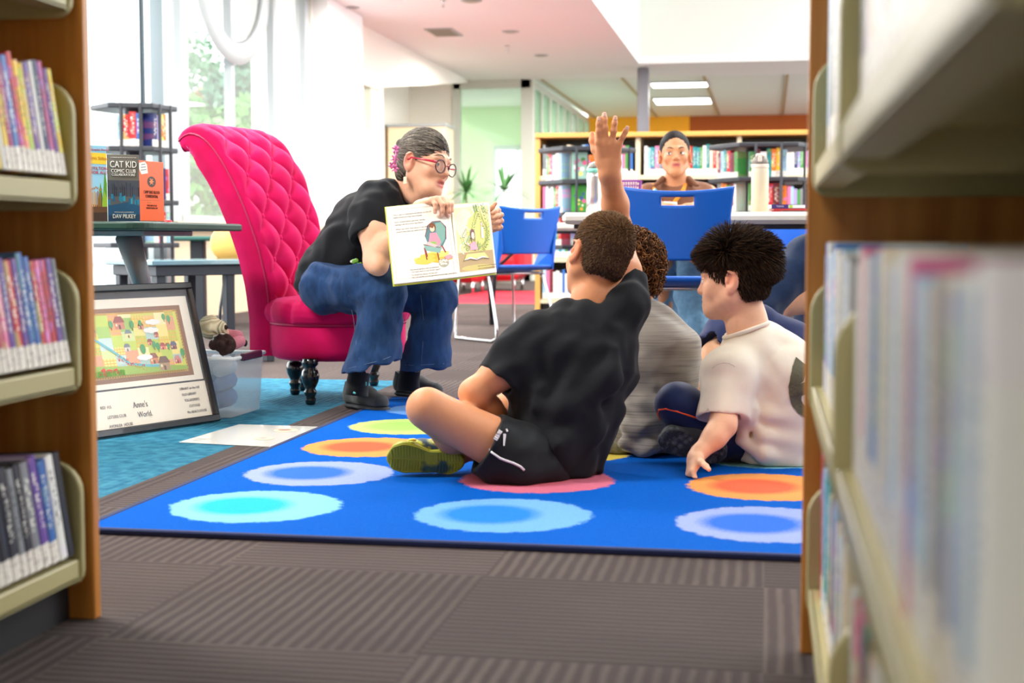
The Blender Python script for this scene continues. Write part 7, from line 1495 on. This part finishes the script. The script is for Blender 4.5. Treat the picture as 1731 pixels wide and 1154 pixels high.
m_ = tap(bh, .010); b = MB(); b.rbox((m_[0][0]-.012, .05, bh-.012), (m_[0][0]+.008, bd-.05, bh+.014), .004, Mb); b.build('purple_handle', mat('plum_plastic', S(70, 24, 56), .35), t)
b = MB(); b.smooth = True
for (z, c) in ((.05, (70, 110, 180)), (.11, (84, 130, 196)), (.16, (200, 210, 220))):
    b.c = S(c)
    for k in range(3): p = Mb @ Vector((.07+.06*k, .08+.05*(k % 2), z-.01)); b.tube([np.array(p), np.array(p)+np.array([.02, .05, .02]), np.array(p)+np.array([-.02, .12, 0])], [.02, .035, .02], 10)
b.build('dolls_inside', mat('yarn_attr', attr=True, rough=.95, bump=.5, bscale=160), t)
YRN = MATS['yarn_attr']
def doll_head(g_, c, r): g_
f_y = NB('cream_yarn'); v = f_y; wv2 = v.n.new('ShaderNodeTexWave'); wv2.wave_type = 'RINGS'; wv2.rings_direction = 'Z'; wv2.inputs['Scale'].default_value = 40; v.L.new(v.tc, wv2.inputs[0]); v.L.new(v.mix(wv2.outputs[1], S(196, 178, 140), S(238, 224, 190)), v.p.inputs['Base Color']); v.p.inputs['Roughness'].default_value = .95; v.bump(wv2.outputs[1], 1., .004); CY = v.m
BR = mat('brown_yarn', S(52, 28, 22), .95, bump=.8, bscale=220); PK = mat('pink_yarn', S(214, 132, 148), .95, bump=.7, bscale=200)
hc_ = P(353, 553, 4.90); d1 = thing('crocheted_doll', 'knitted doll in a cream hat with a red band on top of the bin', 'doll', hc_)
g = SD(); g.ell(hc_, np.array([.037, .037, .038]), None, .01); g.cap(hc_+rt*.012+upv*.0-fw*.0, hc_+rt*.034-upv*.004, .041, .030, .012); sd_obj('hat', g, .003, CY, d1)
b = MB(); b.tube([hc_+nrm(rt*.35+fw*0)*.0+(upv*math.cos(a)+(-fw*.75-rt*.5)*math.sin(a))*.0405+rt*.012 for a in np.linspace(-.2, 2.9, 16)], .0028, 6); b.build('hat_band', mat('red_ribbon', S(176, 26, 44), .6), d1, True)
g = SD(); g.ell(hc_+rt*.035-upv*.02+fw*.02, np.array([.03, .03, .03]), None, .01); sd_obj('face', g, .003, mat('doll_skin', S(226, 190, 160), .9, bump=.6, bscale=200), d1)
b = MB(); b.smooth = True; q = random.Random(8)
for k in range(16): p = hc_+rt*(.045+q.uniform(-.008, .016))+upv*(.012-k*.004)+fw*q.uniform(-.02, .02); b.lathe([(.0085*math.sin(s)+1e-5, -.0085*math.cos(s)) for s in np.linspace(.01, 3.13, 7)], p, Z3, 8)
b.build('yarn_hair', BR, d1)
h2 = P(376, 582, 4.86); d2 = thing('crocheted_doll', 'knitted doll lying face down, dark brown curls toward the viewer', 'doll', h2); g = SD(); g.ell(h2, np.array([.033, .030, .028]), None, .01); q = random.Random(12)
for k in range(34):
    dd = nrm((q.gauss(0, 1), q.gauss(0, 1), q.gauss(0, 1))); c = h2+dd*np.array([.036, .03, .027]); g.ell(c, np.array([.012]*3), None, .004)
sd_obj('yarn_hair', g, .003, BR, d2); b = MB(); b.tube([h2-rt*.036+upv*.0, h2-rt*.03+upv*.028, h2+upv*.036, h2+rt*.02+upv*.034], [.004, .006, .006, .003], 6, flat=.4); b.build('white_bow', mat('white_yarn', S(236, 228, 220), .9), d2, True)
g = SD(); g.chain([h2+rt*.01+fw*.03-upv*.005, h2+rt*.05+fw*.05+upv*.01], [.024, .02], .01); sd_obj('dress', g, .003, PK, d2)
h3_ = P(398, 570, 4.96); d3 = thing('crocheted_doll', 'pink clad knitted doll at the right end of the pile, black shoe up', 'doll', h3_); g = SD(); g.chain([h3_-rt*.03+upv*.008, h3_+rt*.005, h3_+rt*.020-upv*.012], [.022, .023, .014], .01); sd_obj('dress', g, .003, PK, d3)
b = MB(); b.tube([h3_+rt*.014-upv*.012, h3_+rt*.022-upv*.024, h3_+rt*.024-upv*.030], [.009, .009, .008], 10); b.build('sock', MATS['white_yarn'], d3, True); g = SD(); g.ell(h3_+rt*.034-upv*.020, np.array([.008, .011, .013]), None, .01); sd_obj('shoe', g, .002, MATS['frame_black'], d3)
# ================================================================== BOTTLES, BASKET, BOOKS ON THE TABLE
def onT(px, d, z=.735): g = W(px, 360, d); g[2] = z; return g
c = onT(1284, 6.68); t = thing('water_bottle', 'tall beige insulated bottle with a grey lid on the near table', 'bottle', c); r = .0405
b = MB(); b.smooth = True; b.lathe([(r-.004, 0), (r, .004), (r, .195), (r-.002, .206), (r-.006, .212)], c, seg=32); b.build('bottle_body', mat('beige_enamel', S(206, 192, 166), .45), t)
b = MB(); b.smooth = True; b.lathe([(r-.001, .208), (r, .212), (r, .222), (r-.001, .226)], c, seg=32); b.build('collar_ring', mat('pale_ring', S(222, 206, 188), .4), t)
b = MB(); b.smooth = True; b.lathe([(r-.001, .224), (r-.004, .244), (r-.014, .262), (.012, .268)], c, seg=32); b.build('lid', mat('lid_grey', S(128, 118, 108), .5), t)
b = MB(); b.rbox((c[0]-.022, c[1]-.03, c[2]+.258), (c[0]+.022, c[1]+.02, c[2]+.276), .006); b.rbox((c[0]-.010, c[1]-.043, c[2]+.236), (c[0]+.008, c[1]-.036, c[2]+.262), .003); b.build('spout_cap', mat('cap_cream', S(226, 208, 194), .45), t)
c = onT(1004, 6.72); t = thing('water_bottle', 'steel bottle with a mint collar at the left end of the near table', 'bottle', c); r = .037
b = MB(); b.smooth = True; b.lathe([(r-.004, 0), (r, .004), (r-.001, .08), (r-.0035, .13), (r-.001, .17), (r-.004, .188)], c, seg=32); b.build('bottle_body', mat('steel', (.72, .72, .70, 1), .28, 1.), t)
b = MB(); b.smooth = True; b.lathe([(r-.004, .188), (r-.004, .203), (r-.008, .208)], c, seg=32); b.build('collar_ring', mat('mint', S(130, 208, 180), .4), t)
b = MB(); b.smooth = True; b.lathe([(r-.009, .205), (r-.012, .222), (.014, .230)], c, seg=32); b.build('lid', MATS['lid_grey'], t); b = MB(); b.smooth = True; b.tube([c+Z3*.200-rt*.034, c+Z3*.228-rt*.018, c+Z3*.236, c+Z3*.228+rt*.018], .005, 8); b.build('carry_loop', mat('pale_mint', S(214, 230, 220), .4), t)
c = onT(1062, 7.12); t = thing('basket', 'small purple plastic basket of books on the table by the seated person', 'basket', c); PUR = mat('purple_plastic', S(120, 40, 134), .4)
b = MB(); L0, L1, hb = .05, .062, .165
for zz in np.linspace(.004, hb, 8):
    e = L0+(L1-L0)*zz/hb; b.tube([c+np.array([sx*e*1.0, sy*e*.8, zz]) for sx, sy in ((-1, -1), (1, -1), (1, 1), (-1, 1), (-1, -1))], .0025 if zz < hb-.01 else .005, 5)
for k in range(11):
    s_ = -1+2*k/10
    for sy in (-1, 1): b.tube([c+np.array([s_*L0, sy*L0*.8, 0]), c+np.array([s_*L1, sy*L1*.8, hb])], .0022, 4)
    for sx in (-1, 1): b.tube([c+np.array([sx*L0, s_*L0*.8, 0]), c+np.array([sx*L1, s_*L1*.8, hb])], .0022, 4)
b.box(c+(-L0, -L0*.8, 0), c+(L0, L0*.8, .003)); b.build('basket_weave', PUR, t)
b = MB(); b.rbox(c+(-.045, -.02, .006), c+(.045, .0, .215), .006); tag(b.build('card_box', mat('pale_card', S(236, 216, 204), .6)), 'pale pink box standing in the purple basket', 'box')
b = MB(); b.rbox(c+(-.036, .010, .006), c+(.03, .030, .19), .002); tag(b.build('paper_pad', mat('tan_card', S(206, 186, 150), .6)), 'tan pad behind the pale box in the basket', 'pad')
stack = [((1304, 1380), .735, .012, (170, 30, 60), 'red book at the bottom of the stack right of the beige bottle', 'book'), ((1308, 1372), .7475, .008, (200, 60, 60), 'thin red book second from the bottom of the table stack', 'book'), ((1304, 1364), .7560, .020, (60, 40, 110), 'purple paperback on top of the table stack, spine to the viewer', 'book'), ((1324, 1372), .735, .008, (24, 24, 28), 'black phone lying in front of the book stack', 'phone')]
for i, ((x0, x1), z, th, cn, lb, ct) in enumerate(stack):
    d = 6.75 if i < 3 else 6.62; p = onT(x0, d, z+.0003); p2 = onT(x1, d, z+.0003); ln_ = np.linalg.norm(p2-p); Mk = frame_m(p, rt, nrm(np.array([-rt[1], rt[0], 0])), Z3)
    t = thing('book' if ct == 'book' else 'phone', lb, ct, p); b = MB(); b.c = S(cn)
    if ct == 'book': b.rbox((0, 0, 0), (ln_, .13, .0016), .0005, Mk); b.rbox((0, 0, th-.0016), (ln_, .13, th), .0005, Mk); b.rbox((0, 0, 0), (ln_, .003, th), .0005, Mk); b.build('cover', PRINT, t); b = MB(); b.box((.003, .003, .0016), (ln_-.003, .127, th-.0016), Mk); b.build('pages', PAGES, t)
    else: b.rbox((0, 0, 0), (ln_, .07, th), .002, Mk); b.build('phone_body', PRINT, t); b = MB(); b.box((.003, .003, th), (ln_-.003, .067, th+.0004), Mk); b.build('screen', mat('dark_glass', S(18, 18, 24), .1), t)
    if i == 2: b = MB(); b.c = S(238, 236, 226); b.box((ln_*.48, -.0008, .003), (ln_*.95, 0, th-.003), Mk); b.c = S(160, 190, 60); b.box((ln_*.50, -.0014, .004), (ln_*.60, -.0008, th-.004), Mk); b.build('spine_label', PRINT, t); text_obj('spine_lettering', 'TIANA', Mk @ Matrix.Rotation(R(90), 4, 'X') @ Matrix.Translation((ln_*.24, th*.5, .001)), .012, inkd((200, 190, 220)), t, .0002)
# ================================================================== PLANTS IN THE LOBBY
def dracaena(px, py, d, s, lab, sd_):
    c = W(px, py, d); q = random.Random(sd_); t = thing('potted_plant', lab, 'plant', (c[0], c[1], 0), 0, None)
    b = MB(); b.smooth = True; b.lathe([(.15, .0), (.19, .30), (.20, .32), (.17, .32), (.16, .28)], (c[0], c[1], 0), seg=20); b.build('pot', mat('pot_white', S(220, 216, 204), .5), t)
    b = MB(); b.tube([(c[0], c[1], .25), (c[0]+.02, c[1], .6), tuple(c)], [.02, .018, .012], 8); b.build('stem', mat('stem', S(120, 100, 70), .8), t, True)
    b = MB(); b.smooth = True
    for k in range(34):
        a = q.uniform(0, 6.28); e = q.uniform(-.2, 1.3); L = s*q.uniform(.7, 1.1); d_ = np.array([math.cos(a)*math.cos(e), math.sin(a)*math.cos(e), math.sin(e)]); side_ = nrm(np.cross(d_, Z3))
        pts = [c+d_*L*u-Z3*.5*L*u*u*max(0, math.cos(e))*.8 for u in np.linspace(0, 1, 6)]; w2 = [.012, .020, .020, .016, .010, .001]
        b.add([tuple(p+side_*w_*sg) for p, w_ in zip(pts, w2) for sg in (-1, 1)], [(2*i, 2*i+1, 2*i+3, 2*i+2) for i in range(5)])
    b.build('leaves', mat('dracaena_leaf', S(60, 112, 52), .5), t)
dracaena(788, 325, 18.1, .42, 'spiky potted plant in front of the lobby glass, left one', 1); dracaena(853, 322, 19.7, .50, 'taller spiky potted plant just left of the far bookcase', 2)
# red armchair and small bright things far left
def armchair(x, y, s, lab, col):
    t = thing('armchair', lab, 'chair', (x, y, 0)); m = mat('red_fabric', S(*col), .8)
    b = MB(); b.rbox((x-.36*s, y-.36*s, .12), (x+.36*s, y+.36*s, .42), .06); b.build('seat', m, t); b = MB(); b.rbox((x-.36*s, y+.24*s, .40), (x+.36*s, y+.40*s, .84), .06); b.build('backrest', m, t)
    for e in (-1, 1): b = MB(); b.rbox((x+e*.36*s-.07, y-.34*s, .2), (x+e*.36*s+.07, y+.34*s, .60), .05); b.build('armrest', m, t)
    for sx in (-1, 1):
        for sy in (-1, 1): b = MB(); b.tube([(x+sx*.3*s, y+sy*.3*s, 0), (x+sx*.3*s, y+sy*.3*s, .14)], .02, 8); b.build('leg', CHR, t, True)
g_ = W(834, 480, 17.2); armchair(g_[0], g_[1], 1., 'red armchair seen under the left blue chair', (176, 24, 38)); g_ = W(768, 480, 16.4); armchair(g_[0], g_[1], .9, 'red armchair farther left, behind the folding table leg', (176, 24, 38))
# ================================================================== DESK AND ROUND BACK CHAIR BEHIND THE PINK CHAIR
g0 = W(285, 402, 7.9); g1 = W(372, 402, 8.3)
t = thing('window_table', 'dark table with a green edge under the left window', 'table', (-3.9, 8.9, 0)); TBL = mat('dark_metal', S(40, 44, 52), .45)
x0, x1, y0_, y1_ = -4.25, -2.95, 9.15, 9.85
b = MB(); b.rbox((x0, y0_, .600), (x1, y1_, .632), .010); b.build('tabletop', mat('teal_edge', S(38, 92, 84), .45), t)
for xx in (x0+.25, x1-.35): b = MB(); b.rbox((xx, y0_+.30, .02), (xx+.10, y0_+.36, .60), .005); b.build('leg', TBL, t); b = MB(); b.rbox((xx-.02, y0_+.05, 0), (xx+.12, y1_-.05, .03), .008); b.build('foot', TBL, t)
t = thing('bench_table', 'low black bench with a pale reflecting top left of the pink chair', 'table', (-2.6, 6.7, 0)); 
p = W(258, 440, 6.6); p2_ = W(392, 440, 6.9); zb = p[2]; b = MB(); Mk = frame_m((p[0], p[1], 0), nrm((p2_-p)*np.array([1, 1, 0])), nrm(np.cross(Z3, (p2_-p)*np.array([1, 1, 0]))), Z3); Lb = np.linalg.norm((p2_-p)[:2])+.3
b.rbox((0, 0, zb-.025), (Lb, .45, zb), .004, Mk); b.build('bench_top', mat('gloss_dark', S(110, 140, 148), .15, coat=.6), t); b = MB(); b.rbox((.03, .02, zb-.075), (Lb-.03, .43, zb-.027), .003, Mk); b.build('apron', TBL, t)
for lx in (.04, .42, Lb-.08):
    for ly in (.03, .38): b = MB(); b.rbox((lx, ly, 0), (lx+.045, ly+.045, zb-.07), .004, Mk); b.build('leg', TBL, t)
t = thing('round_back_chair', 'chair with a round honey wooden back half hidden by the pink chair', 'chair', (-2.55, 7.4, 0)); c = W(388, 411, 7.5)
b = MB(); b.smooth = True; b.lathe([(.001, 0), (.094, 0), (.100, .006), (.094, .014), (.001, .014)], c, nrm(-fw+rt*.2), 40); b.build('backrest', mat('honey_wood', S(228, 182, 96), .4, noise=.06, nscale=8), t)
cs = np.array([c[0]+.05, c[1]+.22, .44]); b = MB(); b.smooth = True; b.lathe([(.001, 0), (.19, 0), (.20, .008), (.19, .018), (.001, .018)], cs, seg=40); b.build('seat', MATS['honey_wood'], t)
for sx in (-1, 1):
    b = MB(); b.tube([cs+rt*sx*.13+fw*-.1, cs+rt*sx*.15-fw*.16-Z3*.2, np.array([*(cs+rt*sx*.17-fw*.18)[:2], .008])], .009, 8); b.build('leg', TBL, t, True); b = MB(); b.tube([cs+rt*sx*.13+fw*.1, np.array([*(cs+rt*sx*.17+fw*.2)[:2], .008])], .009, 8); b.build('leg', TBL, t, True)
    b = MB(); b.tube([cs+rt*sx*.08-fw*.15, c+rt*sx*.06+fw*.02-upv*.05], .009, 8); b.build('back_post', TBL, t, True)
b = MB(); g_ = W(262, 388, 7.9)
